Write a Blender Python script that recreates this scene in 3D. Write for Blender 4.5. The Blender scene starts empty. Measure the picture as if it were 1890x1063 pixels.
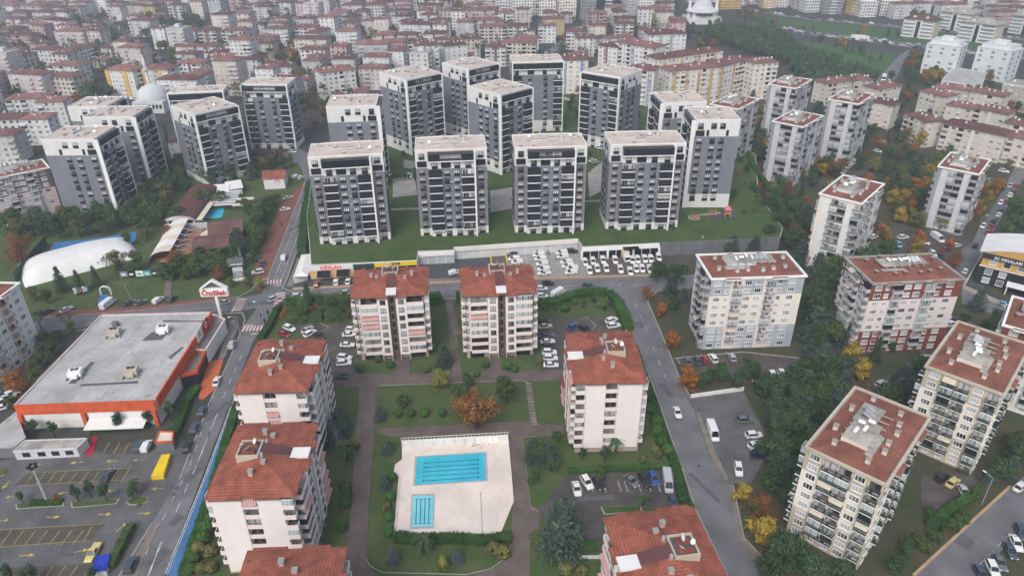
# Aerial view of an apartment district: grey towers, red-roofed blocks round a pool, a shopping
# centre and the old town behind.  Units are metres; z = 0 is street level; +Y is away from the viewer.
import bpy, math, random
import numpy as np
from mathutils import Matrix, Vector
R = math.radians
rng = random.Random(7)
C = bpy.context.scene.collection
sc = bpy.context.scene

# ---------------------------------------------------------------- camera, sky, sun, exposure
cam_d = bpy.data.cameras.new('camera')
cam_d.sensor_width = 36.0
cam_d.lens = 25.333
cam_d.clip_start = 1.0
cam_d.clip_end = 12000.0
cam = bpy.data.objects.new('camera', cam_d)
C.objects.link(cam)
cam.matrix_world = Matrix(((0.99997051, 0.00767937, 0.0, 0.0), (-0.0037815, 0.49240904, -0.8703557, 0.0),
                           (-0.00668379, 0.87033003, 0.49242356, 125.0), (0, 0, 0, 1)))
sc.camera = cam

world = bpy.data.worlds.new('World')
sc.world = world
world.use_nodes = True
wn = world.node_tree
wn.nodes.clear()
SUN_EL, SUN_ROT = 48.0, 200.0
sky = wn.nodes.new('ShaderNodeTexSky')
sky.sky_type = 'NISHITA'
sky.sun_disc = False
sky.sun_elevation = R(SUN_EL)
sky.sun_rotation = R(SUN_ROT)
sky.air_density = 1.0
sky.dust_density = 4.0
sky.ozone_density = 1.0
hs = wn.nodes.new('ShaderNodeHueSaturation')       # overcast: the cloud layer greys the blue evenly
hs.inputs['Saturation'].default_value = 0.72
bg = wn.nodes.new('ShaderNodeBackground')
bg.inputs['Strength'].default_value = 0.15
wo = wn.nodes.new('ShaderNodeOutputWorld')
wn.links.new(sky.outputs[0], hs.inputs['Color'])
wn.links.new(hs.outputs[0], bg.inputs['Color'])
wn.links.new(bg.outputs[0], wo.inputs['Surface'])

sun_d = bpy.data.lights.new('sun', 'SUN')
sun_d.energy = 1.1
sun_d.angle = R(25)
sun_d.color = (1.0, 0.985, 0.96)
sun = bpy.data.objects.new('sun', sun_d)
C.objects.link(sun)
sun_az = R(SUN_ROT)
sun.rotation_euler = Vector((math.sin(sun_az) * math.cos(R(SUN_EL)), math.cos(sun_az) * math.cos(R(SUN_EL)),
                             math.sin(R(SUN_EL)))).to_track_quat('Z', 'Y').to_euler()
sc.view_settings.view_transform = 'Standard'
sc.view_settings.look = 'None'
sc.view_settings.gamma = 1.0
sc.view_settings.exposure = 0.33
sc.cycles.max_bounces = 5
sc.cycles.diffuse_bounces = 2
sc.cycles.glossy_bounces = 2
sc.cycles.volume_bounces = 0

# ---------------------------------------------------------------- materials
MAT = {}
def M(name, col, rough=0.75, var=0.15, scale=0.4, col2=None, spec=0.25, rnd=0.0, world_space=False, bands=None,
      isl=0.0, metal=0.0, mix=(0.35, 0.65), fine=None, bump=0.0, speck=None):
    """Procedural surface: base colour varied by noise, optionally by piece, by object and by tile rows."""
    m = bpy.data.materials.new(name)
    m.use_nodes = True
    nt = m.node_tree
    N, L = nt.nodes, nt.links
    b = N['Principled BSDF']
    b.inputs['Roughness'].default_value = rough
    b.inputs['Specular IOR Level'].default_value = spec
    b.inputs['Metallic'].default_value = metal
    if world_space:
        co = N.new('ShaderNodeNewGeometry').outputs['Position']
    else:
        co = N.new('ShaderNodeTexCoord').outputs['Object']
    nz = N.new('ShaderNodeTexNoise')
    nz.inputs['Scale'].default_value = scale
    nz.inputs['Detail'].default_value = 7.0
    nz.inputs['Roughness'].default_value = 0.62
    L.new(co, nz.inputs['Vector'])
    ramp = N.new('ShaderNodeValToRGB')
    ramp.color_ramp.elements[0].position = mix[0]
    ramp.color_ramp.elements[1].position = mix[1]
    c2 = col2 if col2 else tuple(min(1, c * (1 + var)) for c in col)
    c1 = col if col2 else tuple(c * (1 - var) for c in col)
    ramp.color_ramp.elements[0].color = (*c1, 1)
    ramp.color_ramp.elements[1].color = (*c2, 1)
    L.new(nz.outputs['Fac'], ramp.inputs['Fac'])
    out = ramp.outputs['Color']
    if speck:                                   # scattered litter: dead leaves on grass, stains on paving
        ns = N.new('ShaderNodeTexNoise'); ns.inputs['Scale'].default_value = speck[0]; ns.inputs['Detail'].default_value = 6.0; ns.inputs['Roughness'].default_value = 0.7
        L.new(co, ns.inputs['Vector'])
        rs = N.new('ShaderNodeValToRGB'); rs.color_ramp.elements[0].position = speck[1]; rs.color_ramp.elements[1].position = speck[1] + 0.08
        L.new(ns.outputs['Fac'], rs.inputs['Fac'])
        mx = N.new('ShaderNodeMix'); mx.data_type = 'RGBA'
        L.new(rs.outputs['Color'], mx.inputs['Factor']); L.new(out, mx.inputs['A']); mx.inputs['B'].default_value = (*speck[2], 1)
        out = mx.outputs['Result']
    def mul(fac_socket, lo, hi):
        nonlocal out
        mr = N.new('ShaderNodeMapRange')
        mr.inputs['To Min'].default_value = lo
        mr.inputs['To Max'].default_value = hi
        L.new(fac_socket, mr.inputs['Value'])
        vm = N.new('ShaderNodeVectorMath')
        vm.operation = 'SCALE'
        L.new(out, vm.inputs[0])
        L.new(mr.outputs[0], vm.inputs['Scale'])
        out = vm.outputs[0]
    if fine:
        n2 = N.new('ShaderNodeTexNoise')
        n2.inputs['Scale'].default_value = fine[0]
        n2.inputs['Detail'].default_value = 4.0
        L.new(co, n2.inputs['Vector'])
        mul(n2.outputs['Fac'], 1 - fine[1], 1 + fine[1])
    if rnd:
        mul(N.new('ShaderNodeObjectInfo').outputs['Random'], 1 - rnd, 1 + rnd)
    if isl:
        mul(N.new('ShaderNodeNewGeometry').outputs['Random Per Island'], 1 - isl, 1 + isl)
    if bands:                                   # tile courses / panel joints along one axis of the piece
        sx = N.new('ShaderNodeSeparateXYZ')
        L.new(co, sx.inputs[0])
        ma = N.new('ShaderNodeMath')
        ma.operation = 'MULTIPLY'
        ma.inputs[1].default_value = 1.0 / bands[1]
        L.new(sx.outputs[bands[0]], ma.inputs[0])
        fr = N.new('ShaderNodeMath')
        fr.operation = 'FRACT'
        L.new(ma.outputs[0], fr.inputs[0])
        gt = N.new('ShaderNodeMath')
        gt.operation = 'LESS_THAN'
        gt.inputs[1].default_value = bands[2]
        L.new(fr.outputs[0], gt.inputs[0])
        mul(gt.outputs[0], 1.0, bands[3])
    L.new(out, b.inputs['Base Color'])
    if bump:
        bp = N.new('ShaderNodeBump')
        bp.inputs['Strength'].default_value = bump
        bp.inputs['Distance'].default_value = 0.1
        n3 = N.new('ShaderNodeTexNoise')
        n3.inputs['Scale'].default_value = 3.0
        n3.inputs['Detail'].default_value = 5.0
        L.new(co, n3.inputs['Vector'])
        L.new(n3.outputs['Fac'], bp.inputs['Height'])
        L.new(bp.outputs[0], b.inputs['Normal'])
    MAT[name] = m
    return m

def glass_mat(name, dark, light, thr, rough=0.12):
    """Window panes: dark glass, some with pale curtains behind (chosen per window)."""
    m = bpy.data.materials.new(name)
    m.use_nodes = True
    N, L = m.node_tree.nodes, m.node_tree.links
    b = N['Principled BSDF']
    oi = N.new('ShaderNodeObjectInfo')
    gi = N.new('ShaderNodeNewGeometry')
    add = N.new('ShaderNodeMath'); add.operation = 'ADD'
    L.new(oi.outputs['Random'], add.inputs[0])
    sc_ = N.new('ShaderNodeMath'); sc_.operation = 'MULTIPLY'; sc_.inputs[1].default_value = 0.7
    L.new(gi.outputs['Random Per Island'], sc_.inputs[0])
    L.new(sc_.outputs[0], add.inputs[1])
    ramp = N.new('ShaderNodeValToRGB')
    ramp.color_ramp.interpolation = 'LINEAR'
    ramp.color_ramp.elements[0].position = thr
    ramp.color_ramp.elements[0].color = (*dark, 1)
    ramp.color_ramp.elements[1].position = thr + 0.35
    ramp.color_ramp.elements[1].color = (*light, 1)
    dv = N.new('ShaderNodeMath'); dv.operation = 'DIVIDE'; dv.inputs[1].default_value = 1.7
    L.new(add.outputs[0], dv.inputs[0])
    L.new(dv.outputs[0], ramp.inputs['Fac'])
    L.new(ramp.outputs['Color'], b.inputs['Base Color'])
    b.inputs['Roughness'].default_value = rough
    b.inputs['Specular IOR Level'].default_value = 0.5
    MAT[name] = m

M('ground', (0.060, 0.068, 0.038), 0.95, col2=(0.105, 0.092, 0.070), scale=0.02, world_space=True, fine=(0.5, 0.35))
M('town_ground', (0.075, 0.072, 0.066), 0.95, col2=(0.038, 0.046, 0.028), scale=0.025, world_space=True, fine=(0.4, 0.3))
M('lawn', (0.042, 0.088, 0.022), 0.95, col2=(0.088, 0.102, 0.040), scale=0.24, world_space=True, fine=(1.6, 0.42), speck=(0.45, 0.57, (0.092, 0.068, 0.036)))
M('lawn_lush', (0.034, 0.082, 0.016), 0.95, col2=(0.074, 0.104, 0.032), scale=0.13, world_space=True, fine=(1.3, 0.38), speck=(0.35, 0.56, (0.090, 0.082, 0.036)))
M('field', (0.045, 0.115, 0.030), 0.95, col2=(0.062, 0.105, 0.034), scale=0.03, world_space=True, fine=(0.3, 0.2))
M('brown_earth', (0.078, 0.066, 0.042), 0.95, col2=(0.046, 0.060, 0.026), scale=0.08, world_space=True, fine=(0.9, 0.35))
M('asphalt', (0.150, 0.151, 0.158), 0.58, 0.20, 0.12, world_space=True, fine=(0.8, 0.10), spec=0.4, speck=(0.10, 0.60, (0.105, 0.106, 0.112)))
M('asphalt_dark', (0.108, 0.107, 0.108), 0.55, 0.28, 0.14, world_space=True, fine=(0.9, 0.12), spec=0.4)
M('asphalt_brown', (0.084, 0.074, 0.068), 0.75, 0.30, 0.2, world_space=True, fine=(1.2, 0.2), speck=(0.6, 0.60, (0.05, 0.045, 0.042)))
M('road_repair', (0.105, 0.106, 0.112), 0.6, 0.2, 0.4, world_space=True)
M('asphalt_blue', (0.060, 0.064, 0.074), 0.55, 0.20, 0.15, world_space=True, fine=(0.7, 0.15), spec=0.45)
M('bay_paving', (0.085, 0.080, 0.068), 0.9, 0.2, 0.3, world_space=True, fine=(2.0, 0.2))
M('concrete', (0.30, 0.29, 0.27), 0.85, 0.16, 0.2, world_space=True, fine=(1.0, 0.12))
M('pavement', (0.20, 0.175, 0.155), 0.9, 0.2, 0.3, world_space=True, fine=(1.5, 0.18))
M('brick_path', (0.125, 0.098, 0.090), 0.85, 0.22, 0.2, world_space=True, fine=(1.4, 0.18))
M('brick_red', (0.19, 0.083, 0.066), 0.9, 0.2, 0.3, world_space=True, fine=(2.0, 0.2))
M('tan_kerb', (0.40, 0.29, 0.18), 0.9, 0.15, 0.5, world_space=True)
M('kerb', (0.33, 0.32, 0.31), 0.85, 0.15, 0.6, world_space=True)
M('deck', (0.70, 0.615, 0.55), 0.8, 0.10, 0.15, world_space=True, fine=(0.9, 0.10), bands=(1, 0.8, 0.14, 0.90), speck=(0.35, 0.60, (0.66, 0.57, 0.50)))
M('coping', (0.36, 0.37, 0.38), 0.7, 0.1, 0.6)
M('pool_tile', (0.035, 0.40, 0.54), 0.06, 0.16, 0.12, world_space=True, col2=(0.06, 0.52, 0.64), fine=(1.5, 0.08), bump=0.25, spec=0.5)
M('pool_tile_pale', (0.16, 0.54, 0.64), 0.06, 0.14, 0.2, world_space=True, col2=(0.24, 0.64, 0.72), fine=(1.5, 0.08), bump=0.25, spec=0.5)
M('lane_navy', (0.01, 0.04, 0.12), 0.4, 0.05)
M('bike_blue', (0.06, 0.17, 0.34), 0.75, 0.18, 0.2, world_space=True, fine=(1.5, 0.15))
M('paint_white', (0.60, 0.60, 0.59), 0.7, 0.30, 1.2, world_space=True)
M('paint_yellow', (0.50, 0.38, 0.085), 0.7, 0.35, 1.2, world_space=True)
M('paint_red', (0.38, 0.10, 0.10), 0.75, 0.18, 0.6, world_space=True)
M('orange_paving', (0.50, 0.13, 0.055), 0.85, 0.12, 0.3, world_space=True)
M('red_carpet', (0.42, 0.02, 0.05), 0.9, 0.12, 0.6)
M('court_blue', (0.05, 0.18, 0.40), 0.8, 0.1, 0.2, world_space=True)
M('wood_deck', (0.34, 0.17, 0.09), 0.85, 0.3, 0.3, world_space=True)

M('wall_white', (0.70, 0.70, 0.69), 0.8, 0.06, 0.15, fine=(0.7, 0.05))
M('wall_offwhite', (0.72, 0.69, 0.65), 0.8, 0.07, 0.15, fine=(0.7, 0.05))
M('wall_pinkwhite', (0.75, 0.665, 0.645), 0.8, 0.06, 0.12, fine=(0.6, 0.05))
M('wall_panel', (0.80, 0.745, 0.725), 0.8, 0.05, 0.12, fine=(0.5, 0.04), bands=(2, 2.75, 0.02, 0.96))
M('trim_pink', (0.47, 0.36, 0.33), 0.8, 0.1, 0.3)
M('column_brown', (0.17, 0.115, 0.095), 0.8, 0.15, 0.4)
M('wall_grey', (0.195, 0.210, 0.245), 0.75, 0.08, 0.12, fine=(0.6, 0.06), bands=(2, 3.05, 0.03, 0.72))
M('wall_greydark', (0.15, 0.16, 0.18), 0.75, 0.08, 0.12)
M('wall_beige', (0.47, 0.42, 0.34), 0.85, 0.12, 0.15, fine=(0.8, 0.08))
M('wall_cream', (0.62, 0.565, 0.49), 0.85, 0.10, 0.15, fine=(0.8, 0.07))
M('wall_creamwhite', (0.75, 0.70, 0.62), 0.85, 0.08, 0.15, fine=(0.8, 0.06))
M('wall_blue', (0.37, 0.405, 0.455), 0.85, 0.10, 0.15, fine=(0.8, 0.07))
M('wall_peach', (0.62, 0.40, 0.29), 0.85, 0.1, 0.15)
M('wall_maroon', (0.20, 0.062, 0.050), 0.85, 0.16, 0.15, fine=(0.8, 0.1))
M('wall_palegrey', (0.56, 0.57, 0.59), 0.85, 0.08, 0.15, fine=(0.8, 0.07))
M('wall_midgrey', (0.30, 0.31, 0.33), 0.85, 0.1, 0.15, fine=(0.8, 0.07))
M('wall_brown', (0.14, 0.10, 0.09), 0.85, 0.15, 0.2)
M('wall_pink', (0.62, 0.45, 0.44), 0.85, 0.1, 0.15)
M('wall_yellow', (0.62, 0.43, 0.15), 0.85, 0.1, 0.15)
M('wall_ochre', (0.55, 0.34, 0.10), 0.85, 0.12, 0.15)
M('wall_lightblue', (0.20, 0.28, 0.52), 0.85, 0.12, 0.15)
M('wall_mint', (0.64, 0.69, 0.68), 0.8, 0.06, 0.12)
M('orange', (0.56, 0.095, 0.035), 0.7, 0.18, 0.4, fine=(0.8, 0.12))
M('yellow', (0.75, 0.52, 0.02), 0.6, 0.08, 0.4)
M('navy', (0.022, 0.026, 0.040), 0.6, 0.2, 0.3)
M('white_trim', (0.80, 0.80, 0.79), 0.7, 0.05, 0.5)
M('roof_red', (0.290, 0.092, 0.060), 0.85, 0.30, 0.35, fine=(2.4, 0.32), bands=(2, 0.16, 0.26, 0.62))
M('roof_dull', (0.228, 0.092, 0.064), 0.9, 0.26, 0.22, fine=(1.8, 0.26), bands=(2, 0.11, 0.26, 0.70), speck=(0.5, 0.60, (0.14, 0.075, 0.06)))
M('roof_brown', (0.125, 0.066, 0.058), 0.9, 0.25, 0.2, rnd=0.3, isl=0.12, fine=(0.8, 0.15))
M('roof_town', (0.165, 0.082, 0.075), 0.9, 0.32, 0.15, rnd=0.42, isl=0.14, fine=(0.7, 0.18))
M('roof_maroon', (0.115, 0.050, 0.048), 0.75, 0.15, 0.3)
M('roof_beige', (0.53, 0.455, 0.40), 0.9, 0.16, 0.10, fine=(0.5, 0.08))
M('roof_concrete', (0.33, 0.32, 0.29), 0.9, 0.30, 0.25, fine=(1.3, 0.2))
M('roof_membrane', (0.40, 0.395, 0.39), 0.75, 0.20, 0.12, fine=(0.6, 0.16), bands=(0, 1.9, 0.07, 0.80), speck=(0.16, 0.58, (0.30, 0.295, 0.29)))
M('roof_patch', (0.10, 0.10, 0.105), 0.8, 0.2, 0.3)
M('fabric_white', (0.70, 0.70, 0.69), 0.7, 0.07, 0.12, fine=(0.5, 0.06))
M('fabric_cream', (0.66, 0.58, 0.48), 0.8, 0.1, 0.2)
M('fence_grey', (0.15, 0.155, 0.165), 0.7, 0.15, 0.3)
for nm_, c_ in (('town_white', (0.68, 0.68, 0.68)), ('town_offwhite', (0.62, 0.60, 0.58)), ('town_cream', (0.62, 0.57, 0.50)), ('town_pink', (0.50, 0.36, 0.36)), ('town_grey', (0.46, 0.47, 0.49)), ('town_yellow', (0.50, 0.38, 0.18)), ('town_rose', (0.62, 0.54, 0.53))):
    M(nm_, c_, 0.85, 0.16, 0.12, rnd=0.12, fine=(0.5, 0.12))
M('black_metal', (0.018, 0.019, 0.022), 0.45, 0.2, 0.5)
M('dark_metal', (0.06, 0.062, 0.068), 0.5, 0.2, 0.5)
M('grey_metal', (0.33, 0.34, 0.35), 0.45, 0.12, 0.5, metal=0.4)
M('galvanised', (0.45, 0.46, 0.47), 0.45, 0.12, 0.5, metal=0.3)
M('wood_strip', (0.34, 0.16, 0.06), 0.7, 0.2, 0.5)
M('dark_green', (0.025, 0.055, 0.045), 0.5, 0.2, 0.5)
M('rail_grey', (0.30, 0.31, 0.32), 0.6, 0.15, 0.6)
M('interior', (0.16, 0.135, 0.115), 0.9, 0.6, 0.9, rnd=0.6)
M('awning_red', (0.34, 0.20, 0.185), 0.85, 0.1, 0.4, bands=(0, 0.5, 0.5, 1.75))
M('awning_dark', (0.24, 0.035, 0.045), 0.85, 0.1, 0.4, bands=(0, 0.5, 0.5, 1.3))
M('awning_cream', (0.55, 0.48, 0.38), 0.85, 0.1, 0.4)
glass_mat('pane', (0.018, 0.022, 0.028), (0.46, 0.48, 0.50), 0.30)
glass_mat('pane_pale', (0.05, 0.055, 0.06), (0.66, 0.68, 0.70), 0.26)
glass_mat('pane_dark', (0.008, 0.009, 0.013), (0.022, 0.024, 0.030), 0.14, 0.15)
MAT['pane_dark'].node_tree.nodes['Principled BSDF'].inputs['Specular IOR Level'].default_value = 0.18
glass_mat('pane_tint', (0.12, 0.15, 0.16), (0.44, 0.48, 0.49), 0.2, 0.1)
M('tyre', (0.012, 0.012, 0.012), 0.8, 0.2)
M('chrome', (0.5, 0.5, 0.5), 0.3, 0.1, metal=0.8)
M('lamp_lens', (0.75, 0.75, 0.72), 0.2, 0.05)
M('tail_red', (0.4, 0.02, 0.02), 0.3, 0.1)
M('car_glass', (0.012, 0.014, 0.018), 0.08, 0.1, spec=0.5)
PAINTS = {'white': (0.74, 0.75, 0.75), 'silver': (0.42, 0.44, 0.46), 'grey': (0.13, 0.14, 0.155), 'black': (0.018, 0.019, 0.022),
          'red': (0.30, 0.02, 0.025), 'blue': (0.03, 0.08, 0.26), 'navy': (0.02, 0.03, 0.07), 'yellow': (0.62, 0.52, 0.20),
          'cream': (0.55, 0.48, 0.30), 'darkblue': (0.05, 0.075, 0.11), 'lightblue': (0.18, 0.38, 0.52), 'tan': (0.42, 0.33, 0.26)}
for k, v in PAINTS.items():
    M('paint_car_' + k, v, 0.28, 0.03, 0.4, spec=0.5)
    MAT['paint_car_' + k].node_tree.nodes['Principled BSDF'].inputs['Coat Weight'].default_value = 0.5
M('bark', (0.06, 0.045, 0.034), 0.95, 0.3, 1.5)
for nm, a, b_ in (('leaf_green', (0.034, 0.066, 0.020), (0.066, 0.096, 0.032)), ('leaf_pine', (0.028, 0.060, 0.026), (0.052, 0.088, 0.036)),
                  ('leaf_cedar', (0.032, 0.055, 0.042), (0.058, 0.080, 0.060)), ('leaf_blue', (0.060, 0.082, 0.085), (0.10, 0.125, 0.125)),
                  ('leaf_yellow', (0.24, 0.165, 0.022), (0.36, 0.26, 0.04)), ('leaf_orange', (0.27, 0.095, 0.018), (0.36, 0.15, 0.03)),
                  ('leaf_rust', (0.14, 0.060, 0.022), (0.20, 0.09, 0.03)), ('leaf_olive', (0.075, 0.085, 0.030), (0.13, 0.12, 0.04)),
                  ('leaf_lime', (0.15, 0.17, 0.03), (0.22, 0.22, 0.05)), ('leaf_hedge', (0.022, 0.060, 0.014), (0.040, 0.085, 0.020)),
                  ('leaf_ball', (0.035, 0.095, 0.018), (0.060, 0.130, 0.026)), ('leaf_maroon', (0.09, 0.03, 0.028), (0.14, 0.05, 0.04)),
                  ('leaf_palm', (0.050, 0.085, 0.035), (0.085, 0.125, 0.055)), ('twig', (0.10, 0.080, 0.062), (0.15, 0.115, 0.085))):
    dk = 1.2 if nm in ('leaf_green', 'leaf_pine', 'leaf_cedar', 'leaf_olive', 'leaf_rust', 'leaf_hedge') else 0.95
    M(nm, tuple(c * dk for c in a), 0.85, col2=tuple(c * dk for c in b_), scale=0.5, isl=0.28, rnd=0.20, spec=0.1)
for nm, col in (('play_red', (0.5, 0.06, 0.05)), ('play_orange', (0.62, 0.22, 0.05)), ('play_blue', (0.05, 0.2, 0.5)), ('play_pink', (0.6, 0.16, 0.25)),
                ('play_yellow', (0.6, 0.45, 0.06)), ('play_mat', (0.07, 0.06, 0.075)), ('sign_red', (0.50, 0.012, 0.02)), ('sign_black', (0.012, 0.012, 0.014)),
                ('print_pink', (0.62, 0.08, 0.18)), ('print_teal', (0.08, 0.38, 0.38)), ('print_green', (0.12, 0.38, 0.16)), ('print_grey', (0.25, 0.26, 0.28)),
                ('bus_white', (0.74, 0.75, 0.75)), ('bin_blue', (0.02, 0.05, 0.42)), ('bin_green', (0.02, 0.22, 0.12)), ('skin', (0.42, 0.25, 0.18)),
                ('cloth_dark', (0.03, 0.03, 0.04)), ('cloth_red', (0.25, 0.04, 0.04)), ('cloth_blue', (0.05, 0.08, 0.16)), ('hair', (0.03, 0.02, 0.015))):
    M(nm, col, 0.65, 0.08, 0.6)
def emit(name, col, s):
    m = bpy.data.materials.new(name); m.use_nodes = True
    b = m.node_tree.nodes['Principled BSDF']
    b.inputs['Base Color'].default_value = (*col, 1); b.inputs['Emission Color'].default_value = (*col, 1)
    b.inputs['Emission Strength'].default_value = s
    MAT[name] = m
emit('lit_letter', (0.75, 0.03, 0.03), 0.35)
emit('lamp_lit', (1.0, 0.80, 0.45), 3.0)
emit('lit_shop', (0.55, 0.36, 0.16), 0.25)

# ---------------------------------------------------------------- mesh helpers
class MB:
    """Collects faces, then links them as one mesh object."""
    def __init__(s):
        s.v = []; s.f = []; s.m = []; s.mats = []
    def mi(s, mat):
        if mat not in s.mats: s.mats.append(mat)
        return s.mats.index(mat)
    def face(s, pts, mat):
        n = len(s.v); s.v += [tuple(p) for p in pts]; s.f.append(tuple(range(n, n + len(pts)))); s.m.append(s.mi(mat))
    def box(s, x0, x1, y0, y1, z0, z1, mat, top=None, bottom=True):
        n = len(s.v)
        s.v += [(x0, y0, z0), (x1, y0, z0), (x1, y1, z0), (x0, y1, z0), (x0, y0, z1), (x1, y0, z1), (x1, y1, z1), (x0, y1, z1)]
        fs = [(4, 5, 6, 7), (0, 1, 5, 4), (1, 2, 6, 5), (2, 3, 7, 6), (3, 0, 4, 7)] + ([(3, 2, 1, 0)] if bottom else [])
        i = s.mi(mat); j = s.mi(top) if top else i
        for k, q in enumerate(fs):
            s.f.append(tuple(n + a for a in q)); s.m.append(j if k == 0 else i)
    def prism(s, poly, z0, z1, mat, top=None, cap=True):
        n = len(s.v); k = len(poly)
        a = sum(poly[i][0] * poly[(i + 1) % k][1] - poly[(i + 1) % k][0] * poly[i][1] for i in range(k))
        if a < 0: poly = poly[::-1]
        s.v += [(p[0], p[1], z0) for p in poly] + [(p[0], p[1], z1) for p in poly]
        i = s.mi(mat); j = s.mi(top) if top else i
        for q in range(k):
            r = (q + 1) % k
            s.f.append((n + q, n + r, n + k + r, n + k + q)); s.m.append(i)
        if cap: s.f.append(tuple(range(n + k, n + 2 * k))); s.m.append(j)
    def sheet(s, poly, z, mat):
        k = len(poly)
        a = sum(poly[i][0] * poly[(i + 1) % k][1] - poly[(i + 1) % k][0] * poly[i][1] for i in range(k))
        if a < 0: poly = poly[::-1]
        s.face([(p[0], p[1], z) for p in poly], mat)
    def tube(s, p, q, r0, mat, r1=None, n=6, cap=True):
        p, q = Vector(p), Vector(q); r1 = r0 if r1 is None else r1
        d = (q - p).normalized(); u = d.orthogonal().normalized(); w = d.cross(u)
        b = len(s.v); i = s.mi(mat)
        for c, r in ((p, r0), (q, r1)):
            for k in range(n):
                a = 2 * math.pi * k / n
                s.v.append(tuple(c + u * (r * math.cos(a)) + w * (r * math.sin(a))))
        for k in range(n):
            s.f.append((b + k, b + (k + 1) % n, b + n + (k + 1) % n, b + n + k)); s.m.append(i)
        if cap:
            s.f.append(tuple(b + n + k for k in range(n))); s.m.append(i)
    def lathe(s, prof, cx, cy, mat, n=16):
        b = len(s.v); i = s.mi(mat)
        for r, z in prof:
            for k in range(n):
                a = 2 * math.pi * k / n
                s.v.append((cx + r * math.cos(a), cy + r * math.sin(a), z))
        for j in range(len(prof) - 1):
            for k in range(n):
                s.f.append((b + j * n + k, b + j * n + (k + 1) % n, b + (j + 1) * n + (k + 1) % n, b + (j + 1) * n + k)); s.m.append(i)
    def bar(s, a, b, w, z0, z1, mat):
        """Upright strip of width w from a to b (plan points)."""
        dx, dy = b[0] - a[0], b[1] - a[1]; l = math.hypot(dx, dy) or 1
        nx, ny = -dy / l * w / 2, dx / l * w / 2
        s.prism([(a[0] - nx, a[1] - ny), (b[0] - nx, b[1] - ny), (b[0] + nx, b[1] + ny), (a[0] + nx, a[1] + ny)], z0, z1, mat)
    def mesh(s, name, smooth=False):
        me = bpy.data.meshes.new(name)
        me.from_pydata(s.v, [], s.f)
        for m in s.mats: me.materials.append(MAT[m])
        me.polygons.foreach_set('material_index', s.m)
        if smooth: me.polygons.foreach_set('use_smooth', [True] * len(s.f))
        me.update()
        return me
    def build(s, name, parent=None, smooth=False):
        return obj(name, s.mesh(name, smooth), parent)

def obj(name, me, parent=None, loc=None, rz=0.0, scale=None):
    o = bpy.data.objects.new(name, me)
    C.objects.link(o)
    if parent is not None: o.parent = parent
    if loc is not None: o.location = (loc[0], loc[1], loc[2] if len(loc) > 2 else 0.0)
    if rz: o.rotation_euler[2] = R(rz)
    if scale is not None: o.scale = scale if hasattr(scale, '__len__') else (scale,) * 3
    return o
def empty(name, x, y, z=0.0, rz=0.0):
    o = bpy.data.objects.new(name, None); C.objects.link(o)
    o.location = (x, y, z); o.rotation_euler[2] = R(rz)
    return o
def tag(o, label=None, cat=None, group=None, kind=None):
    if label: o['label'] = label
    if cat: o['category'] = cat
    if group: o['group'] = group
    if kind: o['kind'] = kind
    return o
LIB = {}
def lib(key, fn):
    if key not in LIB: LIB[key] = fn()
    return LIB[key]
def inside(p, poly):
    x, y = p; r = False; n = len(poly); j = n - 1
    for i in range(n):
        xi, yi = poly[i]; xj, yj = poly[j]
        if (yi > y) != (yj > y) and x < (xj - xi) * (y - yi) / (yj - yi) + xi: r = not r
        j = i
    return r
def text_mesh(key, body, size, depth, mat, bold=0.0):
    def mk():
        cu = bpy.data.curves.new('lettering', 'FONT'); cu.body = body; cu.size = size; cu.extrude = depth; cu.offset = bold
        cu.align_x = 'CENTER'; cu.align_y = 'CENTER'
        o = bpy.data.objects.new('tmp', cu); C.objects.link(o)
        bpy.context.view_layer.update()
        me = bpy.data.meshes.new_from_object(o.evaluated_get(bpy.context.evaluated_depsgraph_get()))
        bpy.data.objects.remove(o); me.materials.clear(); me.materials.append(MAT[mat])
        me.name = 'lettering'
        return me
    return lib(key, mk)
def lettering(name, parent, key, body, size, mat, loc, rz=0.0, bold=0.0, tilt=90.0, depth=0.06):
    o = obj(name, text_mesh(key, body, size, depth, mat, bold), parent, loc)
    o.rotation_euler = (R(tilt), 0, R(rz))
    return o

# ---------------------------------------------------------------- ground and roads
FOOT = []           # plan polygons where nothing may be scattered
SHEETS = []
def struct(name, polys, z, mat, thick=0.0, keep=False):
    mb = MB()
    for k, p in enumerate(polys):
        zk = z + 0.004 * k + (0.0009 * len(SHEETS) if z < 1 else 0)
        SHEETS.append(name)
        if thick: mb.prism(p, z - thick, zk, mat)
        else: mb.sheet(p, zk, mat)
        if keep: FOOT.append(p)
    return tag(mb.build(name), kind='structure')

struct('ground', [[(-6000, -500), (6000, -500), (6000, 9000), (-6000, 9000)]], 0.0, 'town_ground')
struct('garden_ground', [[(45.8, 215.09), (53.68, 232.81), (110.64, 245.02), (170.56, 303.59), (243.51, 322.42), (104.65, 99.25), (54.75, 99.7), (50.12, 109.72), (52, 125.39)]], 0.02, 'brown_earth')
struct('parkland_ground', [[(116.91, 347.91), (117.32, 392.34), (205.24, 585.11), (323.33, 580.92), (341.79, 480.36), (243.51, 322.42), (170.56, 303.59), (110.64, 245.02), (107.09, 259.41)]], 0.024, 'brown_earth')
struct('verge_ground', [[(-249.2, 332.91), (-179.01, 354.58), (-102.06, 352.84), (-96.54, 329.66), (-88.52, 229.29), (-91.23, 219.09), (-95.64, 214.65), (-154.55, 202.81), (-166.88, 198.99)]], 0.02, 'lawn')
struct('complex_lawn', [[(-80.01, 211.5), (-56.58, 212.59), (-21.42, 213.53), (10.23, 214.15), (36.47, 215.24), (37.31, 191.59), (39.64, 165.28), (41.11, 130.37), (41.4, 118.22), (43.96, 99.8), (-69.61, 100.84), (-76.63, 159.07), (-79.24, 198.06)]], 0.03, 'lawn')
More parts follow.
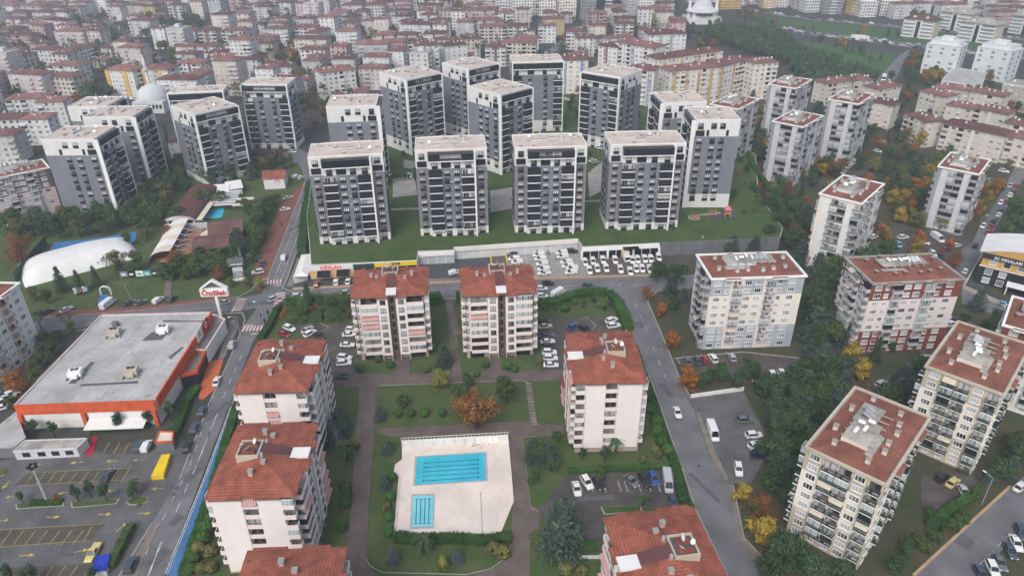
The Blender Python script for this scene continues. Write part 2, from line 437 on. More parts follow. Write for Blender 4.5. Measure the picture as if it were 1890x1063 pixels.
struct('shop_yard', [[(-81.26, 227.15), (-80.26, 248.26), (-77.3, 262.69), (27.04, 268.53), (61.87, 260.21), (55.7, 227.8), (9.36, 226.52), (-30.07, 225.94), (-57.28, 222.02), (-80.78, 219.69)]], 0.03, 'asphalt_blue', keep=True)

ROADS = {
 'main_road': [(-81.91, 100.95), (-81.28, 115.13), (-80.56, 128.57), (-83.88, 159.16), (-85.19, 178.68), (-86.95, 196.87), (-86.16, 206.27), (-88.52, 229.29), (-93.57, 278.84), (-98.45, 324.68), (-105.35, 344.94), (-120.87, 365.84), (-117.15, 379.08), (-95.1, 352.68), (-89.64, 318.91), (-86.66, 284.34), (-81.26, 227.15), (-78.51, 206.15), (-80.97, 196.78), (-81.13, 187.69), (-78.14, 159.09), (-75.26, 129.05), (-72.54, 100.87)],
 'cross_street': [(-159.76, 198.88), (-154.55, 202.81), (-124.63, 207.18), (-101.32, 213.27), (-87.84, 217.9), (-80.78, 219.69), (-57.28, 222.02), (-30.07, 225.94), (9.36, 226.52), (55.7, 227.8), (70, 230.45), (67.65, 220.46), (47.99, 216.94), (36.37, 214.49), (10.27, 215.27), (-21.45, 213.9), (-56.58, 212.59), (-78.52, 211.47), (-90.57, 207.03), (-98.79, 206.11), (-133.27, 198.83), (-146.76, 194.5), (-155.03, 190.85)],
 'side_road': [(36.37, 214.49), (37.31, 191.59), (39.64, 165.28), (41.11, 130.37), (41.4, 118.22), (43.96, 99.8), (54.75, 99.7), (50.12, 109.72), (52, 125.39), (51.16, 133.64), (48.02, 168.52), (46.96, 193.68), (45.81, 211.78), (50.54, 220.73)],
 'lower_road': [(82.4, 99.45), (117.36, 124.18), (122.34, 127.67), (112.39, 111.68), (94.69, 99.34)],
 'school_road': [(156.77, 217.92), (160.77, 230.65), (173.28, 248.11), (180.16, 253.7), (199.79, 277.8), (230.56, 314.99), (249.52, 339.41), (267.58, 361.09), (243.51, 322.42), (238.55, 316.9), (213.58, 286.72), (191.42, 259.92), (183.38, 249.34), (157.98, 219.44), (159.97, 215.21), (165.36, 202.56), (160.57, 197.57), (151.35, 208.02)],
 'hill_road': [(314.05, 597.4), (255.2, 509.68), (226.34, 463.34), (221.67, 444.44), (270.11, 512.34), (318.01, 591.11), (334.07, 611.46), (331.92, 618.08)],
 'highway': [(229.66, 729.28), (258.24, 705.13), (267.55, 688.42), (311.06, 651.16), (344.11, 615.43), (400.24, 574.3), (409.9, 589.83), (354.1, 635.3), (320.58, 673.18), (275.2, 710.02), (260.63, 727.94), (236.59, 753.31)],
 'frontage_road': [(255.89, 820.21), (296.36, 769.82), (346.5, 733.12), (399.5, 693.71), (447.72, 650.62), (453.7, 660.23), (405.16, 704.51), (351.67, 745.07), (300.99, 782.9), (260.13, 834.92)],
 'town_street': [(-227.63, 497.45), (-274.31, 582.38), (-352.76, 697.78), (-437.07, 806.73), (-434.66, 813.53), (-349.05, 702.95), (-270.71, 586.11), (-221.98, 497.28)],
 'old_street': [(17.88, 563.03), (31.02, 622.72), (54.96, 702.6), (80.34, 783.01), (85.57, 779.45), (60.36, 694.26), (37.57, 618.11), (25.11, 557.34)],
 'garden_drive': [(110.12, 387.66), (125.08, 347.73), (137.57, 321.12), (159.34, 324.21), (188.32, 354.46), (188.87, 349.51), (159.02, 317.18), (135.14, 314.25), (119.59, 338.42), (107.18, 375.54)],
 'courtyard_lane': [(120.42, 228.4), (122.09, 232.53), (145.23, 257.74), (161.71, 276.85), (171.85, 276.66), (180.58, 262.65), (180.16, 253.7), (173.28, 248.11), (166.54, 266), (159.55, 266.12), (145.55, 249.05), (129.62, 231.57)],
}
for nm, p in ROADS.items():
    mat = 'asphalt' if nm not in ('courtyard_lane', 'garden_drive') else 'asphalt_brown'
    struct(nm, [p], 0.06 if nm not in ('cross_street', 'frontage_road') else 0.064, mat, keep=True)
struct('bike_lane', [[(-69.61, 100.84), (-73.03, 129.03), (-76.63, 159.07), (-77.38, 159.08), (-74.47, 129.05), (-72.21, 100.86)]], 0.075, 'bike_blue')
# open green land beyond
struct('meadow', [[(249.78, 799.03), (294.1, 763.43), (343.97, 727.27), (396.73, 688.42), (444.79, 645.91), (411.14, 591.82), (355.25, 637.58), (321.67, 675.71), (276.19, 712.81), (261.59, 730.86)]], 0.05, 'field', keep=True)
struct('park_lawn', [[(250.47, 653.54), (274.85, 643.03), (297.32, 619.38), (310, 593.44), (267.85, 528.57), (248.85, 516.18), (240.22, 543.07), (232.07, 588.14)]], 0.05, 'field', keep=True)
struct('town_green', [[(-306.48, 426.11), (-302.34, 452.83), (-288.27, 471.53), (-283.1, 458.51), (-290.6, 432.42), (-298.4, 412.97)]], 0.05, 'field', keep=True)
# pavements: raised slabs with a kerb step
struct('brick_pavement', [[(-95.34, 232.29), (-102.51, 298.93), (-99.4, 323.29), (-98.45, 324.68), (-93.57, 278.84), (-88.52, 229.29), (-88.56, 219.04)], [(-154.55, 202.81), (-124.63, 207.18), (-101.32, 213.27), (-95.64, 214.65), (-96.95, 216.91), (-103.04, 215.51), (-126.27, 210.03), (-151.94, 207.24), (-157.37, 205.58)]], 0.14, 'brick_red', 0.3)
struct('pavement', [[(-80.77, 234.99), (-85.73, 284.32), (-89.64, 318.91), (-87.59, 318.86), (-82.77, 278.64), (-80.16, 243.71), (-77.77, 222.73), (-80.09, 222.77)], [(29.17, 226.2), (54.73, 227.82), (54.68, 230.7), (8.84, 228.55), (-30.27, 227.96), (-57.66, 223.99), (-77.46, 221.56), (-79.35, 220.05), (-73.34, 220.34), (-57.28, 222.02), (9.36, 226.52)],
                    [(-86.9, 178.42), (-88.43, 196.56), (-91.19, 201.22), (-92.4, 200.57), (-89.11, 181.01), (-86.36, 168.67), (-84.7, 163.57)], [(-81.12, 100.94), (-80.43, 115.12), (-79.14, 114.95), (-78.84, 105.45), (-77.96, 100.92)]], 0.13, 'pavement', 0.3)
struct('parking_pavement', [[(52, 125.39), (50.12, 109.72), (54.75, 99.7), (53.64, 99.71), (48.83, 109.74), (51.1, 125.4)]], 0.13, 'pavement', 0.3)
struct('kerb_strip', [[(82.4, 99.45), (117.36, 124.18), (116.81, 124.53), (81.92, 99.85)], [(-77.07, 220.78), (8.79, 226.93), (8.83, 228.15), (-77.48, 222.34)], [(8.79, 226.93), (54.37, 229.05), (54.6, 230.29), (8.83, 228.15)]], 0.145, 'tan_kerb', 0.3)
# car parks
struct('shop_car_park', [[(-127.92, 135.6), (-115.95, 138.4), (-91.46, 138.72), (-87.2, 145.24), (-81.7, 139.01), (-80.56, 128.57), (-81.28, 115.13), (-81.91, 100.95), (-106.76, 101.18)]], 0.05, 'asphalt_dark', keep=True)
struct('parking_bays', [[(-119.18, 127.72), (-118.03, 131.34), (-93.46, 132.56), (-94.07, 128.17), (-119.41, 127.01)], [(-114.3, 113.44), (-91.59, 115.08), (-92.33, 110.5), (-111.52, 108.92)], [(-108.02, 103.22), (-88.56, 104.15), (-88.68, 101.01), (-106.76, 101.18)], [(-105.74, 137.69), (-96.12, 142.42), (-95.23, 137.97), (-104.65, 137.68)]], 0.07, 'bay_paving')
struct('residents_car_park', [[(-75.96, 197.03), (-52.38, 198.33), (-44.6, 170.76), (-51.01, 166.68), (-57.86, 184.97)], [(8.45, 200.78), (35.85, 201.05), (35.99, 191.93), (16.01, 188.79), (14.46, 170), (8.54, 171.68)]], 0.06, 'asphalt_brown', keep=True)
struct('lower_car_park', [[(13.01, 129.38), (38.22, 130.4), (38.07, 118.25), (29.18, 118.34), (19.79, 118.44), (19.57, 110.02), (17.99, 105.25), (14.08, 105.28), (5.98, 116.64), (5.67, 118.25)]], 0.06, 'asphalt_brown', keep=True)
struct('roadside_car_park', [[(48.16, 158.26), (64.58, 161.21), (65.17, 143.48), (61.82, 133.52), (56.2, 125.7), (51.07, 125.75), (49.05, 152.19)]], 0.07, 'asphalt_dark', keep=True)
struct('block_car_park', [[(48.62, 177.75), (69.83, 180.89), (86.65, 177.24), (85.02, 169.09), (76.17, 165.07), (69.1, 164.65), (50.9, 169.53)]], 0.06, 'asphalt_brown', keep=True)
struct('taxi_car_park', [[(97.62, 127.57), (110.24, 129.26), (109.46, 122.19), (99.03, 115.71), (92.95, 118.19)]], 0.06, 'asphalt_brown', keep=True)
struct('east_car_park', [[(149.95, 258.65), (170.91, 265.92), (171.03, 243.99), (156.86, 227), (151.48, 239.83), (143.44, 244.46)], [(123.31, 182.5), (148.37, 197.75), (148.21, 191.29), (130.03, 179.5), (121.76, 171.28)], [(113.72, 166.13), (122.61, 174.53), (120.51, 176.79), (91.22, 156.54), (95.15, 151.86)]], 0.06, 'asphalt_brown', keep=True)
struct('dealer_yard', [[(-8.45, 257.49), (27.79, 259.32), (28.28, 227.02), (14.63, 226.84), (-7.76, 226.39)]], 0.055, 'concrete', keep=True)
struct('dealer_forecourt', [[(26.66, 246.44), (57.76, 249.62), (55.62, 229.44), (28.36, 227.83)]], 0.05, 'brick_path')
# garden paths
struct('garden_path', [[(-43.84, 166.59), (-36.8, 114.69), (-35.53, 100.53), (-27.9, 100.46), (-30.33, 102.91), (-31.44, 104.73), (-38.71, 166.52)],
                       [(-51.01, 166.68), (-44.6, 170.76), (-38.9, 170.69), (14.9, 171.86), (14.88, 166.87), (-38.47, 164.99), (-47.08, 164.09)],
                       [(-35.51, 146.34), (-31.87, 146.73), (2.46, 148.94), (13.26, 147.07), (13.01, 143.25), (2.36, 142.95), (-2.12, 144.05), (-31.39, 143.34), (-35.38, 144.64)],
                       [(-2.12, 144.26), (2.37, 143.16), (3.84, 119.09), (5.98, 116.64), (5.47, 112.73), (3.63, 111.22), (3.12, 100.17), (-1.02, 100.21), (-0.55, 105), (-0.77, 110.22), (-0.13, 120.29)],
                       [(-1.01, 110.52), (-0.55, 105), (-5.52, 101.33), (-11.09, 100.3), (3.23, 100.17), (3.5, 110.47)],
                       [(-22.91, 213.55), (-20.14, 213.88), (-14.87, 170.38), (-17.39, 170.41)], [(-35.47, 180.29), (-31.19, 180.23), (-29.88, 170.58), (-34.15, 170.63)], [(-7.24, 181.35), (-3.61, 181.3), (-3.5, 170.24), (-6.97, 170.28)]], 0.10, 'brick_path', 0.3)

def kerb_line(name, pts, w=0.3, h=0.2):
    mb = MB()
    for k in range(len(pts) - 1): mb.bar(pts[k], pts[k + 1], w, 0.0, h + 0.003 * (k % 2), 'kerb')
    return tag(mb.build(name), kind='structure')
kerb_line('kerb', [(-81.91, 100.95), (-81.09, 114.97)])
kerb_line('kerb', [(-80.37, 128.75), (-83.88, 159.16), (-85.19, 178.68), (-86.95, 196.87), (-87.79, 201.17), (-90.12, 205.63), (-98.3, 204.72), (-132.62, 197.52), (-146.06, 193.22)])
kerb_line('kerb', [(-154.74, 203.15), (-124.79, 207.54), (-101.45, 213.64), (-94.69, 215.75), (-91.64, 221.01), (-91.16, 228.93)])
kerb_line('kerb', [(-88.52, 229.29), (-93.57, 278.84), (-98.45, 324.68)])
kerb_line('kerb', [(-86.66, 284.34), (-81.18, 227.55), (-81.03, 222.01), (-78.02, 220.03)])
kerb_line('kerb', [(-79.32, 197.73), (-79.79, 206.17), (-77.5, 211.1), (-56.51, 212.23), (-21.42, 213.53), (10.26, 214.89), (36, 214.5), (37.31, 191.59), (39.64, 165.28), (41.11, 130.37), (41.4, 118.22), (43.96, 99.8)])
kerb_line('kerb', [(54.75, 99.7), (50.12, 109.72), (52, 125.39)])
kerb_line('kerb', [(49.21, 158.25), (48.02, 168.52), (46.96, 193.68), (46.06, 211.04), (51.08, 218.41)])
kerb_line('kerb', [(48.51, 177.19), (69.67, 180.32), (86.45, 176.68)])
kerb_line('kerb', [(5.65, 117.61), (3.84, 119.09), (2.36, 142.95), (13.02, 143.45)], 0.14, 0.15)
kerb_line('kerb', [(-31.37, 105.01), (-30.24, 103.05), (-27.48, 101.39), (-9.99, 100.7), (-4.97, 102), (-1.01, 105.43), (-0.66, 109.77)], 0.14, 0.15)
kerb_line('kerb', [(-38.39, 164.49), (-37.54, 164.98), (1.82, 167.03), (4.28, 165.98)], 0.14, 0.15)

# ---------------------------------------------------------------- facade pieces (shared meshes; they face -y, base at z = 0)
def m_french(w=2.0, h=2.15, strip=False):
    b = MB()
    b.box(-w / 2 - 0.10, w / 2 + 0.10, -0.05, 0.02, -0.10, h + 0.06, 'dark_metal')
    b.box(-w / 2, w / 2, -0.07, -0.05, 0, h, 'dark_metal')
    n = 3; g = w / n
    for i in range(n):
        x = -w / 2 + 0.06 + i * g
        b.box(x + 0.02, x + g - 0.20, -0.10, -0.07, 0.08, h - 0.08, 'pane_pale')
    b.box(-w / 2 - 0.06, w / 2 + 0.06, -0.30, -0.24, -0.05, 1.02, 'black_metal')
    b.box(-w / 2 - 0.06, -w / 2, -0.24, 0.0, 0.0, 0.85, 'black_metal')
    b.box(w / 2, w / 2 + 0.06, -0.24, 0.0, 0.0, 0.85, 'black_metal')
    if strip: b.box(-w / 2 - 0.3, w / 2 + 0.3, -0.10, 0.0, -0.42, -0.10, 'wood_strip')
    return b.mesh('window')
def m_casement(w, h, n, frame='white_trim', pane='pane'):
    b = MB()
    b.box(-w / 2 - 0.08, w / 2 + 0.08, -0.05, 0.02, -0.08, h + 0.08, frame)
    g = w / n
    for i in range(n):
        b.box(-w / 2 + i * g + 0.05, -w / 2 + (i + 1) * g - 0.05, -0.075, -0.05, 0.05, h - 0.05, pane)
    b.box(-w / 2 - 0.15, w / 2 + 0.15, -0.16, 0.0, -0.16, -0.08, frame)
    return b.mesh('window')
def m_slot(w, h):
    b = MB(); b.box(-w / 2, w / 2, -0.06, 0.02, 0, h, 'dark_metal'); b.box(-w / 2 + 0.05, w / 2 - 0.05, -0.08, -0.06, 0.05, h - 0.05, 'pane_dark')
    return b.mesh('window')
def m_loggia(w, kind, h=3.05, dp=1.3):
    """Balcony of the grey towers: white slab, dark glazed screen (or open with a dark rail)."""
    b = MB(); a = w / 2
    b.box(-a, a, -dp - 0.12, 0, -0.20, 0.12, 'white_trim')
    if kind == 0:
        b.box(-a + 0.05, a - 0.05, -dp, 0, 0.16, h - 0.22, 'pane_dark')
        b.box(-a + 0.03, a - 0.03, -dp - 0.04, -dp, 1.08, 1.2, 'dark_metal')
        for k in range(1, 4): b.box(-a + w * k / 4 - 0.03, -a + w * k / 4 + 0.03, -dp - 0.03, -dp, 0.16, h - 0.22, 'dark_metal')
    else:
        b.box(-a + 0.05, a - 0.05, -dp, -dp + 0.05, 0.16, 1.15, 'dark_metal')
        for sx in (-1, 1): b.box(sx * (a - 0.08) - 0.06, sx * (a - 0.08) + 0.06, -dp + 0.05, 0, 0.16, 1.15, 'dark_metal')
        b.box(-a + 0.3, a - 0.3, -0.08, 0, 0.16, 2.5, 'white_trim')
        for k in range(4):
            x = -a + 0.4 + k * (w - 0.8) / 4
            b.box(x + 0.05, x + (w - 0.8) / 4 - 0.05, -0.11, -0.08, 0.2, 2.4, 'pane_pale')
        if kind == 2: b.box(-0.9, 0.2, -0.95, -0.4, 0.16, 0.95, 'interior')
    return b.mesh('balcony')
def m_balcony(w, dp, kind, wallm, railm='rail_grey', h=2.75, roundish=False):
    """Balcony with solid or railed parapet; kind: 0 open, 1 glazed, 2 awning, 3 dark, 4 rolled cream blind."""
    b = MB(); a = w / 2
    b.box(-a, a, -dp, 0, -0.16, 0.0, 'white_trim' if railm != wallm else wallm)
    if railm == wallm:
        b.box(-a, a, -dp, -dp + 0.12, 0.0, 0.95, wallm)
        for sx in (-1, 1): b.box(sx * a - (0.12 if sx > 0 else 0), sx * a + (0.12 if sx < 0 else 0), -dp + 0.12, 0, 0.0, 0.95, wallm)
    else:
        b.box(-a, a, -dp - 0.02, -dp + 0.03, 0.88, 0.98, railm)
        b.box(-a, a, -dp, -dp + 0.03, 0.12, 0.5, railm)
        for k in range(9):
            x = -a + w * k / 8
            b.box(x - 0.05, x + 0.05, -dp, -dp + 0.03, 0.0, 0.9, railm)
        for sx in (-1, 1):
            b.box(sx * a - 0.03, sx * a + 0.03, -dp + 0.03, 0, 0.3, 0.98, railm)
    # back of the balcony: door and window in the wall
    b.box(-a + 0.15, a - 0.15, -0.05, 0.0, 0.0, 2.35, 'interior')
    b.box(-a + 0.3, -a + 0.3 + w * 0.3, -0.08, -0.05, 0.05, 2.2, 'pane')
    b.box(a - 0.3 - w * 0.34, a - 0.3, -0.08, -0.05, 0.8, 2.2, 'pane')
    if kind == 1:
        n = max(3, int(w / 0.8))
        b.box(-a, a, -dp + 0.02, -dp + 0.10, 2.35, h - 0.18, 'white_trim')
        for k in range(n):
            x = -a + w * k / n
            b.box(x + 0.05, x + w / n - 0.05, -dp + 0.03, -dp + 0.08, 1.0, 2.35, 'pane_tint')
            b.box(x - 0.04, x + 0.04, -dp + 0.01, -dp + 0.10, 0.98, 2.35, 'white_trim')
        for sx in (-1, 1): b.box(sx * (a - 0.05) - 0.03, sx * (a - 0.05) + 0.03, -dp + 0.1, 0, 0.98, 2.35, 'pane_tint')
    elif kind in (2, 5):
        aw = 'awning_red' if kind == 2 else 'awning_dark'
        b.face([(-a, -0.1, 2.5), (a, -0.1, 2.5), (a, -dp - 0.55, 1.35), (-a, -dp - 0.55, 1.35)], aw)
        b.face([(-a, -dp - 0.55, 1.35), (a, -dp - 0.55, 1.35), (a, -dp - 0.55, 1.1), (-a, -dp - 0.55, 1.1)], aw)
    elif kind == 3:
        b.box(-a + 0.02, a - 0.02, -dp + 0.05, -0.1, 0.98, 2.45, 'pane_dark')
    elif kind == 4:
        b.face([(-a, -0.1, 2.5), (a, -0.1, 2.5), (a, -dp - 0.3, 1.5), (-a, -dp - 0.3, 1.5)], 'awning_cream')
    else:
        b.box(-a * 0.5, -a * 0.1, -dp * 0.6, -dp * 0.25, 0.0, 0.75, 'interior')
    return b.mesh('balcony')

def face_at(f, u, w, d, out=0.0):
    """Plan position and turn of a piece at distance u along a face, seen from outside left to right."""
    return {'F': (u, -out, 0), 'R': (w + out, u, 90), 'B': (w - u, d + out, 180), 'L': (-out, d - u, -90)}[f]
def put(root, name, me, f, u, z, w, d, out=0.0):
    x, y, r = face_at(f, u, w, d, out)
    return obj(name, me, root, (x, y, z), r)
def foot(x, y, rz, w, d, pad=2.0):
    c, s = math.cos(R(rz)), math.sin(R(rz))
    FOOT.append([(x + c * a - s * b, y + s * a + c * b) for a, b in ((-pad, -pad), (w + pad, -pad), (w + pad, d + pad), (-pad, d + pad))])

def dish(b, x, y, z, r, az):
    """Satellite dish on a short pole."""
    b.tube((x, y, z), (x, y, z + 0.9), 0.05, 'grey_metal')
    n = Vector((math.cos(az), math.sin(az), 0.6)).normalized(); u = n.orthogonal().normalized(); w = n.cross(u); c = Vector((x, y, z + 1.0)) + n * 0.15
    ring = [c + (u * math.cos(t) + w * math.sin(t)) * r + n * 0.16 for t in [k * math.pi / 5 for k in range(10)]]
    for k in range(10): b.face([c, ring[k], ring[(k + 1) % 10]], 'white_trim')

# ---------------------------------------------------------------- grey towers
def grey_tower(x, y, rz, w, d, z0, floors, label, wing=0.0, faces='FLR', group='grey apartment towers', seed=0):
    """Balcony front towards local -y; white crown of two storeys, grey shaft, white base."""
    r = random.Random(seed)
    root = tag(empty('apartment_tower', x, y, z0, rz), label, 'tower', group)
    foot(x, y, rz, w, d)
    fh = 3.05
    h = floors * fh
    zb, zt = fh * (floors - 10) , h - 2 * fh
    b = MB()
    def block(x0, x1, y0, y1, hh, greyfrom=zb):
        b.box(x0, x1, y0, y1, -6.0, greyfrom, 'wall_white', bottom=False)
        b.box(x0, x1, y0, y1, greyfrom, zt, 'wall_grey', bottom=False)
        b.box(x0, x1, y0, y1, zt, hh, 'wall_white', bottom=False)
    block(0, w, 0, d, h + 0.5)
    c0, c1 = wing, w - wing
    if wing:
        b.box(c0, c1, -1.3, 0.02, 0, zb, 'wall_white'); b.box(c0, c1, -1.3, 0.02, zb, zt, 'wall_grey'); b.box(c0, c1, -1.3, 0.02, zt, h - fh, 'wall_white')
        b.box(c0, c1, d - 0.02, d + 1.3, -6, h + 0.45, 'wall_grey')
    fy = 1.3 if wing else 0.0
    b.build('wall', root)
    for x_ in ((c1 - 0.05,) if wing else (c0 + 0.05, c1 - 0.05)):   # white fins beside the balcony columns
        fin = MB(); fin.box(x_ - 0.3, x_ + 0.3, -fy - 1.55, 0.0, 0, h + 0.4, 'white_trim'); fin.build('fin', root)
    bw = 4.9
    lg = [lib(('log', k), lambda k=k: m_loggia(bw, k)) for k in (0, 1, 2)]
    fw = lib('french', m_french); fws = lib('frenchs', lambda: m_french(strip=True)); sl = lib('slot', lambda: m_slot(1.1, 2.4))
    big = lib('bigdark', lambda: m_slot(3.6, 2.3))
    mid = ((c0 + bw + c1 - bw) / 2)
    def pick(): return lg[0] if r.random() < 0.82 else lg[1 + (r.random() < 0.4)]
    for f in range(floors):
        z = f * fh
        if 'F' in faces:
            if f == floors - 1:                            # set-back terrace behind dark glass
                pass
            elif f >= floors - 2 or f == 0:
                for k in range(4):
                    u = c0 + 2.4 + k * (c1 - c0 - 4.8) / 3
                    put(root, 'window', big if (k == 1 and f) else fw, 'F', u, z + 0.15, w, d, fy)
            else:
                put(root, 'balcony', pick(), 'F', c0 + bw / 2, z, w, d, fy)
                put(root, 'balcony', pick(), 'F', c1 - bw / 2 - 0.2, z, w, d, fy)
                for k in (-1, 1): put(root, 'window', fw, 'F', mid + k * (c1 - c0 - 2 * bw) * 0.24, z + 0.15, w, d, fy)
            if wing:
                for u in (wing / 2, w - wing / 2):
                    put(root, 'window', big if f == floors - 2 else fws if f < floors - 2 else fw, 'F', u, z + 0.3, w, d)
        for s in 'LR':
            if s in faces and f > 0:
                e = d - 2.2 if s == 'L' else 2.2           # the column next to the balcony front
                cols = [d * 0.42, d * 0.62] if not wing else [d * 0.38, d * 0.62]
                for u in cols:
                    if f != floors - 2: put(root, 'window', fw, s, u, z + 0.15, w, d)
                if f == floors - 2:
                    for u in (d * 0.30, d * 0.74): put(root, 'window', sl, s, u, z + 0.2, w, d)
                if not wing: put(root, 'window', big if f == floors - 2 else fws if seed % 3 else fw, s, e, z + 0.15, w, d)
    tb = MB()                                              # top terrace across the balcony block
    tz = (floors - 1) * fh
    tb.box(c0 + 0.02, c1 - 0.36, -fy - 1.25, -0.03, tz - 0.2, tz + 0.15, 'white_trim')
    q = (c1 - c0 - 0.5) / 4
    tb.box(c0 + 0.1, c0 + q, -fy - 1.15, -0.03, tz + 0.15, tz + 2.75, 'pane_dark')
    tb.box(c1 - q - 0.4, c1 - 0.4, -fy - 1.15, -0.03, tz + 0.15, tz + 2.75, 'pane_dark')
    op = r.random() < 0.5
    if op:
        for k in range(7):
            u = c0 + q + 0.2 + k * (c1 - c0 - 2 * q - 0.8) / 7
            tb.box(u, u + 0.9, -fy - 0.1, -0.03, tz + 0.2, tz + 2.5, 'pane_pale')
        tb.box(c0 + q, c1 - q - 0.4, -fy - 1.15, -fy - 1.05, tz + 0.15, tz + 1.2, 'dark_metal')
    else:
        tb.box(c0 + q + 0.15, c1 - q - 0.55, -fy - 1.12, -0.03, tz + 0.15, tz + 2.7, 'pane_dark')
    tb.box(c0 + 0.02, c1 - 0.36, -fy - 1.35, 0.0, tz + 2.78, tz + 2.95, 'dark_metal')
    tb.build('terrace_screen', root)
    rf = MB()
    rf.box(0.25, w - 0.25, 0.25, d - 0.25, h + 0.5, h + 0.62, 'roof_beige')
    for (x0, x1, y0, y1) in ((0, w, 0, 0.25), (0, w, d - 0.25, d), (0, 0.25, 0.25, d - 0.25), (w - 0.25, w, 0.25, d - 0.25)):
        rf.box(x0, x1, y0, y1, h + 0.5, h + 0.85, 'white_trim')
    if wing:
        rf.box(c0, c1, -0.9, -0.003, h + 0.2, h + 0.6, 'roof_beige', bottom=True); rf.box(c0, c1, d + 0.003, d + 1.3, h + 0.45, h + 0.66, 'roof_beige')
    roof = rf.build('roof', root)
    vb = lib('roofbox', lambda: (lambda q_: (q_.box(-0.5, 0.5, -0.45, 0.45, 0, 0.7, 'roof_concrete'), q_.box(-0.6, 0.6, -0.55, 0.55, 0.7, 0.8, 'wall_palegrey'), q_.mesh('vent_box'))[-1])(MB()))
    sk = lib('skylight', lambda: (lambda q_: (q_.box(-1.6, 1.6, -0.35, 0.35, 0, 0.45, 'wall_palegrey'), q_.box(-1.5, 1.5, -0.25, 0.25, 0.45, 0.5, 'roof_patch'), q_.mesh('duct'))[-1])(MB()))
    ch = lib('flue', lambda: (lambda q_: (q_.box(-0.4, 0.4, -0.4, 0.4, 0, 1.8, 'wall_palegrey'), q_.tube((0, 0, 1.8), (0, 0, 3.0), 0.2, 'galvanised', n=8), q_.mesh('chimney'))[-1])(MB()))
    for k in range(6): obj('vent_box', vb, root, (r.uniform(1.5, w - 1.5), r.uniform(1.5, d - 1.5), h + 0.62), r.choice((0, 90)))
    for k in range(4): obj('duct', sk, root, (w * (0.3 + 0.13 * k), d * r.choice((0.35, 0.55, 0.68)), h + 0.62))
    obj('chimney', ch, root, (w * 0.68, d * 0.55, h + 0.62))
    for k in range(3):
        q = MB(); dish(q, r.uniform(3, w - 3), r.uniform(3, d - 2), h + 0.62, 0.6, r.uniform(0, 6)); q.build('satellite_dish', root)
    ac = lib('acunit', lambda: (lambda q_: (q_.box(-0.42, 0.42, -0.45, -0.05, 0, 0.62, 'wall_palegrey'), q_.box(-0.3, 0.3, -0.47, -0.45, 0.08, 0.54, 'dark_metal'), q_.mesh('air_conditioner'))[-1])(MB()))
    for k in range(9): put(root, 'air_conditioner', ac, 'F', mid + r.choice((-1, 1)) * (c1 - c0 - 2 * bw) * 0.24 + r.choice((-1.45, 1.45)), r.randrange(1, floors - 2) * fh + r.choice((0.3, 2.3)), w, d, fy)
    return root

for i, (xyrl, ww) in enumerate((((-72.69, 245.64, 8.78, 26.6), 26.6), ((-35.21, 252.43, 5.37, 26.01), 26.4), ((1.39, 254.61, 3.85, 27.18), 27.0), ((37, 257.48, 2.34, 29.08), 28.6))):
    where = ('beside the shops with the red lit sign, next to the road', 'behind the yellow shop front', 'above the van dealer yard', 'between the van dealer and the playground')[i]
    grey_tower(xyrl[0], xyrl[1] + 1.3, xyrl[2], ww, 15.6, 5.0, 11, 'grey white-crowned tower ' + where, wing=4.6, seed=i)
REAR = (  # x, y, turn, width, depth, base, storeys, label
    (73.4, 298, -91, 18.5, 17.6, 5, 12, 'grey tower beside the playground lawn, its plain side to the lawn', 'FR'),
    (63.5, 322, -85, 18.0, 18.5, 5, 12, 'grey tower behind the tower by the playground', 'FR'),
    (35.7, 363.5, -38, 22.0, 21.0, 5, 12, 'grey tower turned at an angle beside the blue and white striped blocks', 'FLR'),
    (1, 385, 5, 27.0, 17.0, 5, 12, 'grey tower facing the courtyard squarely in front of the blue striped block', 'FLR'),
    (-5.2, 320, 44, 20.5, 21.0, 5, 12, 'grey tower turned at an angle in the middle of the courtyard', 'FL'),
    (-22, 370, 42, 21.0, 20.5, 5, 12, 'grey tower turned at an angle at the back of the courtyard', 'FL'),
    (-50.5, 349, 43, 21.5, 22.0, 5, 12, 'grey tower turned at an angle above the steep driveway', 'FL'),
    (-57, 304, 95, 18.5, 21.0, 5, 12, 'grey tower behind the tower at the roadside, its plain side to the street', 'FL'),
    (-139, 376, -3, 24.0, 14.0, 0, 11, 'grey tower behind the lattice pylon', 'FR'),
    (-143, 321, 47, 21.5, 22.0, 0, 11, 'grey tower turned at an angle behind the swimming club trees', 'FL'),
    (-170, 359, 9, 26.4, 12.0, 0, 11, 'grey tower with a long white top behind the domed mosque', 'FR'),
    (-169, 318, 91, 18.0, 22.0, 0, 11, 'grey tower wedged between two others beside the domed mosque', 'FL'),
    (-170, 286, 90, 18.5, 21.6, 0, 11, 'grey tower with a yellow blind beside the brown striped block', 'FL'),
    (-189, 335, 90, 18.0, 18.0, 0, 11, 'grey tower nearly hidden behind its twin by the town green', 'FL'))
for i, (x, y, rz, w, d, z0, n, lb, fc) in enumerate(REAR):
    grey_tower(x, y, rz, w, d, z0, n, lb, faces=fc, seed=10 + i)

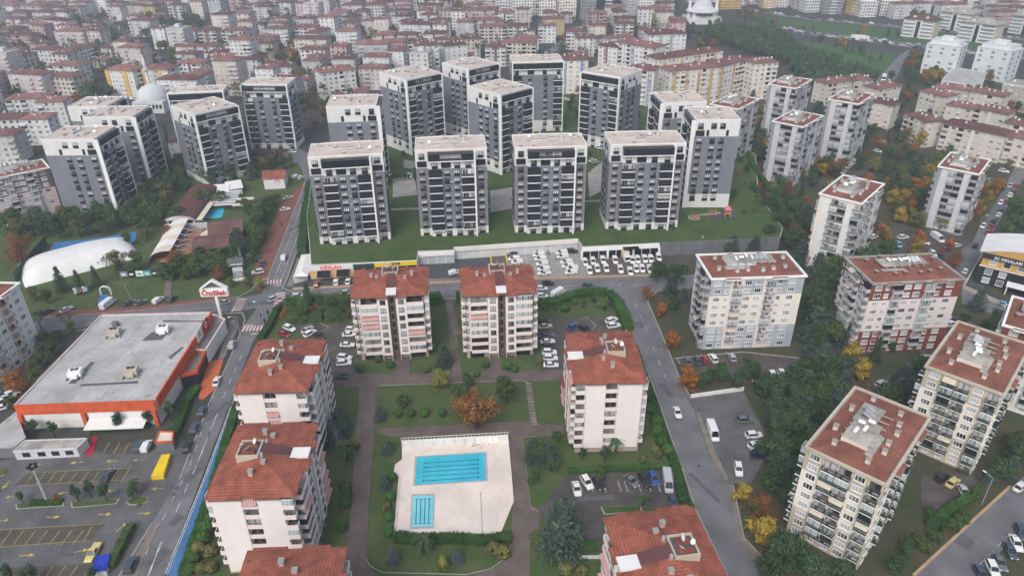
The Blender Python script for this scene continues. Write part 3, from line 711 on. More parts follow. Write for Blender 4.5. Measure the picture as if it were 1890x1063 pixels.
# raised garden terrace the grey towers stand on
struct('garden_terrace', [[(-72.27, 230.05), (-34.36, 232.82), (-34.78, 240.29), (-21.52, 240.96), (-21.67, 243.24), (25.73, 249.92), (26.55, 242.87), (55.93, 245.6), (103.12, 249.99), (107.09, 258.85), (107.64, 292.58), (121.1, 341.65), (119.18, 441.37), (82.4, 461.75), (43.72, 498.67), (-15.27, 485.61), (-89.81, 417.79), (-95.42, 363.51), (-92.67, 316.47), (-84.32, 272.99)]], 4.98, 'wall_palegrey', 5.2)
struct('terrace_lawn', [[(-72.18, 230.47), (-34.61, 233.25), (-35.04, 240.74), (-21.75, 241.42), (-21.9, 243.71), (25.56, 250.41), (26.8, 243.32), (55.81, 246.07), (103.07, 250.48), (106.88, 258.85), (107.4, 292.58), (120.83, 341.66), (118.56, 440.15), (82.19, 460.42), (43.6, 497.15), (-15.23, 484.16), (-89.28, 416.66), (-94.94, 362.63), (-92.26, 315.77), (-84.09, 272.98)]], 5.02, 'lawn_lush')
struct('courtyard_paving', [[(-9.3, 300.01), (2.05, 304.32), (1.39, 279.77), (-8.76, 275.99)], [(36.02, 320.79), (48.13, 343.33), (43.85, 303.46), (33.88, 290.98)], [(-54.83, 315.67), (-45.41, 321.12), (-41.31, 295.59), (-51.61, 292.69)], [(-53.11, 341.65), (-11.06, 321.81), (-10.88, 314.73), (-51.64, 330.05)], [(-50.62, 280.77), (1.42, 283.83), (43.03, 288.97), (42.81, 287.17), (1.41, 282.07), (-50.3, 278.48)], [(72.33, 271.12), (86.42, 274.17), (85.99, 272.51), (71.97, 269.49)]], 5.05, 'concrete')

# ---------------------------------------------------------------- red-roofed blocks round the pool
def hip_roof(b, x0, x1, y0, y1, z, rise, mat, over=0.5, ridge=0.35):
    x0 -= over; x1 += over; y0 -= over; y1 += over
    if (x1 - x0) >= (y1 - y0):
        k = (y1 - y0) / 2 * (1 - ridge * 0.0); ym = (y0 + y1) / 2
        p, q = (x0 + k, ym, z + rise), (x1 - k, ym, z + rise)
        b.face([(x0, y0, z), (x1, y0, z), q, p], mat); b.face([(x1, y1, z), (x0, y1, z), p, q], mat)
        b.face([(x0, y1, z), (x0, y0, z), p], mat); b.face([(x1, y0, z), (x1, y1, z), q], mat)
    else:
        k = (x1 - x0) / 2; xm = (x0 + x1) / 2
        p, q = (xm, y0 + k, z + rise), (xm, y1 - k, z + rise)
        b.face([(x1, y0, z), (x1, y1, z), q, p], mat); b.face([(x0, y1, z), (x0, y0, z), p, q], mat)
        b.face([(x0, y0, z), (x1, y0, z), p], mat); b.face([(x1, y1, z), (x0, y1, z), q], mat)
    b.box(x0, x1, y0, y1, z - 0.28, z - 0.003, 'column_brown')
def red_block(x, y, rz, label, seed, faces='FLR'):
    r = random.Random(seed)
    W, D, fh, n = 20.8, 17.6, 2.72, 7
    g = 2.7; H = g + n * fh
    root = tag(empty('apartment_block', x, y, 0, rz), label, 'apartment block', 'red roofed blocks round the pool')
    foot(x, y, rz, W, D, 1.0)
    b = MB()
    b.box(0.5, W - 0.5, 1.4, D - 0.6, 0, H, 'wall_pinkwhite', bottom=False)
    b.box(9.85, 12.1, 1.2, 1.42, 0, H, 'wall_brown')
    b.box(10.3, 11.65, 1.0, 1.2, 2.5, H, 'column_brown')
    for k in range(n): b.box(10.5, 11.4, 0.97, 1.0, g + k * fh + 0.4, g + k * fh + 2.2, 'pane_dark')
    b.build('wall', root)
    for (x0, x1) in ((6.9, 9.85), (12.1, 15.05)):
        p = MB(); p.box(x0, x1, -0.25, 1.39, 2.2, H - 0.003, 'wall_panel'); p.box(x0 - 0.02, x0 + 0.25, -0.1, 1.3, 0, 2.2, 'trim_pink'); p.box(x1 - 0.25, x1 + 0.02, -0.1, 1.3, 0, 2.2, 'trim_pink')
        p.build('pillar', root)
    plin = MB(); plin.box(0.4, W - 0.4, 1.25, D - 0.5, 0, g - 0.3, 'trim_pink'); plin.box(1.4, 5.6, 1.2, 1.3, 0.1, 2.3, 'pane_dark'); plin.box(15.2, 19.4, 1.2, 1.3, 0.1, 2.3, 'pane_dark')
    plin.build('plinth', root)
    win = lib('w13', lambda: m_casement(1.5, 1.35, 2, 'column_brown', 'pane'))
    sm = lib('w08', lambda: m_casement(0.7, 1.1, 1, 'column_brown', 'pane'))
    def bal(w, dp, k): return lib(('rb', w, dp, k), lambda: m_balcony(w, dp, k, 'wall_pinkwhite', 'wall_pinkwhite', fh))
    def pick(): return r.choices((0, 1, 2, 3, 5), (0.56, 0.18, 0.14, 0.10, 0.02))[0]
    for f in range(n):
        z = g + f * fh
        if 'F' in faces:
            for u in (8.4, 13.6): put(root, 'window', win, 'F', u, z + 0.75, W, D, 0.25)
            for u in (4.35, 17.45): put(root, 'balcony', bal(4.9, 1.6, pick()), 'F', u, z, W, D, -1.4)
            for u in (0.95, 19.85): put(root, 'window', sm, 'F', u, z + 0.8, W, D, -1.4)
        for s in 'LR':
            if s in faces:
                flip = s == 'L'
                put(root, 'balcony', bal(2.9, 0.8, pick() if r.random() < .7 else 0), s, 9.4 if not flip else D - 9.4, z, W, D, -0.5)
                put(root, 'balcony', bal(2.3, 1.2, 0 if r.random() < .7 else 1), s, 1.95 if not flip else D - 1.95, z, W, D, -0.5)
                put(root, 'balcony', bal(1.9, 1.1, 0 if r.random() < .8 else 1), 'B', W - 1.5 if flip else 1.5, z, W, D, -0.6)
    pn = MB()
    for s, x0, x1 in (('L', -0.35, 0.52), ('R', W - 0.52, W + 0.35)):
        for (y0, y1) in ((3.2, 7.9), (10.9, 16.6)):
            q = MB(); q.box(x0, x1, y0, y1, 1.4 if s == 'L' else 2.0, H - 0.003, 'wall_panel'); q.build('wall_panel', root)
    rf = MB()
    hip_roof(rf, 0, W, 0.6, D - 0.3, H + 0.28, 2.5, 'roof_red', 0.45)
    roof = rf.build('roof', root)
    for (x0, x1, y0, y1) in ((6.6, 10.1, -0.75, 3.0), (11.9, 15.4, -0.75, 3.0), (-0.95, 2.5, 3.0, 8.1), (-0.95, 2.5, 10.7, 16.8), (W - 2.5, W + 0.95, 3.0, 8.1), (W - 2.5, W + 0.95, 10.7, 16.8)):
        e = MB(); z = H + 0.30
        if x1 - x0 < 3.4 and y1 - y0 > 3.6 or x0 < 0 or x1 > W:
            zo, zi = (z, z + 0.75) if x0 < 0 else (z + 0.75, z)
            e.face([(x0, y0, zo), (x1, y0, zi), (x1, y1, zi), (x0, y1, zo)], 'roof_red')
            xx = x0 if x0 < 0 else x1
            e.face([(xx, y0, z - 0.3), (xx, y1, z - 0.3), (xx, y1, z), (xx, y0, z)], 'column_brown')
            for yy in (y0, y1): e.face([(x0, yy, z - 0.3), (x1, yy, z - 0.3), (x1, yy, zi), (x0, yy, zo)], 'column_brown')
        else:
            e.face([(x0, y0, z), (x1, y0, z), (x1, y1, z + 0.92), (x0, y1, z + 0.92)], 'roof_red')
            e.face([(x0, y0, z - 0.3), (x1, y0, z - 0.3), (x1, y0, z), (x0, y0, z)], 'column_brown')
            for xx in (x0, x1): e.face([(xx, y0, z - 0.3), (xx, y1, z - 0.3), (xx, y1, z + 0.92), (xx, y0, z)], 'column_brown')
        e.build('roof_wing', roof)
    t = MB(); z = H + 1.3                                   # sunken roof terrace with dishes
    for (x0, x1, y0, y1) in ((8.0, 12.8, 9.2, 9.5), (8.0, 12.8, 13.4, 13.7), (8.0, 8.3, 9.5, 13.4), (12.5, 12.8, 9.5, 13.4)): t.box(x0, x1, y0, y1, z, H + 3.3, 'wall_beige')
    t.box(8.3, 12.5, 9.5, 13.4, z, H + 2.86, 'roof_patch')
    for k in range(2): t.box(9.0 + 2.0 * k, 10.0 + 2.0 * k, 10.2, 12.8, H + 2.86, H + 3.4, 'roof_red')
    t.build('roof_terrace', root)
    for (px, py, rr, az) in ((9.3, 11.4, 0.75, 1.0), (11.6, 10.5, 0.6, 2.2), (10.4, 12.9, 0.55, 0.3)):
        dsh = MB(); dish(dsh, px, py, H + 2.9, rr, az); dsh.build('satellite_dish', root)
    k_ = MB(); k_.face([(9.5, 3.6, H + 1.62), (12.3, 3.6, H + 1.62), (12.3, 9.2, H + 3.1), (9.5, 9.2, H + 3.1)], 'roof_maroon')
    for xx in (9.5, 12.3): k_.box(xx - 0.08, xx + 0.08, 3.6, 9.19, H + 0.6, H + 1.9, 'column_brown')
    k_.build('roof_hatch', root)
    s_ = MB(); s_.box(9.5, 12.4, -0.2, 3.5, H + 0.9, H + 1.35, 'fabric_white'); s_.build('skylight', root)
    cm = lib('rchim', lambda: (lambda q_: (q_.box(-0.42, 0.42, -0.42, 0.42, -0.8, 0.9, 'trim_pink'), q_.box(-0.52, 0.52, -0.52, 0.52, 0.9, 1.05, 'roof_concrete'), q_.mesh('chimney'))[-1])(MB()))
    fl = lib('rflue', lambda: (lambda q_: (q_.tube((0, 0, -0.6), (0, 0, 1.0), 0.36, 'galvanised', n=10), q_.tube((0, 0, 1.0), (0, 0, 1.35), 0.2, 'galvanised', n=8), q_.mesh('flue'))[-1])(MB()))
    for (px, py) in ((6.6, 8.2), (14.6, 7.6), (4.8, 9.8), (16.6, 10.4)): obj('chimney', cm, root, (px + r.uniform(-.5, .5), py + r.uniform(-.5, .5), H + 1.9))
    for (px, py) in ((8.4, 8.6), (12.4, 8.6)): obj('flue', fl, root, (px, py, H + 2.4))
    return root
f_ = (-45.67, 176.77, 5.64, 21.72); red_block(f_[0] + 0.3, f_[1] - 0.4, f_[2], 'red roofed block beside the left garden stairs, its entrance front to the path'.replace('left ', ''), 21, 'FLR')
f_ = (-13.89, 177.51, 5.06, 20.96); red_block(f_[0], f_[1] - 0.4, f_[2], 'red roofed block in front of the dealer yard with one dark red awning', 22, 'FLR')
red_block(-47.4, 134.6, 91.5, 'red roofed block beside the road and the residents car park, white blank side wall', 23, 'FL')
red_block(-41.8, 101.6, 91.5, 'red roofed block between two others along the blue cycle lane', 24, 'FL')
red_block(-28.6, 68.0, 92.5, 'red roofed block cut off below, behind the pool garden', 25, 'FL')
red_block(13.6, 157.4, -88.5, 'red roofed block beside the side road hedge with palm in front', 26, 'FR')
red_block(16.4, 95.0, -81.5, 'red roofed block below the car park with the camper van', 27, 'FLR')

# ---------------------------------------------------------------- slab blocks with balconies (beige, blue, maroon, pale grey)
def slab_block(x, y, rz, W, D, floors, fh, cols, label, seed, faces, style, group, roofm='roof_dull', parapet='white_trim'):
    """cols: long face columns; style: dict with zone colours and rail material."""
    r = random.Random(seed)
    root = tag(empty('apartment_block', x, y, 0, rz), label, 'apartment block', group)
    foot(x, y, rz, W, D)
    H = floors * fh
    top_n, bot_n = style.get('top', 2), style.get('bot', 3)
    zA, zB = bot_n * fh, H - top_n * fh
    b = MB()
    b.box(0, W, 0, D, 0, zA, style['low'], bottom=False); b.box(0, W, 0, D, zA, zB, style['mid'], bottom=False); b.box(0, W, 0, D, zB, H + 0.2, style['high'], bottom=False)
    b.build('wall', root)
    if style.get('stripe'):
        for f in 'FLRB':
            ln = W if f in 'FB' else D
            for u, wd in style['stripe'](ln):
                px, py, rr = face_at(f, u, W, D, 0.0)
                q = MB(); q.box(-wd / 2, wd / 2, -0.14, 0.01, 0.2, H - 0.1, style['stripe_m']); o = q.build('wall_stripe', root); o.location = (px, py, 0); o.rotation_euler[2] = R(rr)
    if style.get('bay'):
        for u in style['bay'](W):
            q = MB(); q.box(u - 2.0, u + 2.0, -0.08, 0.01, 0.2, H, style['bay_m']); q.build('wall_stripe', root)
    lw = lib(('cw', 1.9), lambda: m_casement(1.9, 1.35, 3)); sw = lib(('cw', 1.2), lambda: m_casement(1.2, 1.3, 2))
    rail = style['rail']
    def bal(w, dp, k): return lib(('sb', w, dp, k, rail, style['mid'], fh), lambda: m_balcony(w, dp, k, style['mid'], rail, fh))
    def pick(): return r.choices((0, 1, 3, 4), style.get('mix', (0.55, 0.28, 0.10, 0.07)))[0]
    for f in range(floors):
        z = f * fh
        for s in faces:
            ln, cl_ = (W, cols) if s in 'FB' else (D, style['short'])
            for kind, u in cl_:
                u = u * ln
                if kind == 'w' : put(root, 'window', lw, s, u, z + 0.85, W, D)
                elif kind == 's': put(root, 'window', sw, s, u, z + 0.85, W, D)
                elif f == 0 and kind == 'b' and style.get('groundless', True): put(root, 'window', sw, s, u, z + 0.85, W, D)
                elif kind == 'b': put(root, 'balcony', bal(2.7, style.get('dp', 0.95), pick()), s, u, z, W, D)
                elif kind == 'c': put(root, 'balcony', bal(2.4, style.get('dp', 0.95) + 0.2, pick()), s, u, z, W, D)
        if 'L' in faces and f: put(root, 'balcony', bal(2.4, style.get('dp', 0.95) + 0.3, pick()), 'B', W - 1.6, z, W, D)
    rf = MB()
    hip_roof(rf, 0.3, W - 0.3, 0.3, D - 0.3, H + 0.45, 1.3, roofm, 0.0)
    roof = rf.build('roof', root)
    pp = MB()
    for (x0, x1, y0, y1) in ((-0.5, W + 0.5, -0.5, 0.1), (-0.5, W + 0.5, D - 0.1, D + 0.5), (-0.5, 0.1, 0.1, D - 0.1), (W - 0.1, W + 0.5, 0.1, D - 0.1)): pp.box(x0, x1, y0, y1, H + 0.2, H + 0.75, parapet)
    for s in (0.22, 0.72): pp.box(W * s - 2.2, W * s + 2.2, -1.35, -0.503, H + 0.25, H + 0.72, parapet, top=roofm)
    pp.build('parapet', root)
    # stair head, concrete slabs, solar panels and tanks in the middle of the roof
    cx, cy = W * 0.5, D * 0.55
    hd = MB(); hm = style.get('head', 'wall_beige')
    hd.box(cx - 7.5, cx + 1.0, cy - 2.6, cy + 2.6, H + 0.6, H + 2.3, hm, top='roof_concrete'); hd.box(cx + 1.003, cx + 7.5, cy - 1.2, cy + 3.2, H + 0.6, H + 1.9, hm, top='roof_concrete')
    hd.box(cx - 8.4, cx - 1.2, cy - 4.0, cy - 2.603, H + 0.5, H + 1.6, hm, top='roof_concrete')
    hd.build('stair_head', root)
    for k in range(3):
        q = MB(); px = cx + 1.6 + k * 1.3
        q.face([(px, cy - 0.4, H + 2.2), (px + 1.15, cy - 0.4, H + 2.2), (px + 1.15, cy + 1.8, H + 3.1), (px, cy + 1.8, H + 3.1)], 'galvanised' if seed % 2 else 'wall_palegrey')
        q.box(px, px + 1.15, cy + 1.7, cy + 1.8, H + 2.0, H + 3.08, 'grey_metal'); q.build('solar_panel', root)
    for k in range(6):
        q = MB(); px = cx - 7.0 + k * 2.3; q.box(px, px + 0.25, cy - 3.6, cy + 2.9, H + 2.3, H + 2.5, 'roof_concrete'); q.build('roof_rib', root)
    tk = lib('tank', lambda: (lambda q_: (q_.tube((-0.7, 0, 0.5), (0.7, 0, 0.5), 0.42, 'white_trim', n=10), q_.face([(-0.7, 0.42 * math.cos(a * math.pi / 5), 0.5 + 0.42 * math.sin(a * math.pi / 5)) for a in range(10)], 'white_trim'), q_.box(-0.5, 0.5, -0.1, 0.1, -0.1, 0.3, 'grey_metal'), q_.mesh('water_tank'))[-1])(MB()))
    for k in range(4): obj('water_tank', tk, root, (cx - 4.6 + k * 1.7 + r.uniform(-.3, .3), cy + r.uniform(-1.0, 1.0), H + 2.5), r.choice((0, 90)))
    cm = lib(('bch', hm), lambda: (lambda q_: (q_.box(-0.45, 0.45, -0.45, 0.45, -0.6, 0.8, hm), q_.box(-0.55, 0.55, -0.55, 0.55, 0.8, 0.95, 'roof_concrete'), q_.mesh('chimney'))[-1])(MB()))
    for u, v in ((0.12, 0.3), (0.3, 0.2), (0.42, 0.22), (0.58, 0.2), (0.7, 0.24), (0.84, 0.3), (0.9, 0.7), (0.15, 0.75), (0.66, 0.85), (0.34, 0.86)):
        obj('chimney', cm, root, (W * u, D * v, H + 1.1))
    return root
LONG = (('w', .075), ('s', .175), ('b', .285), ('w', .40), ('w', .51), ('b', .64), ('s', .745), ('w', .87))
SHORT = (('c', -0.0 + .09), ('w', .27), ('b', .43), ('b', .62), ('w', .80), ('c', .94))
SHORTL = (('w', .13), ('b', .335), ('b', .525), ('w', .71), ('c', .90))
BE = dict(low='wall_beige', mid='wall_creamwhite', high='wall_beige', rail='dark_green', short=SHORTL, head='wall_cream')
f_ = (59.91, 111.66, -52.1, 14.43)
# the beige pair: short face to the viewer, long face along the lower road
def beige(f, lb, sd):
    # f = short face: left corner, turn, length; long front runs from the short face's right end
    c, s = math.cos(R(f[2])), math.sin(R(f[2]))
    x1, y1 = f[0] + c * f[3], f[1] + s * f[3]
    return slab_block(x1, y1, f[2] + 90, 26.5, f[3], 9, 2.62, LONG, lb, sd, 'FL', BE, 'beige blocks above the lower road', 'roof_dull', 'wall_beige')
beige((f_[0], f_[1], -43.0, 15.4), 'beige block with dark green balconies beside the yellow autumn tree', 31)
f_ = (98.22, 139.21, -47.18, 15.11)
beige((f_[0], f_[1], -43.0, 16.0), 'beige block with dark green balconies behind the taxi car park', 32)
BL = dict(low='wall_blue', mid='wall_creamwhite', high='wall_blue', rail='rail_grey', short=SHORTL, head='wall_palegrey', bay=lambda W: (W * .285, W * .64), bay_m='wall_pinkwhite')
f_ = (57.67, 181.83, 3.1, 27.93)
slab_block(f_[0], f_[1], f_[2], 27.5, 15.0, 9, 2.68, LONG, 'blue grey and white banded block with peach bays beside the orange trees', 33, 'FLR', BL, 'banded slab blocks')
MA = dict(low='wall_maroon', mid='wall_pinkwhite', high='wall_maroon', rail='wall_palegrey', short=SHORTL, head='wall_maroon')
f_ = (103.06, 178.95, 4.81, 25.67)
slab_block(f_[0], f_[1], f_[2], 27.0, 16.0, 9, 2.64, LONG, 'maroon and cream banded block behind the yellow trees', 34, 'FLR', MA, 'banded slab blocks', 'roof_dull', 'roof_concrete')
f_ = (127.19, 157.04, -63.64, 11.18)
slab_block(f_[0], f_[1], -38, 20, 18, 9, 2.62, SHORTL, 'maroon topped white block cut off beside the school yard', 35, 'FL', dict(MA, low='wall_white', mid='wall_white', bot=0, top=3), 'banded slab blocks')
GR = dict(low='wall_midgrey', mid='wall_midgrey', high='wall_midgrey', rail='wall_midgrey', dp=0.6, short=(('w', .20), ('b', .39), ('b', .58), ('w', .76), ('c', .93)), head='wall_palegrey',
          stripe=lambda L_: ((L_ * .20, 2.7), (L_ * .76, 2.7)), stripe_m='wall_palegrey', mix=(0.42, 0.40, 0.16, 0.02))
LONGG = (('c', .06), ('w', .20), ('b', .345), ('s', .46), ('b', .58), ('w', .76), ('c', .92))
def grey_slab(x, y, turn, lb, sd, floors, W=23.0, S=14.0, st=GR):
    c, s = math.cos(R(turn)), math.sin(R(turn))
    return slab_block(x + c * S, y + s * S, turn + 90, W, S, floors, 2.8, LONGG, lb, sd, 'FL', st, 'pale grey striped towers')
grey_slab(135, 379, -39, 'pale grey striped tower beside the pine wood', 41, 11)
grey_slab(119.5, 323, -42, 'pale grey striped tower above the autumn shrubs and garden drive', 42, 10)
grey_slab(154.5, 349, -40, 'pale grey striped tower next to the cream walk-up blocks', 43, 11)
f_ = (95.44, 341.97, -54.83, 11.7)
grey_slab(f_[0], f_[1], -40, 'pale grey striped tower behind the grey tower by the playground', 44, 11)
grey_slab(168.5, 270, -40, 'pale grey striped tower beside the queue of cars', 45, 9, 21.0)
CRM = dict(GR, low='wall_creamwhite', mid='wall_creamwhite', high='wall_creamwhite', stripe_m='wall_white', rail='rail_grey')
grey_slab(108.5, 236, -41, 'cream white tower with brown balcony recesses among dark evergreens', 46, 10, 23.5, 14.0, CRM)
# brown striped block and white block at the edge of view
BRN = dict(low='wall_pink', mid='wall_pink', high='wall_brown', top=3, bot=2, rail='wall_palegrey', short=SHORTL, head='wall_palegrey', mix=(.4, .4, .2, .0))
f_ = (-210.73, 274.82, 40.32, 20.63)
slab_block(f_[0], f_[1], f_[2], f_[3] + 1, 13.0, 8, 2.6, LONG, 'brown and pink striped block beside the grey tower', 47, 'FR', BRN, 'blocks at the edge of the district')
WHT = dict(low='wall_white', mid='wall_white', high='wall_white', rail='wall_peach', short=(('w', .12), ('b', .33), ('b', .52), ('w', .72), ('c', .9)), head='wall_palegrey')
f_ = (-147.79, 164.11, 85.68, 22.73)
slab_block(f_[0], f_[1], f_[2], f_[3], 14.0, 8, 2.7, LONG, 'white block with terracotta balconies beside the shopping centre trees', 48, 'FR', WHT, 'blocks at the edge of the district')

# ---------------------------------------------------------------- pool garden
deck_poly = [(-28.2, 139.21), (-1.27, 141.14), (-0.13, 120.29), (-1.5, 115.92), (-2.68, 112.04), (-6.93, 110.28), (-26.15, 110.46), (-27.47, 128.55), (-29.03, 130.39), (-29.13, 133), (-27.64, 134.88)]
struct('pool_deck', [deck_poly], 0.13, 'deck', 0.3, keep=True)
def pool(name, corners, label, tile, lanes, along):
    root = tag(empty(name, corners[0][0], corners[0][1], 0.075), label, 'swimming pool')
    ox, oy = corners[0]
    q = [(p[0] - ox, p[1] - oy) for p in corners]
    cx = sum(p[0] for p in q) / 4; cy = sum(p[1] for p in q) / 4
    def inset(k): return [(cx + (p[0] - cx) * (1 - k / math.hypot(p[0] - cx, p[1] - cy) * 1.3), cy + (p[1] - cy) * (1 - k / math.hypot(p[0] - cx, p[1] - cy) * 1.3)) for p in q]
    i1 = inset(0.45)
    for k in range(4):
        a, b_, c_, d_ = q[k], q[(k + 1) % 4], i1[(k + 1) % 4], i1[k]
        mb = MB(); mb.prism([a, b_, c_, d_], 0.10, 0.19, 'coping'); mb.build('coping', root)
    mb = MB(); mb.sheet(i1, 0.145, tile); mb.build('water', root)
    def L_(a, b_, t): return (a[0] + (b_[0] - a[0]) * t, a[1] + (b_[1] - a[1]) * t)
    for k in range(lanes):
        t = (k + 1) / (lanes + 1) if lanes != 5 else 0.24 + 0.64 * k / 4
        if along == 'x': a, b_ = L_(i1[0], i1[3], t), L_(i1[1], i1[2], t)
        else: a, b_ = L_(i1[0], i1[1], t), L_(i1[3], i1[2], t)
        a, b_ = L_(a, b_, 0.11), L_(a, b_, 0.90)
        mb = MB(); mb.bar(a, b_, 0.18, 0.146, 0.150, 'lane_navy')
        dx, dy = b_[0] - a[0], b_[1] - a[1]; l = math.hypot(dx, dy); nx, ny = -dy / l * 0.35, dx / l * 0.35
        for e in (a, b_): mb.bar((e[0] - nx, e[1] - ny), (e[0] + nx, e[1] + ny), 0.2, 0.1465, 0.1515, 'lane_navy')
        mb.build('lane_line', root)
pool('swimming_pool', [(-24.51, 135.76), (-6.68, 137.2), (-6.12, 127.17), (-23.81, 125.76)], 'large turquoise pool with five dark lane lines', 'pool_tile', 5, 'x')
pool('children_pool', [(-23.83, 123.06), (-18.43, 123.17), (-17.72, 112.95), (-22.98, 112.7)], 'small pale turquoise pool with four lane lines', 'pool_tile_pale', 4, 'y')
mb = MB(); mb.bar((-7.75, 123.75), (-6.82, 110.57), 0.25, 0.1, 0.215, 'coping'); tag(mb.build('drain_channel'), 'narrow grey drain across the pool deck', 'drain')
pw = [(-28.2, 139.21), (-1.27, 141.14)]
root = tag(empty('pool_wall', *pw[0]), 'white back wall of the pool deck with railing on top', 'wall')
dx, dy = pw[1][0] - pw[0][0], pw[1][1] - pw[0][1]; L0 = math.hypot(dx, dy); root.rotation_euler[2] = math.atan2(dy, dx)
mb = MB(); mb.box(0, L0, -0.02, 0.3, 0, 2.2, 'wall_white'); mb.build('wall_body', root)
for k in range(8):
    mb = MB(); mb.box(L0 * k / 8 * 0.78, L0 * k / 8 * 0.78 + 0.25, -0.25, -0.02, 0.13, 1.9, 'wall_palegrey'); mb.build('buttress', root)
for k in range(4):
    mb = MB(); mb.box(L0 * 0.70 + k * 1.45, L0 * 0.70 + k * 1.45 + 1.1, -0.10, -0.025, 0.15, 1.7, 'white_trim'); mb.build('cabin_door', root)
mb = MB(); mb.box(0, L0, 0.1, 0.2, 3.0, 3.08, 'white_trim')
for k in range(30): mb.box(L0 * k / 29 - 0.04, L0 * k / 29 + 0.04, 0.1, 0.2, 2.2, 3.0, 'white_trim')
mb.build('railing', root)
for nm, a, b_ in (('white railing along the path side of the pool deck', (-1.27, 141.14), (-0.01, 120.29)), ('white railing along the shrub side of the pool deck', (-27.47, 128.55), (-26.15, 110.46))):
    root = tag(empty('pool_railing', *a), nm, 'railing')
    v = (b_[0] - a[0], b_[1] - a[1]); l = math.hypot(*v); root.rotation_euler[2] = math.atan2(v[1], v[0])
    mb = MB(); mb.box(0, l, -0.04, 0.04, 0.95, 1.05, 'white_trim'); mb.box(0, l, -0.06, 0.06, 0.0, 0.35, 'wall_white'); mb.build('rail', root)
    for k in range(int(l / 2) + 1): mb = MB(); mb.box(k * 2, k * 2 + 0.08, -0.03, 0.03, 0.35, 0.95, 'white_trim'); mb.build('post', root)
# garden stairs: each step a piece
def stairs(a, b_, w, n, label):
    root = tag(empty('garden_stairs', *a), label, 'stairs')
    v = (b_[0] - a[0], b_[1] - a[1]); l = math.hypot(*v); root.rotation_euler[2] = math.atan2(v[1], v[0])
    t = lib(('step', round(l / n, 2), w), lambda: (lambda q: (q.box(0, l / n * 0.72, -w / 2, w / 2, 0, 0.16, 'brick_path', top='pavement'), q.mesh('step'))[-1])(MB()))
    for k in range(n): obj('step', t, root, (k * l / n, 0, 0.10 + 0.02 * (k % 2)))
stairs((-17.42, 191.11), (-21.4, 210.61), 2.4, 22, 'broad garden stairs between the two red roofed blocks')
stairs((5.57, 147.16), (4.44, 165.98), 1.7, 16, 'narrow garden stairs beside the rust coloured tree')
stairs((-119.75, 216.51), (-125.11, 232.35), 2.4, 10, 'stairs climbing the lawn to the restaurant')

# ---------------------------------------------------------------- shopping centre
def quad_building(name, poly, h, label, cat, wallm, roofm, parapet=0.0, par_m=None, group=None):
    root = tag(empty(name, *poly[0]), label, cat, group)
    q = [(p[0] - poly[0][0], p[1] - poly[0][1]) for p in poly]
    mb = MB(); mb.prism(q, 0, h, wallm, cap=False); mb.build('wall', root)
    mb = MB(); mb.sheet(q, h, roofm); mb.build('roof', root)
    if parapet:
        mb = MB()
        for k in range(len(q)): mb.bar(q[k], q[(k + 1) % len(q)], 0.35, h - 0.3, h + parapet, par_m or wallm)
        mb.build('parapet', root)
    FOOT.append(poly)
    return root, q
mall_p = [(-128.65, 147.58), (-93.37, 149.15), (-94.51, 192.95), (-128.05, 191.82)]
mall, mq = quad_building('shopping_centre', mall_p, 7.6, 'shopping centre with grey roof and orange fascia beside its car park', 'shop', 'wall_offwhite', 'roof_membrane', 0.4, 'wall_palegrey')
def band(root, a, b_, z0, z1, t, mat, name, off=0.0):
    dx, dy = b_[0] - a[0], b_[1] - a[1]; l = math.hypot(dx, dy); nx, ny = dy / l * off, -dx / l * off
    mb = MB(); mb.bar((a[0] + nx, a[1] + ny), (b_[0] + nx, b_[1] + ny), t, z0, z1, mat); return mb.build(name, root)
def lerp(a, b_, t): return (a[0] + (b_[0] - a[0]) * t, a[1] + (b_[1] - a[1]) * t)
band(mall, mq[0], mq[1], 5.0, 8.1, 0.5, 'orange', 'fascia', 0.25)
band(mall, lerp(mq[1], mq[2], 0.012), mq[2], 5.0, 8.1, 0.5, 'orange', 'fascia', 0.25)
band(mall, mq[3], mq[0], 7.0, 8.05, 0.12, 'orange', 'fascia', 0.26)
band(mall, mq[2], mq[3], 7.0, 8.05, 0.12, 'orange', 'fascia', 0.26)
for t in (0.015, 0.47, 0.985): 
    p = lerp(mq[0], mq[1], t); mb = MB(); mb.box(p[0] - 0.5, p[0] + 0.5, p[1] - 0.9, p[1] - 0.1, 0, 5.0, 'orange'); mb.build('pier', mall)
for t0, t1 in ((0.04, 0.45), (0.5, 0.9)):
    band(mall, lerp(mq[0], mq[1], t0), lerp(mq[0], mq[1], t1), 2.6, 4.9, 0.2, 'fabric_white', 'wall_panel', 0.2)
    band(mall, lerp(mq[0], mq[1], t0), lerp(mq[0], mq[1], t1), 0.1, 2.2, 0.2, 'pane_dark' if t0 > .3 else 'wall_offwhite', 'shop_front', 0.12)
a, b_ = lerp(mq[0], mq[1], 0.5), lerp(mq[0], mq[1], 0.93)
mb = MB(); mb.face([(a[0], a[1] - 0.4, 3.0), (b_[0], b_[1] - 0.4, 3.0), (b_[0], b_[1] - 4.0, 2.3), (a[0], a[1] - 4.0, 2.3)], 'fabric_white'); mb.face([(a[0], a[1] - 4.0, 2.3), (b_[0], b_[1] - 4.0, 2.3), (b_[0], b_[1] - 4.0, 2.0), (a[0], a[1] - 4.0, 2.0)], 'fabric_white'); mb.build('awning', mall)
tro = lib('trolley', lambda: (lambda q_: (q_.box(-0.25, 0.25, -0.4, 0.4, 0.5, 0.95, 'dark_green'), q_.box(-0.22, 0.22, -0.4, 0.4, 0.12, 0.2, 'sign_red'), [q_.tube((sx * .2, sy * .35, 0.05), (sx * .2, sy * .35, 0.5), 0.03, 'grey_metal') for sx in (-1, 1) for sy in (-1, 1)], q_.mesh('shopping_trolley'))[-1])(MB()))
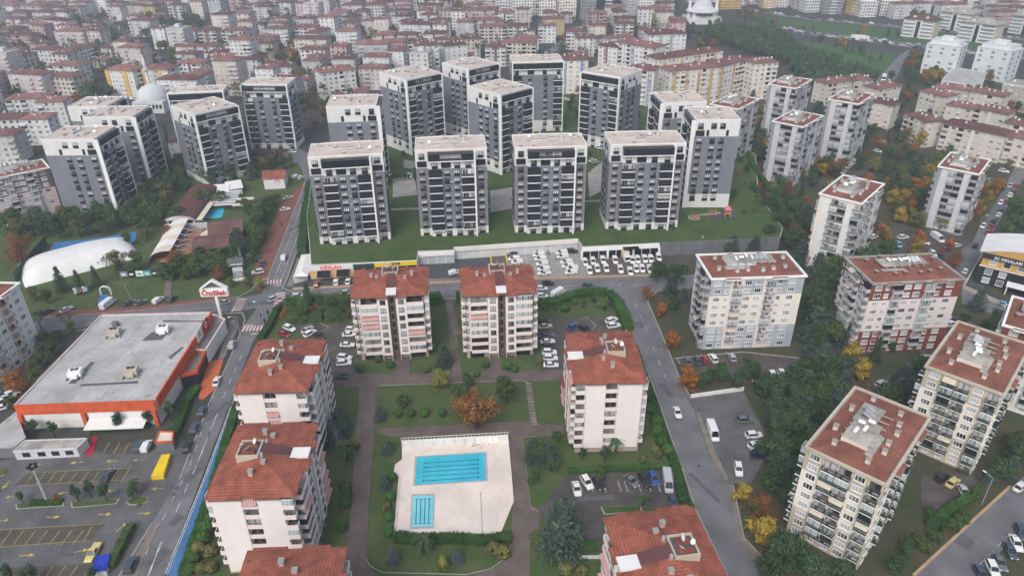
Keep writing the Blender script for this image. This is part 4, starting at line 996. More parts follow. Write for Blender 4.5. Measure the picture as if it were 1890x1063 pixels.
for k in range(16):
    p = lerp((-111.28, 151.61), (-99.11, 153.73), k / 15)
    tag(obj('shopping_trolley', tro, None, (p[0], p[1], 0.06), rng.uniform(-10, 10)), 'shopping trolley parked in a row under the white shop awning', 'trolley', 'trolleys under the awning')
# roof units on the shopping centre
def roof_unit(x, y, z, rz, mat, parent, big=1.0):
    b = MB()
    b.box(-1.7 * big, 1.7 * big, -1.3 * big, 1.3 * big, 0.5, 2.0 * big, mat); b.box(-0.9 * big, 0.9 * big, -2.2 * big, -1.3 * big, 0.5, 1.5 * big, mat)
    b.lathe([(0.45, 2.0 * big), (0.5, 2.25 * big), (0.3, 2.25 * big)], 0.5, 0.3, 'black_metal', 10); b.lathe([(0.45, 2.0 * big), (0.5, 2.25 * big), (0.3, 2.25 * big)], -0.6, 0.3, 'black_metal', 10)
    for sx in (-1, 1): b.box(sx * 1.9 * big - 0.1, sx * 1.9 * big + 0.1, -2.2, 1.7, 0, 0.5, 'grey_metal')
    o = b.build('cooling_unit', parent); o.location = (x, y, z); o.rotation_euler[2] = R(rz)
for p, mt in (((-118.75, 180.92), 'wall_beige'), ((-104.72, 182.21), 'white_trim'), ((-119.51, 160.39), 'white_trim'), ((-104.48, 160.94), 'wall_beige')):
    roof_unit(p[0] - mall_p[0][0], p[1] - mall_p[0][1], 7.6, 12, mt, mall)
for pl_ in ([(-119.92, 156.97), (-118.85, 167.01), (-117.62, 166.99), (-117.86, 156.95)], [(-116.27, 156.69), (-101.65, 157.95), (-100.92, 156.97), (-116.36, 155.73)], [(-109.18, 177.59), (-108.32, 182.26), (-103.53, 182.49), (-103.32, 178.08)], [(-107.88, 188.99), (-92.98, 188.46), (-92.75, 187.83), (-107.48, 188.04)], [(-129.88, 159.04), (-128.56, 190.24), (-127.88, 190.23), (-128.71, 158.54)], [(-97.92, 168.85), (-96.22, 174.29), (-95.32, 174), (-96.77, 168.3)]):
    mb = MB(); mb.sheet([(p[0] - mall_p[0][0], p[1] - mall_p[0][1]) for p in pl_], 7.63, 'roof_patch'); mb.build('roof_patch', mall)
mb = MB(); p = (-120.72, 185.76); mb.box(p[0] - mall_p[0][0] - .8, p[0] - mall_p[0][0] + .8, p[1] - mall_p[0][1] - .7, p[1] - mall_p[0][1] + .7, 7.6, 9.2, 'wall_greydark'); mb.build('vent_box', mall)
# the lower entrance wing along the road, with its white wall
ter = [(-96.23, 196.89), (-90.75, 193.54), (-90.59, 177.19), (-90.76, 176.35), (-93.6, 176.67)]
tb, tq = quad_building('entrance_wing', ter, 4.8, 'low wing with pale roof deck and sloping white wall below the shop sign', 'shop', 'wall_white', 'pavement', 0.35, 'wall_white')
ter2 = [(-93.49, 176.39), (-90.6, 176.35), (-89.64, 166.6), (-93.29, 164.58), (-93.54, 167.17)]
t2, t2q = quad_building('entrance_porch', ter2, 4.0, 'entrance porch with orange fascia beside the orange forecourt', 'shop', 'pane_dark', 'pavement', 0.9, 'orange')
for k, (px_, mt) in enumerate((((-95.8, 187.91), 'sign_red'), ((-95.65, 184.85), 'white_trim'))):
    mb = MB(); a = mq[1]; b2 = mq[2]; p = lerp(a, b2, 0.80 - 0.12 * k); p2 = lerp(a, b2, 0.90 - 0.12 * k)
    dx, dy = b2[0] - a[0], b2[1] - a[1]; l = math.hypot(dx, dy); nx, ny = dy / l * 0.62, -dx / l * 0.62
    mb.bar((p[0] + nx, p[1] + ny), (p2[0] + nx, p2[1] + ny), 0.12, 5.6, 9.2, mt); mb.build('sign_board', mall)
p = lerp(mq[1], mq[2], 0.85); rz_ = math.degrees(math.atan2(mq[2][1] - mq[1][1], mq[2][0] - mq[1][0]))
lettering('sign_letter', mall, 'mallsign', 'Ö', 2.6, 'white_trim', (p[0] + 0.72 * math.sin(R(rz_)), p[1] - 0.72 * math.cos(R(rz_)), 7.4), rz_)
p = lerp(mq[1], mq[2], 0.73); lettering('sign_letter', mall, 'mallsign2', 'X', 2.4, 'sign_red', (p[0] + 0.72 * math.sin(R(rz_)), p[1] - 0.72 * math.cos(R(rz_)), 7.4), rz_)
struct('orange_forecourt', [[(-91.41, 177.36), (-86.9, 178.42), (-84.39, 163.56), (-85.99, 159.18), (-87.47, 159.92), (-89.51, 168.71)], [(-94.47, 171.41), (-93.17, 173), (-89.98, 168.72), (-90.39, 165.65)]], 0.15, 'orange_paving', 0.3)
struct('entrance_carpet', [[(-107.26, 136.92), (-109.02, 144.22), (-107.96, 144.63), (-105.62, 136.91)]], 0.09, 'red_carpet')
# grey annexe, trolley shelter and other small buildings of the car park
rt, q = quad_building('market_annexe', [(-123.74, 135.78), (-108.58, 136.78), (-107.86, 140.37), (-123.24, 139.74)], 2.8, 'long grey annexe with four dark windows in the car park', 'building', 'wall_palegrey', 'roof_concrete', 0.15, 'wall_palegrey')
for t in (0.12, 0.36, 0.58, 0.80):
    a, b_ = lerp(q[0], q[1], t), lerp(q[0], q[1], t + 0.12); band(rt, a, b_, 0.9, 2.2, 0.1, 'pane_dark', 'window', 0.04)
quad_building('loading_canopy', [(-133.74, 142.31), (-131.94, 150.91), (-123.31, 140.55), (-124.07, 136.56), (-130.17, 136.63)], 3.2, 'pale sheet roof of the loading yard beside the shopping centre', 'canopy', 'wall_greydark', 'roof_membrane')
rt, q = quad_building('taxi_kiosk', [(-89.81, 138.55), (-85.61, 138.9), (-86.75, 142.39), (-90.45, 142.64)], 2.9, 'small kiosk with pale flat roof and orange trim beside the road hedge', 'kiosk', 'wall_greydark', 'fabric_cream', 0.25, 'orange')
rt, q = quad_building('yellow_container', [(-86.94, 128.46), (-84.09, 128.79), (-85.48, 136.33), (-87.49, 135.96)], 1.3, 'bright yellow low box beside the exit of the car park', 'container', 'yellow', 'yellow')
rt, q = quad_building('recycling_bin', [(-87, 100.86), (-84.33, 101.1), (-85.16, 104.67), (-87.54, 104.41)], 2.0, 'blue lidded recycling bin beside the yellow pickup', 'bin', 'wall_palegrey', 'bin_blue', 0.1, 'bin_blue')
# pole sign with the shop's name
root = tag(empty('pole_sign', -96.2, 203.0, 0, 3), 'tall white triangular pole sign with red lettering at the crossing', 'sign')
mb = MB(); mb.box(-0.45, 0.45, -0.45, 0.45, 0, 8.4, 'white_trim'); mb.build('pole', root)
mb = MB(); mb.box(-4.6, 4.2, -0.7, 0.7, 8.2, 11.0, 'white_trim')
for sy in (-0.7, 0.7):
    mb.face([(-4.6, sy, 11.0), (-4.1, sy, 11.0), (-0.2, sy, 13.6), (-0.2, sy, 14.2)], 'white_trim'); mb.face([(4.2, sy, 11.0), (3.7, sy, 11.0), (-0.2, sy, 13.6), (-0.2, sy, 14.2)], 'white_trim')
mb.face([(-4.6, -0.7, 11.0), (-4.6, 0.7, 11.0), (-0.2, 0.7, 14.2), (-0.2, -0.7, 14.2)], 'white_trim'); mb.face([(4.2, -0.7, 11.0), (4.2, 0.7, 11.0), (-0.2, 0.7, 14.2), (-0.2, -0.7, 14.2)], 'white_trim')
mb.build('sign_board', root)
mb = MB()
for k in range(-3, 4): mb.tube((k * 1.1 - 0.2, 0, 11.0), (-0.2 + k * 0.25, 0, 13.3), 0.07, 'wall_greydark')
for k in range(3): mb.tube((-3.2 + k, 0, 11.5 + k * 0.6), (2.8 - k, 0, 11.5 + k * 0.6), 0.07, 'wall_greydark')
mb.build('truss', root)
lettering('lettering', root, 'oz', 'Özdilek', 2.55, 'sign_red', (-0.2, -0.78, 9.5), 0, 0.05)

# ---------------------------------------------------------------- shops below the garden terrace
def shop_strip(name, a, b_, z1, label, fascia, parts):
    root = tag(empty(name, a[0], a[1]), label, 'shop', 'shops under the garden terrace')
    v = (b_[0] - a[0], b_[1] - a[1]); l = math.hypot(*v); root.rotation_euler[2] = math.atan2(v[1], v[0])
    mb = MB(); mb.box(0, l, 0, 0.4, 0, z1, 'wall_offwhite'); mb.build('wall', root)
    mb = MB(); mb.box(-0.05, l + 0.05, -0.5, 0, z1 - 1.5, z1, fascia); mb.build('fascia', root)
    n = max(2, int(l / 3.2))
    for k in range(n):
        mb = MB(); mb.box(l * k / n + 0.15, l * (k + 1) / n - 0.15, -0.08, 0, 0.2, z1 - 1.6, parts); mb.build('shop_window', root)
    return root, l
rt, l = shop_strip('restaurant_shop', (-72.65, 228.39), (-57.29, 230.23), 5.0, 'restaurant front with red lit lettering under the lawn', 'wall_white', 'lit_shop')
lettering('lettering', rt, 'cey', 'CEYLAN', 2.0, 'lit_letter', (l * 0.5, -0.6, 4.5), 0, 0.03)
for k in (0.18, 0.62):
    mb = MB(); mb.face([(l * k, -0.1, 3.4), (l * (k + 0.3), -0.1, 3.4), (l * (k + 0.3), -3.0, 2.5), (l * k, -3.0, 2.5)], 'sign_black'); mb.box(l * k, l * (k + 0.3), -3.0, -2.95, 1.9, 2.5, 'sign_black'); mb.build('awning', rt)
shop_strip('shop_front', (-57.09, 230.22), (-49.8, 230.95), 5.0, 'narrow shop front with dark sign beside the restaurant', 'dark_green', 'pane_dark')
rt, l = shop_strip('supermarket_front', (-49.6, 230.94), (-34.56, 232.82), 5.0, 'shop front with a long bright yellow fascia', 'yellow', 'pane_dark')
lettering('lettering', rt, 'som', 'SOM', 1.5, 'sign_black', (l * 0.5, -0.58, 4.5), 0, 0.02)
rt, l = shop_strip('glass_showroom', (-34.64, 238.94), (-21.49, 240.51), 5.0, 'pale glass showroom with white frame beside the tarmac yard', 'white_trim', 'pane_tint')
rt, l = shop_strip('garage_front', (26.31, 242.41), (55.84, 245.13), 5.0, 'white framed garage front with dark bays behind the parked vans', 'white_trim', 'pane_dark')
for k in range(4):
    mb = MB(); mb.box(l * k / 3 - 0.4, l * k / 3 + 0.4, -0.7, 0.0, 0, 3.6, 'white_trim'); mb.build('pier', rt)
mb = MB(); mb.box(l * 0.52, l * 0.72, -2.4, -0.55, 4.4, 4.7, 'sign_black'); mb.build('canopy', rt)
rt, l = shop_strip('ramp_wall', (-21.67, 243.24), (25.27, 249.45), 5.0, 'long white retaining wall behind the van dealer yard', 'wall_offwhite', 'wall_palegrey')
tent = [(-77.81, 225.19), (-73.67, 227.96), (-74.7, 243.94), (-79.42, 243.11)]
rt, q = quad_building('white_tent', tent, 2.6, 'white tent annexe beside the road and the restaurant', 'tent', 'fabric_white', 'fabric_white')
mb = MB(); hip_roof(mb, 0, 4.6, 0, 16.0, 0, 1.2, 'fabric_white', 0.1); o = mb.build('tent_roof', rt); o.location = (0.4, 0.3, 2.66); o.rotation_euler[2] = math.atan2(tent[3][1] - tent[0][1], tent[3][0] - tent[0][0]) - math.pi / 2
# posters beside the ramp
for k, (mt, xx) in enumerate((('print_teal', 862), ('white_trim', 870), ('print_green', 877), ('print_grey', 885), ('print_grey', 892))):
    p = (-17.17, 247.19); root = tag(empty('poster_board', p[0] + k * 1.75, p[1] + k * 0.05), 'upright advertising panel, %s print, in the row before the ramp' % ('teal', 'white and dark red', 'green', 'blue grey', 'grey')[k], 'poster', 'advertising panels before the ramp')
    mb = MB(); mb.box(-0.8, 0.8, -0.1, 0.1, 0.1, 3.0, 'white_trim'); mb.build('frame', root)
    mb = MB(); mb.box(-0.62, 0.62, -0.13, -0.1, 0.5, 2.6, mt); mb.box(-0.3, 0.3, -0.14, -0.13, 1.4, 2.0, 'white_trim' if k != 1 else 'sign_red'); mb.build('print', root)
struct('garage_ramp', [[(-8.41, 255.54), (-3.51, 256.43), (-1.96, 237.99), (-7.39, 237.22)]], 0.075, 'brick_path')
for a, b_, s in (((-8.62, 255.54), (-7.61, 238.09), 'shop side'), ((-3.29, 256.42), (-1.76, 238.86), 'dealer side')):
    mb = MB(); mb.bar(a, b_, 0.4, 0, 1.2, 'yellow'); tag(mb.build('ramp_wall'), 'low yellow wall edging the garage ramp on the ' + s, 'wall')

# ---------------------------------------------------------------- sports and restaurant gardens
bub = [(-177.36, 227.47), (-165.02, 231.34), (-151.98, 237.01), (-145.04, 253.11), (-154.6, 259.07), (-177.6, 258.49), (-180.92, 245.39)]
root = tag(empty('tennis_bubble', -160.0, 218.0), 'white air dome over the tennis courts beside the firs', 'dome')
cx = sum(p[0] for p in bub) / len(bub); cy = sum(p[1] for p in bub) / len(bub); root.location = (cx, cy, 0)
a, b_ = (-177.48, 232.36), (-149.74, 253.19)
ang = math.atan2(b_[1] - a[1], b_[0] - a[0]); hl = math.hypot(b_[0] - a[0], b_[1] - a[1]) / 2 + 2; hw = 11.5
b = MB(); n1, n2 = 28, 16; V = []
for i in range(n1 + 1):
    for j in range(n2 + 1):
        s, t = -1 + 2 * i / n1, -1 + 2 * j / n2
        z = 5.2 * max(0, (1 - abs(s) ** 3.2)) ** 0.6 * max(0, (1 - abs(t) ** 2.4)) ** 0.75 * (1 + 0.02 * math.sin(9 * s))
        V.append((s * hl, t * hw, z))
b.v = V
for i in range(n1):
    for j in range(n2):
        k = i * (n2 + 1) + j; b.f.append((k, k + n2 + 1, k + n2 + 2, k + 1)); b.m.append(b.mi('fabric_white'))
o = b.build('membrane', root, True); root.rotation_euler[2] = ang
FOOT.append(bub)
struct('tennis_court', [[(-180.99, 253.73), (-183.04, 260.55), (-167.55, 264.29), (-154.45, 270.25), (-150.26, 259.98), (-153.23, 256.12), (-174.48, 252.67)]], 0.06, 'court_blue', keep=True)
root = tag(empty('court_fence', *(-183.55, 250.01)), 'dark green mesh fence beside the air dome', 'fence')
for k in range(14):
    a = (-179.02, 228.3); b_ = (-184.56, 258.61); p = lerp(a, b_, k / 13); mb = MB(); mb.tube((p[0] - root.location.x, p[1] - root.location.y, 0), (p[0] - root.location.x, p[1] - root.location.y, 4), 0.06, 'dark_green', n=5); mb.build('post', root)
mb = MB(); mb.bar(((-179.02, 228.3)[0] - root.location.x, (-179.02, 228.3)[1] - root.location.y), ((-184.56, 258.61)[0] - root.location.x, (-184.56, 258.61)[1] - root.location.y), 0.05, 0.1, 3.9, 'dark_green'); mb.build('mesh_panel', root)
def gable(name, a, b_, depth, h, rise, label, wallm, roofm, cat='building', over=0.6):
    """Simple pitched building whose eaves front runs from a to b_."""
    v = (b_[0] - a[0], b_[1] - a[1]); l = math.hypot(*v); rz = math.degrees(math.atan2(v[1], v[0]))
    root = tag(empty(name, a[0], a[1], 0, rz), label, cat)
    foot(a[0], a[1], rz, l, depth, 0.5)
    mb = MB(); mb.box(0, l, 0, depth, 0, h, wallm, bottom=False)
    for xx in (0, l): mb.face([(xx, 0, h), (xx, depth, h), (xx, depth / 2, h + rise)], wallm)
    mb.build('wall', root)
    mb = MB(); z = h - over * rise / (depth / 2)
    for s in (0, 1):
        y0 = -over if s == 0 else depth + over
        mb.face([(-over, y0, z + 0.06), (l + over, y0, z + 0.06), (l + over, depth / 2, h + rise + 0.06), (-over, depth / 2, h + rise + 0.06)], roofm)
        mb.face([(-over, y0, z - 0.12), (l + over, y0, z - 0.12), (l + over, y0, z + 0.06), (-over, y0, z + 0.06)], roofm)
    mb.build('roof', root)
    return root, l
# brown vaulted hall: long axis away from the viewer
a, b_ = (-142.78, 274.09), (-132.86, 273.9)
root = tag(empty('vaulted_hall', a[0], a[1], 0, 0), 'long hall with brown vaulted roof beside the small outdoor pool', 'hall')
d0 = (-145.53, 308.05); dpt = math.hypot(d0[0] - a[0], d0[1] - a[1]); root.rotation_euler[2] = math.atan2(d0[1] - a[1], d0[0] - a[0]) - math.pi / 2
wd = math.hypot(b_[0] - a[0], b_[1] - a[1]) + 1; FOOT.append([(-147.54, 282.64), (-136.82, 282.44), (-143.33, 321.4), (-151.86, 321.58)])
mb = MB(); mb.box(0, wd, 0, dpt, 0, 3.4, 'wall_offwhite', bottom=False); mb.box(0.5, wd - 0.5, -0.05, 0, 0.4, 3.0, 'pane_dark'); mb.build('wall', root)
mb = MB(); N_ = 9
arc = [(wd / 2 - (wd / 2 + 0.7) * math.cos(math.pi * k / N_), 3.4 + 2.2 * math.sin(math.pi * k / N_)) for k in range(N_ + 1)]
for k in range(N_): mb.face([(arc[k][0], -1, arc[k][1]), (arc[k + 1][0], -1, arc[k + 1][1]), (arc[k + 1][0], dpt + 1, arc[k + 1][1]), (arc[k][0], dpt + 1, arc[k][1])], 'roof_maroon')
mb.face([(p[0], -0.6, p[1] - 0.05) for p in arc], 'wall_palegrey'); mb.build('roof', root)
mb = MB(); mb.box(wd + 0.8, wd + 3.2, 0, dpt * 0.75, 2.9, 3.1, 'fabric_cream'); mb.build('side_awning', root)
mb = MB(); mb.box(-0.5, wd + 12, -2.2, -1.7, 0, 2.4, 'wall_palegrey', top='white_trim'); mb.build('terrace_wall', root)
struct('club_pool', [[(-131.91, 282.92), (-130.97, 294.59), (-126.4, 294.5), (-123.92, 283.9), (-126.32, 282.81)]], 0.12, 'pool_tile', keep=True)
gable('restaurant_wing', (-119.63, 259.04), (-108.02, 262.89), 13.0, 3.8, 2.0, 'rear wing of the restaurant with red brown roof beside the cream canopies', 'wall_maroon', 'roof_brown')
gable('restaurant_house', (-119.88, 242.83), (-108.02, 246.3), 15.0, 3.6, 2.2, 'restaurant with hipped red brown roof beside the glass canopy', 'wall_maroon', 'roof_brown')
# arched tents: one covered, one bare frame
def arch_tent(name, a, b_, w, h, label, cover):
    v = (b_[0] - a[0], b_[1] - a[1]); l = math.hypot(*v); root = tag(empty(name, a[0], a[1], 0, math.degrees(math.atan2(v[1], v[0])) - 90), label, 'tent')
    N_ = 12; arc = [(w / 2 - w / 2 * math.cos(math.pi * k / N_), h * math.sin(math.pi * k / N_)) for k in range(N_ + 1)]
    n = 6
    for i in range(n + 1):
        mb = MB(); y = l * i / n
        for k in range(N_): mb.tube((arc[k][0], y, arc[k][1]), (arc[k + 1][0], y, arc[k + 1][1]), 0.1, 'galvanised', n=5)
        mb.build('hoop', root)
    if cover:
        for i in range(n):
            mb = MB(); y0, y1 = l * i / n, l * (i + 1) / n
            for k in range(cover[0], cover[1]): mb.face([(arc[k][0], y0, arc[k][1] + 0.12), (arc[k + 1][0], y0, arc[k + 1][1] + 0.12), (arc[k + 1][0], y1, arc[k + 1][1] + 0.12), (arc[k][0], y1, arc[k][1] + 0.12)], 'fabric_white' if i % 2 else 'fabric_cream')
            mb.build('cover_panel', root)
    return root
arch_tent('arched_tent', (-137.24, 241.99), (-141.83, 272.13), 14.0, 4.6, 'arched tent half covered in cream canvas over tables', (0, 7))
arch_tent('steel_pergola', (-128.9, 243.63), (-132.38, 270.9), 8.0, 4.6, 'bare arched steel frame over the wooden terrace', None)
struct('wood_terrace', [[(-136.33, 244.65), (-143.21, 269), (-127.72, 274.01), (-121.51, 242.61), (-131.88, 241.9)]], 0.07, 'wood_deck', keep=True)
quad_building('canvas_roof', [(-123.44, 259.16), (-119.08, 259.59), (-119.21, 267.3), (-122.31, 267.35)], 3.6, 'cream canvas roof on the restaurant', 'canopy', 'fabric_cream', 'fabric_cream')
for k in range(6):
    p = lerp((-127.47, 307.01), (-125.33, 292.08), k / 5); mb = MB(); mb.box(-4.4, 4.4, -1.0, 1.0, 2.6, 2.8, 'wall_palegrey'); o = MB()
    root = tag(empty('sun_canopy', p[0], p[1], 0, 8), 'long grey flat sun canopy beside the small outdoor pool', 'canopy', 'grey sun canopies by the club pool')
    oo = mb.build('canopy_roof', root)
    for sx in (-4, 4): q = MB(); q.tube((sx, 0, 0), (sx, 0, 2.6), 0.07, 'grey_metal'); q.build('post', root)
for k in range(2):
    p = lerp((-118.14, 298.61), (-117.92, 291.94), k)
    root = tag(empty('parasol_roof', p[0], p[1], 0, 6), 'cream striped canopy beside the grey sun canopies', 'canopy', 'cream canopies by the club pool')
    q = MB(); q.box(-3.6, 3.6, -1.4, 1.4, 2.6, 2.75, 'fabric_cream'); q.build('canopy_roof', root)
    for sx in (-3.2, 3.2): q = MB(); q.tube((sx, 0, 0), (sx, 0, 2.6), 0.07, 'grey_metal'); q.build('post', root)
gable('white_marquee', (-135.97, 306.29), (-129, 307.46), 9, 3.0, 1.6, 'white marquee beside the brown vaulted hall', 'fabric_white', 'fabric_white', 'tent')
gable('white_marquee', (-129.2, 308.78), (-123.85, 311.33), 10, 3.2, 1.7, 'white marquee beside the lawn above the small pool', 'fabric_white', 'fabric_white', 'tent')
rt, l = gable('nursery_house', (-115.05, 316.02), (-105.75, 317.18), 9.0, 5.6, 2.0, 'small white house with red roof and a printed pink blossom tree', 'wall_white', 'roof_red')
mb = MB()
for k in range(60):
    aa, rr = rng.uniform(0, 6.28), 1.35 * math.sqrt(rng.random()); px, pz = l * 0.66 + rr * math.cos(aa) * 1.15, 3.5 + rr * math.sin(aa) * 1.1; s_ = rng.uniform(0.08, 0.2)
    mb.face([(px - s_, -0.03, pz), (px, -0.03, pz - s_), (px + s_, -0.03, pz), (px, -0.03, pz + s_)], 'print_pink')
mb.box(l * 0.66 - 0.08, l * 0.66 + 0.08, -0.02, -0.005, 0.6, 2.3, 'print_pink'); mb.build('printed_blossom', rt)
# sign tower of stacked boards
root = tag(empty('sign_stack', *(-96.94, 225), 0, 12), 'stack of black and white advertising boards on a mast beside the brick pavement', 'sign')
mb = MB(); mb.tube((0.6, 0.4, 0), (0.6, 0.4, 11), 0.25, 'grey_metal', n=8); mb.build('mast', root)
def board(z0, z1, x0, x1, mt, lines, nm='board'):
    mb = MB(); mb.box(x0, x1, -0.15, 0.1, z0, z1, mt); mb.build(nm, root)
    for (zz, t) in lines:
        q = MB(); k = x0 + 0.35
        while k < x1 - 0.5:
            wl = rng.uniform(0.16, 0.4); q.box(k, k + wl, -0.19, -0.15, zz, zz + t, 'white_trim'); k += wl + 0.12
        q.build('lettering', root)
board(7.4, 10.6, -2.8, 2.6, 'wall_greydark', ()); board(7.6, 8.7, -2.2, 2.5, 'sign_black', ((7.9, 0.55),)) ; board(3.0, 6.9, -1.6, 1.8, 'wall_palegrey', ()); 
o = MB(); o.box(-1.3, 1.7, -0.32, -0.16, 3.4, 5.2, 'sign_black'); o.build('board', root)
for zz in (3.7, 4.5):
    q = MB(); k = -1.0
    while k < 1.3: wl = rng.uniform(0.16, 0.34); q.box(k, k + wl, -0.36, -0.32, zz, zz + 0.5, 'white_trim'); k += wl + 0.1
    q.build('lettering', root)
board(1.6, 2.6, -2.6, 2.2, 'white_trim', ())
o = MB(); o.tube((1.6, 0, 10.6), (1.9, 0.1, 14.5), 0.06, 'galvanised'); o.tube((2.3, 0, 10.6), (1.9, 0.1, 14.5), 0.06, 'galvanised'); o.tube((1.7, 0, 12), (2.2, 0, 12), 0.05, 'galvanised'); o.build('lattice_spike', root)
for (a, b_, mts, lb) in (((-141.73, 229.74), (-128, 230.75), ('print_grey', 'sign_black', 'white_trim', 'print_teal', 'sign_black'), 'row of picture billboards above the roadside lawn'), ((-152.36, 217.75), (-148.19, 219.58), ('white_trim', 'print_grey', 'sign_red', 'white_trim', 'print_teal'), 'small picture billboard among the firs')):
    v = (b_[0] - a[0], b_[1] - a[1]); l = math.hypot(*v); root = tag(empty('billboard', a[0], a[1], 0, math.degrees(math.atan2(v[1], v[0]))), lb, 'billboard')
    for k in range(5): mb = MB(); mb.box(l * k / 5 + 0.1, l * (k + 1) / 5 - 0.1, -0.08, 0.08, 0.8, 3.0, mts[k]); mb.box(l * k / 5 + 0.5, l * (k + 1) / 5 - 0.8, -0.1, -0.08, 1.4, 2.2, 'white_trim' if mts[k] != 'white_trim' else 'print_teal'); mb.build('picture_panel', root)
    for k in range(6): mb = MB(); mb.tube((l * k / 5, 0.15, 0), (l * k / 5, 0.15, 3.0), 0.07, 'grey_metal'); mb.build('post', root)
root = tag(empty('road_sign', *(-130.51, 213.71)), 'yellow direction sign on a tall slanting post above the parked cars', 'sign'); mb = MB(); mb.tube((0, 0, 0), (-1.0, 0, 6.6), 0.08, 'galvanised'); mb.build('post', root); mb = MB(); mb.box(-3.6, 1.0, -0.06, 0.06, 6.4, 7.5, 'leaf_lime'); mb.box(-3.2, 0.6, -0.08, -0.06, 6.75, 7.1, 'dark_metal'); mb.build('panel', root)
# entrance arch with blue steps
root = tag(empty('entrance_arch', *(-141.51, 217.96)), 'white hooped arch over blue entrance steps beside the lawn', 'arch')
mb = MB()
for y_ in (0.0, 0.6):
    for k in range(8): mb.tube((-1.8 * math.cos(math.pi * k / 8), y_, 2.0 + 1.4 * math.sin(math.pi * k / 8)), (-1.8 * math.cos(math.pi * (k + 1) / 8), y_, 2.0 + 1.4 * math.sin(math.pi * (k + 1) / 8)), 0.14, 'white_trim')
    for sx in (-1.8, 1.8): mb.tube((sx, y_, 0), (sx, y_, 2.0), 0.14, 'white_trim')
mb.build('hoop', root)
for k in range(6): mb = MB(); mb.box(-1.2, 1.2, -4.2 + k * 0.7, -3.6 + k * 0.7, 0.02, 0.12 + 0.06 * k, 'court_blue'); mb.build('step', root)
# lattice pylon
root = tag(empty('lattice_pylon', -130.8, 355, 0, 10), 'tall steel lattice power pylon in front of the grey tower', 'pylon')
hs_ = [0, 8, 15, 21, 26, 30, 33.5, 36.5, 39]; ws = [3.2, 2.6, 2.1, 1.7, 1.4, 1.1, 0.9, 0.7, 0.35]
for sx, sy in ((-1, -1), (1, -1), (1, 1), (-1, 1)):
    mb = MB()
    for k in range(8): mb.tube((sx * ws[k], sy * ws[k], hs_[k]), (sx * ws[k + 1], sy * ws[k + 1], hs_[k + 1]), 0.13, 'dark_metal', n=4)
    mb.build('leg', root)
cn = [(-1, -1), (1, -1), (1, 1), (-1, 1)]
for i in range(4):
    mb = MB(); (ax, ay), (bx, by) = cn[i], cn[(i + 1) % 4]
    for k in range(8):
        mb.tube((ax * ws[k], ay * ws[k], hs_[k]), (bx * ws[k + 1], by * ws[k + 1], hs_[k + 1]), 0.07, 'dark_metal', n=4); mb.tube((bx * ws[k], by * ws[k], hs_[k]), (ax * ws[k + 1], ay * ws[k + 1], hs_[k + 1]), 0.07, 'dark_metal', n=4)
    mb.build('bracing', root)
for z in (30, 34, 37.5):
    mb = MB(); mb.tube((-4.6, 0, z), (4.6, 0, z), 0.12, 'dark_metal', n=4); mb.tube((-4.6, 0, z), (0, 0, z + 1.4), 0.08, 'dark_metal', n=4); mb.tube((4.6, 0, z), (0, 0, z + 1.4), 0.08, 'dark_metal', n=4); mb.build('cross_arm', root)

# ---------------------------------------------------------------- school, right edge
fs = (163.61, 222.39, -37.2, 12.31)
root = tag(empty('school_building', fs[0], fs[1], 0, fs[2]), 'school with navy and ochre front and white barrel roof', 'school'); l = 30.0
foot(fs[0], fs[1], fs[2], l, 18)
mb = MB(); mb.box(0, l, 0, 16, 0, 7.2, 'navy', bottom=False); mb.box(0, l, 0, 16, 7.2, 10.6, 'wall_ochre', bottom=False); mb.build('wall', root)
mb = MB(); mb.box(-0.3, l, -0.7, 0.0, 6.9, 7.2, 'wall_cream'); mb.build('ledge', root)
mb = MB(); mb.box(-0.4, l, -0.6, 0.2, 10.2, 11.8, 'navy'); mb.build('fascia', root)
lettering('lettering', root, 'okul', '2Ç OKULLARI', 1.35, 'white_trim', (7.4, -0.68, 10.95), 0, 0.03)
wn_ = lib('schoolwin', lambda: m_casement(2.1, 2.0, 1, 'white_trim', 'pane'))
for z, us in ((8.0, (3.4, 7.6, 11.8, 15)), (4.2, (3.0, 7.2)), (1.0, (3.0, 7.2))):
    for u in us: obj('window', wn_, root, (u, 0, z))
mb = MB(); mb.box(9.6, 22, -0.15, 0.05, 0.3, 6.8, 'pane_dark'); mb.build('glass_front', root)
mb = MB(); mb.box(9.2, 23, -4.0, 0.0, 3.2, 3.6, 'white_trim'); mb.build('porch_roof', root)
for u in (9.6, 22.0): mb = MB(); mb.tube((u, -3.6, 0), (u, -3.6, 3.2), 0.2, 'white_trim'); mb.build('porch_post', root)
mb = MB(); N_ = 12; arc = [(l * k / N_ * 1.15 - 1.5, 11.4 + 3.4 * math.sin(math.pi * k / N_)) for k in range(N_ + 1)]
for k in range(N_): mb.face([(arc[k][0], 1.0, arc[k][1]), (arc[k + 1][0], 1.0, arc[k + 1][1]), (arc[k + 1][0], 19, arc[k + 1][1]), (arc[k][0], 19, arc[k][1])], 'fabric_white')
mb.face([(p[0], 1.05, p[1]) for p in arc] , 'wall_ochre'); mb.build('barrel_roof', root)
for a, b_, lb in (((157.14, 217.91), (183.38, 249.34), 'stone edged wall along the school road'), ((157.14, 217.91), (165.09, 203.6), 'stone edged wall along the school forecourt')):
    mb = MB(); mb.bar(a, b_, 0.5, 0, 1.4, 'wall_beige'); tag(mb.build('boundary_wall'), lb, 'wall')
struct('school_yard', [[(157.7, 217.9), (183.26, 248.4), (183.88, 243.77), (163.82, 217.04), (168.9, 202.51), (166.81, 199.15), (164.89, 203.25)]], 0.05, 'asphalt_blue')
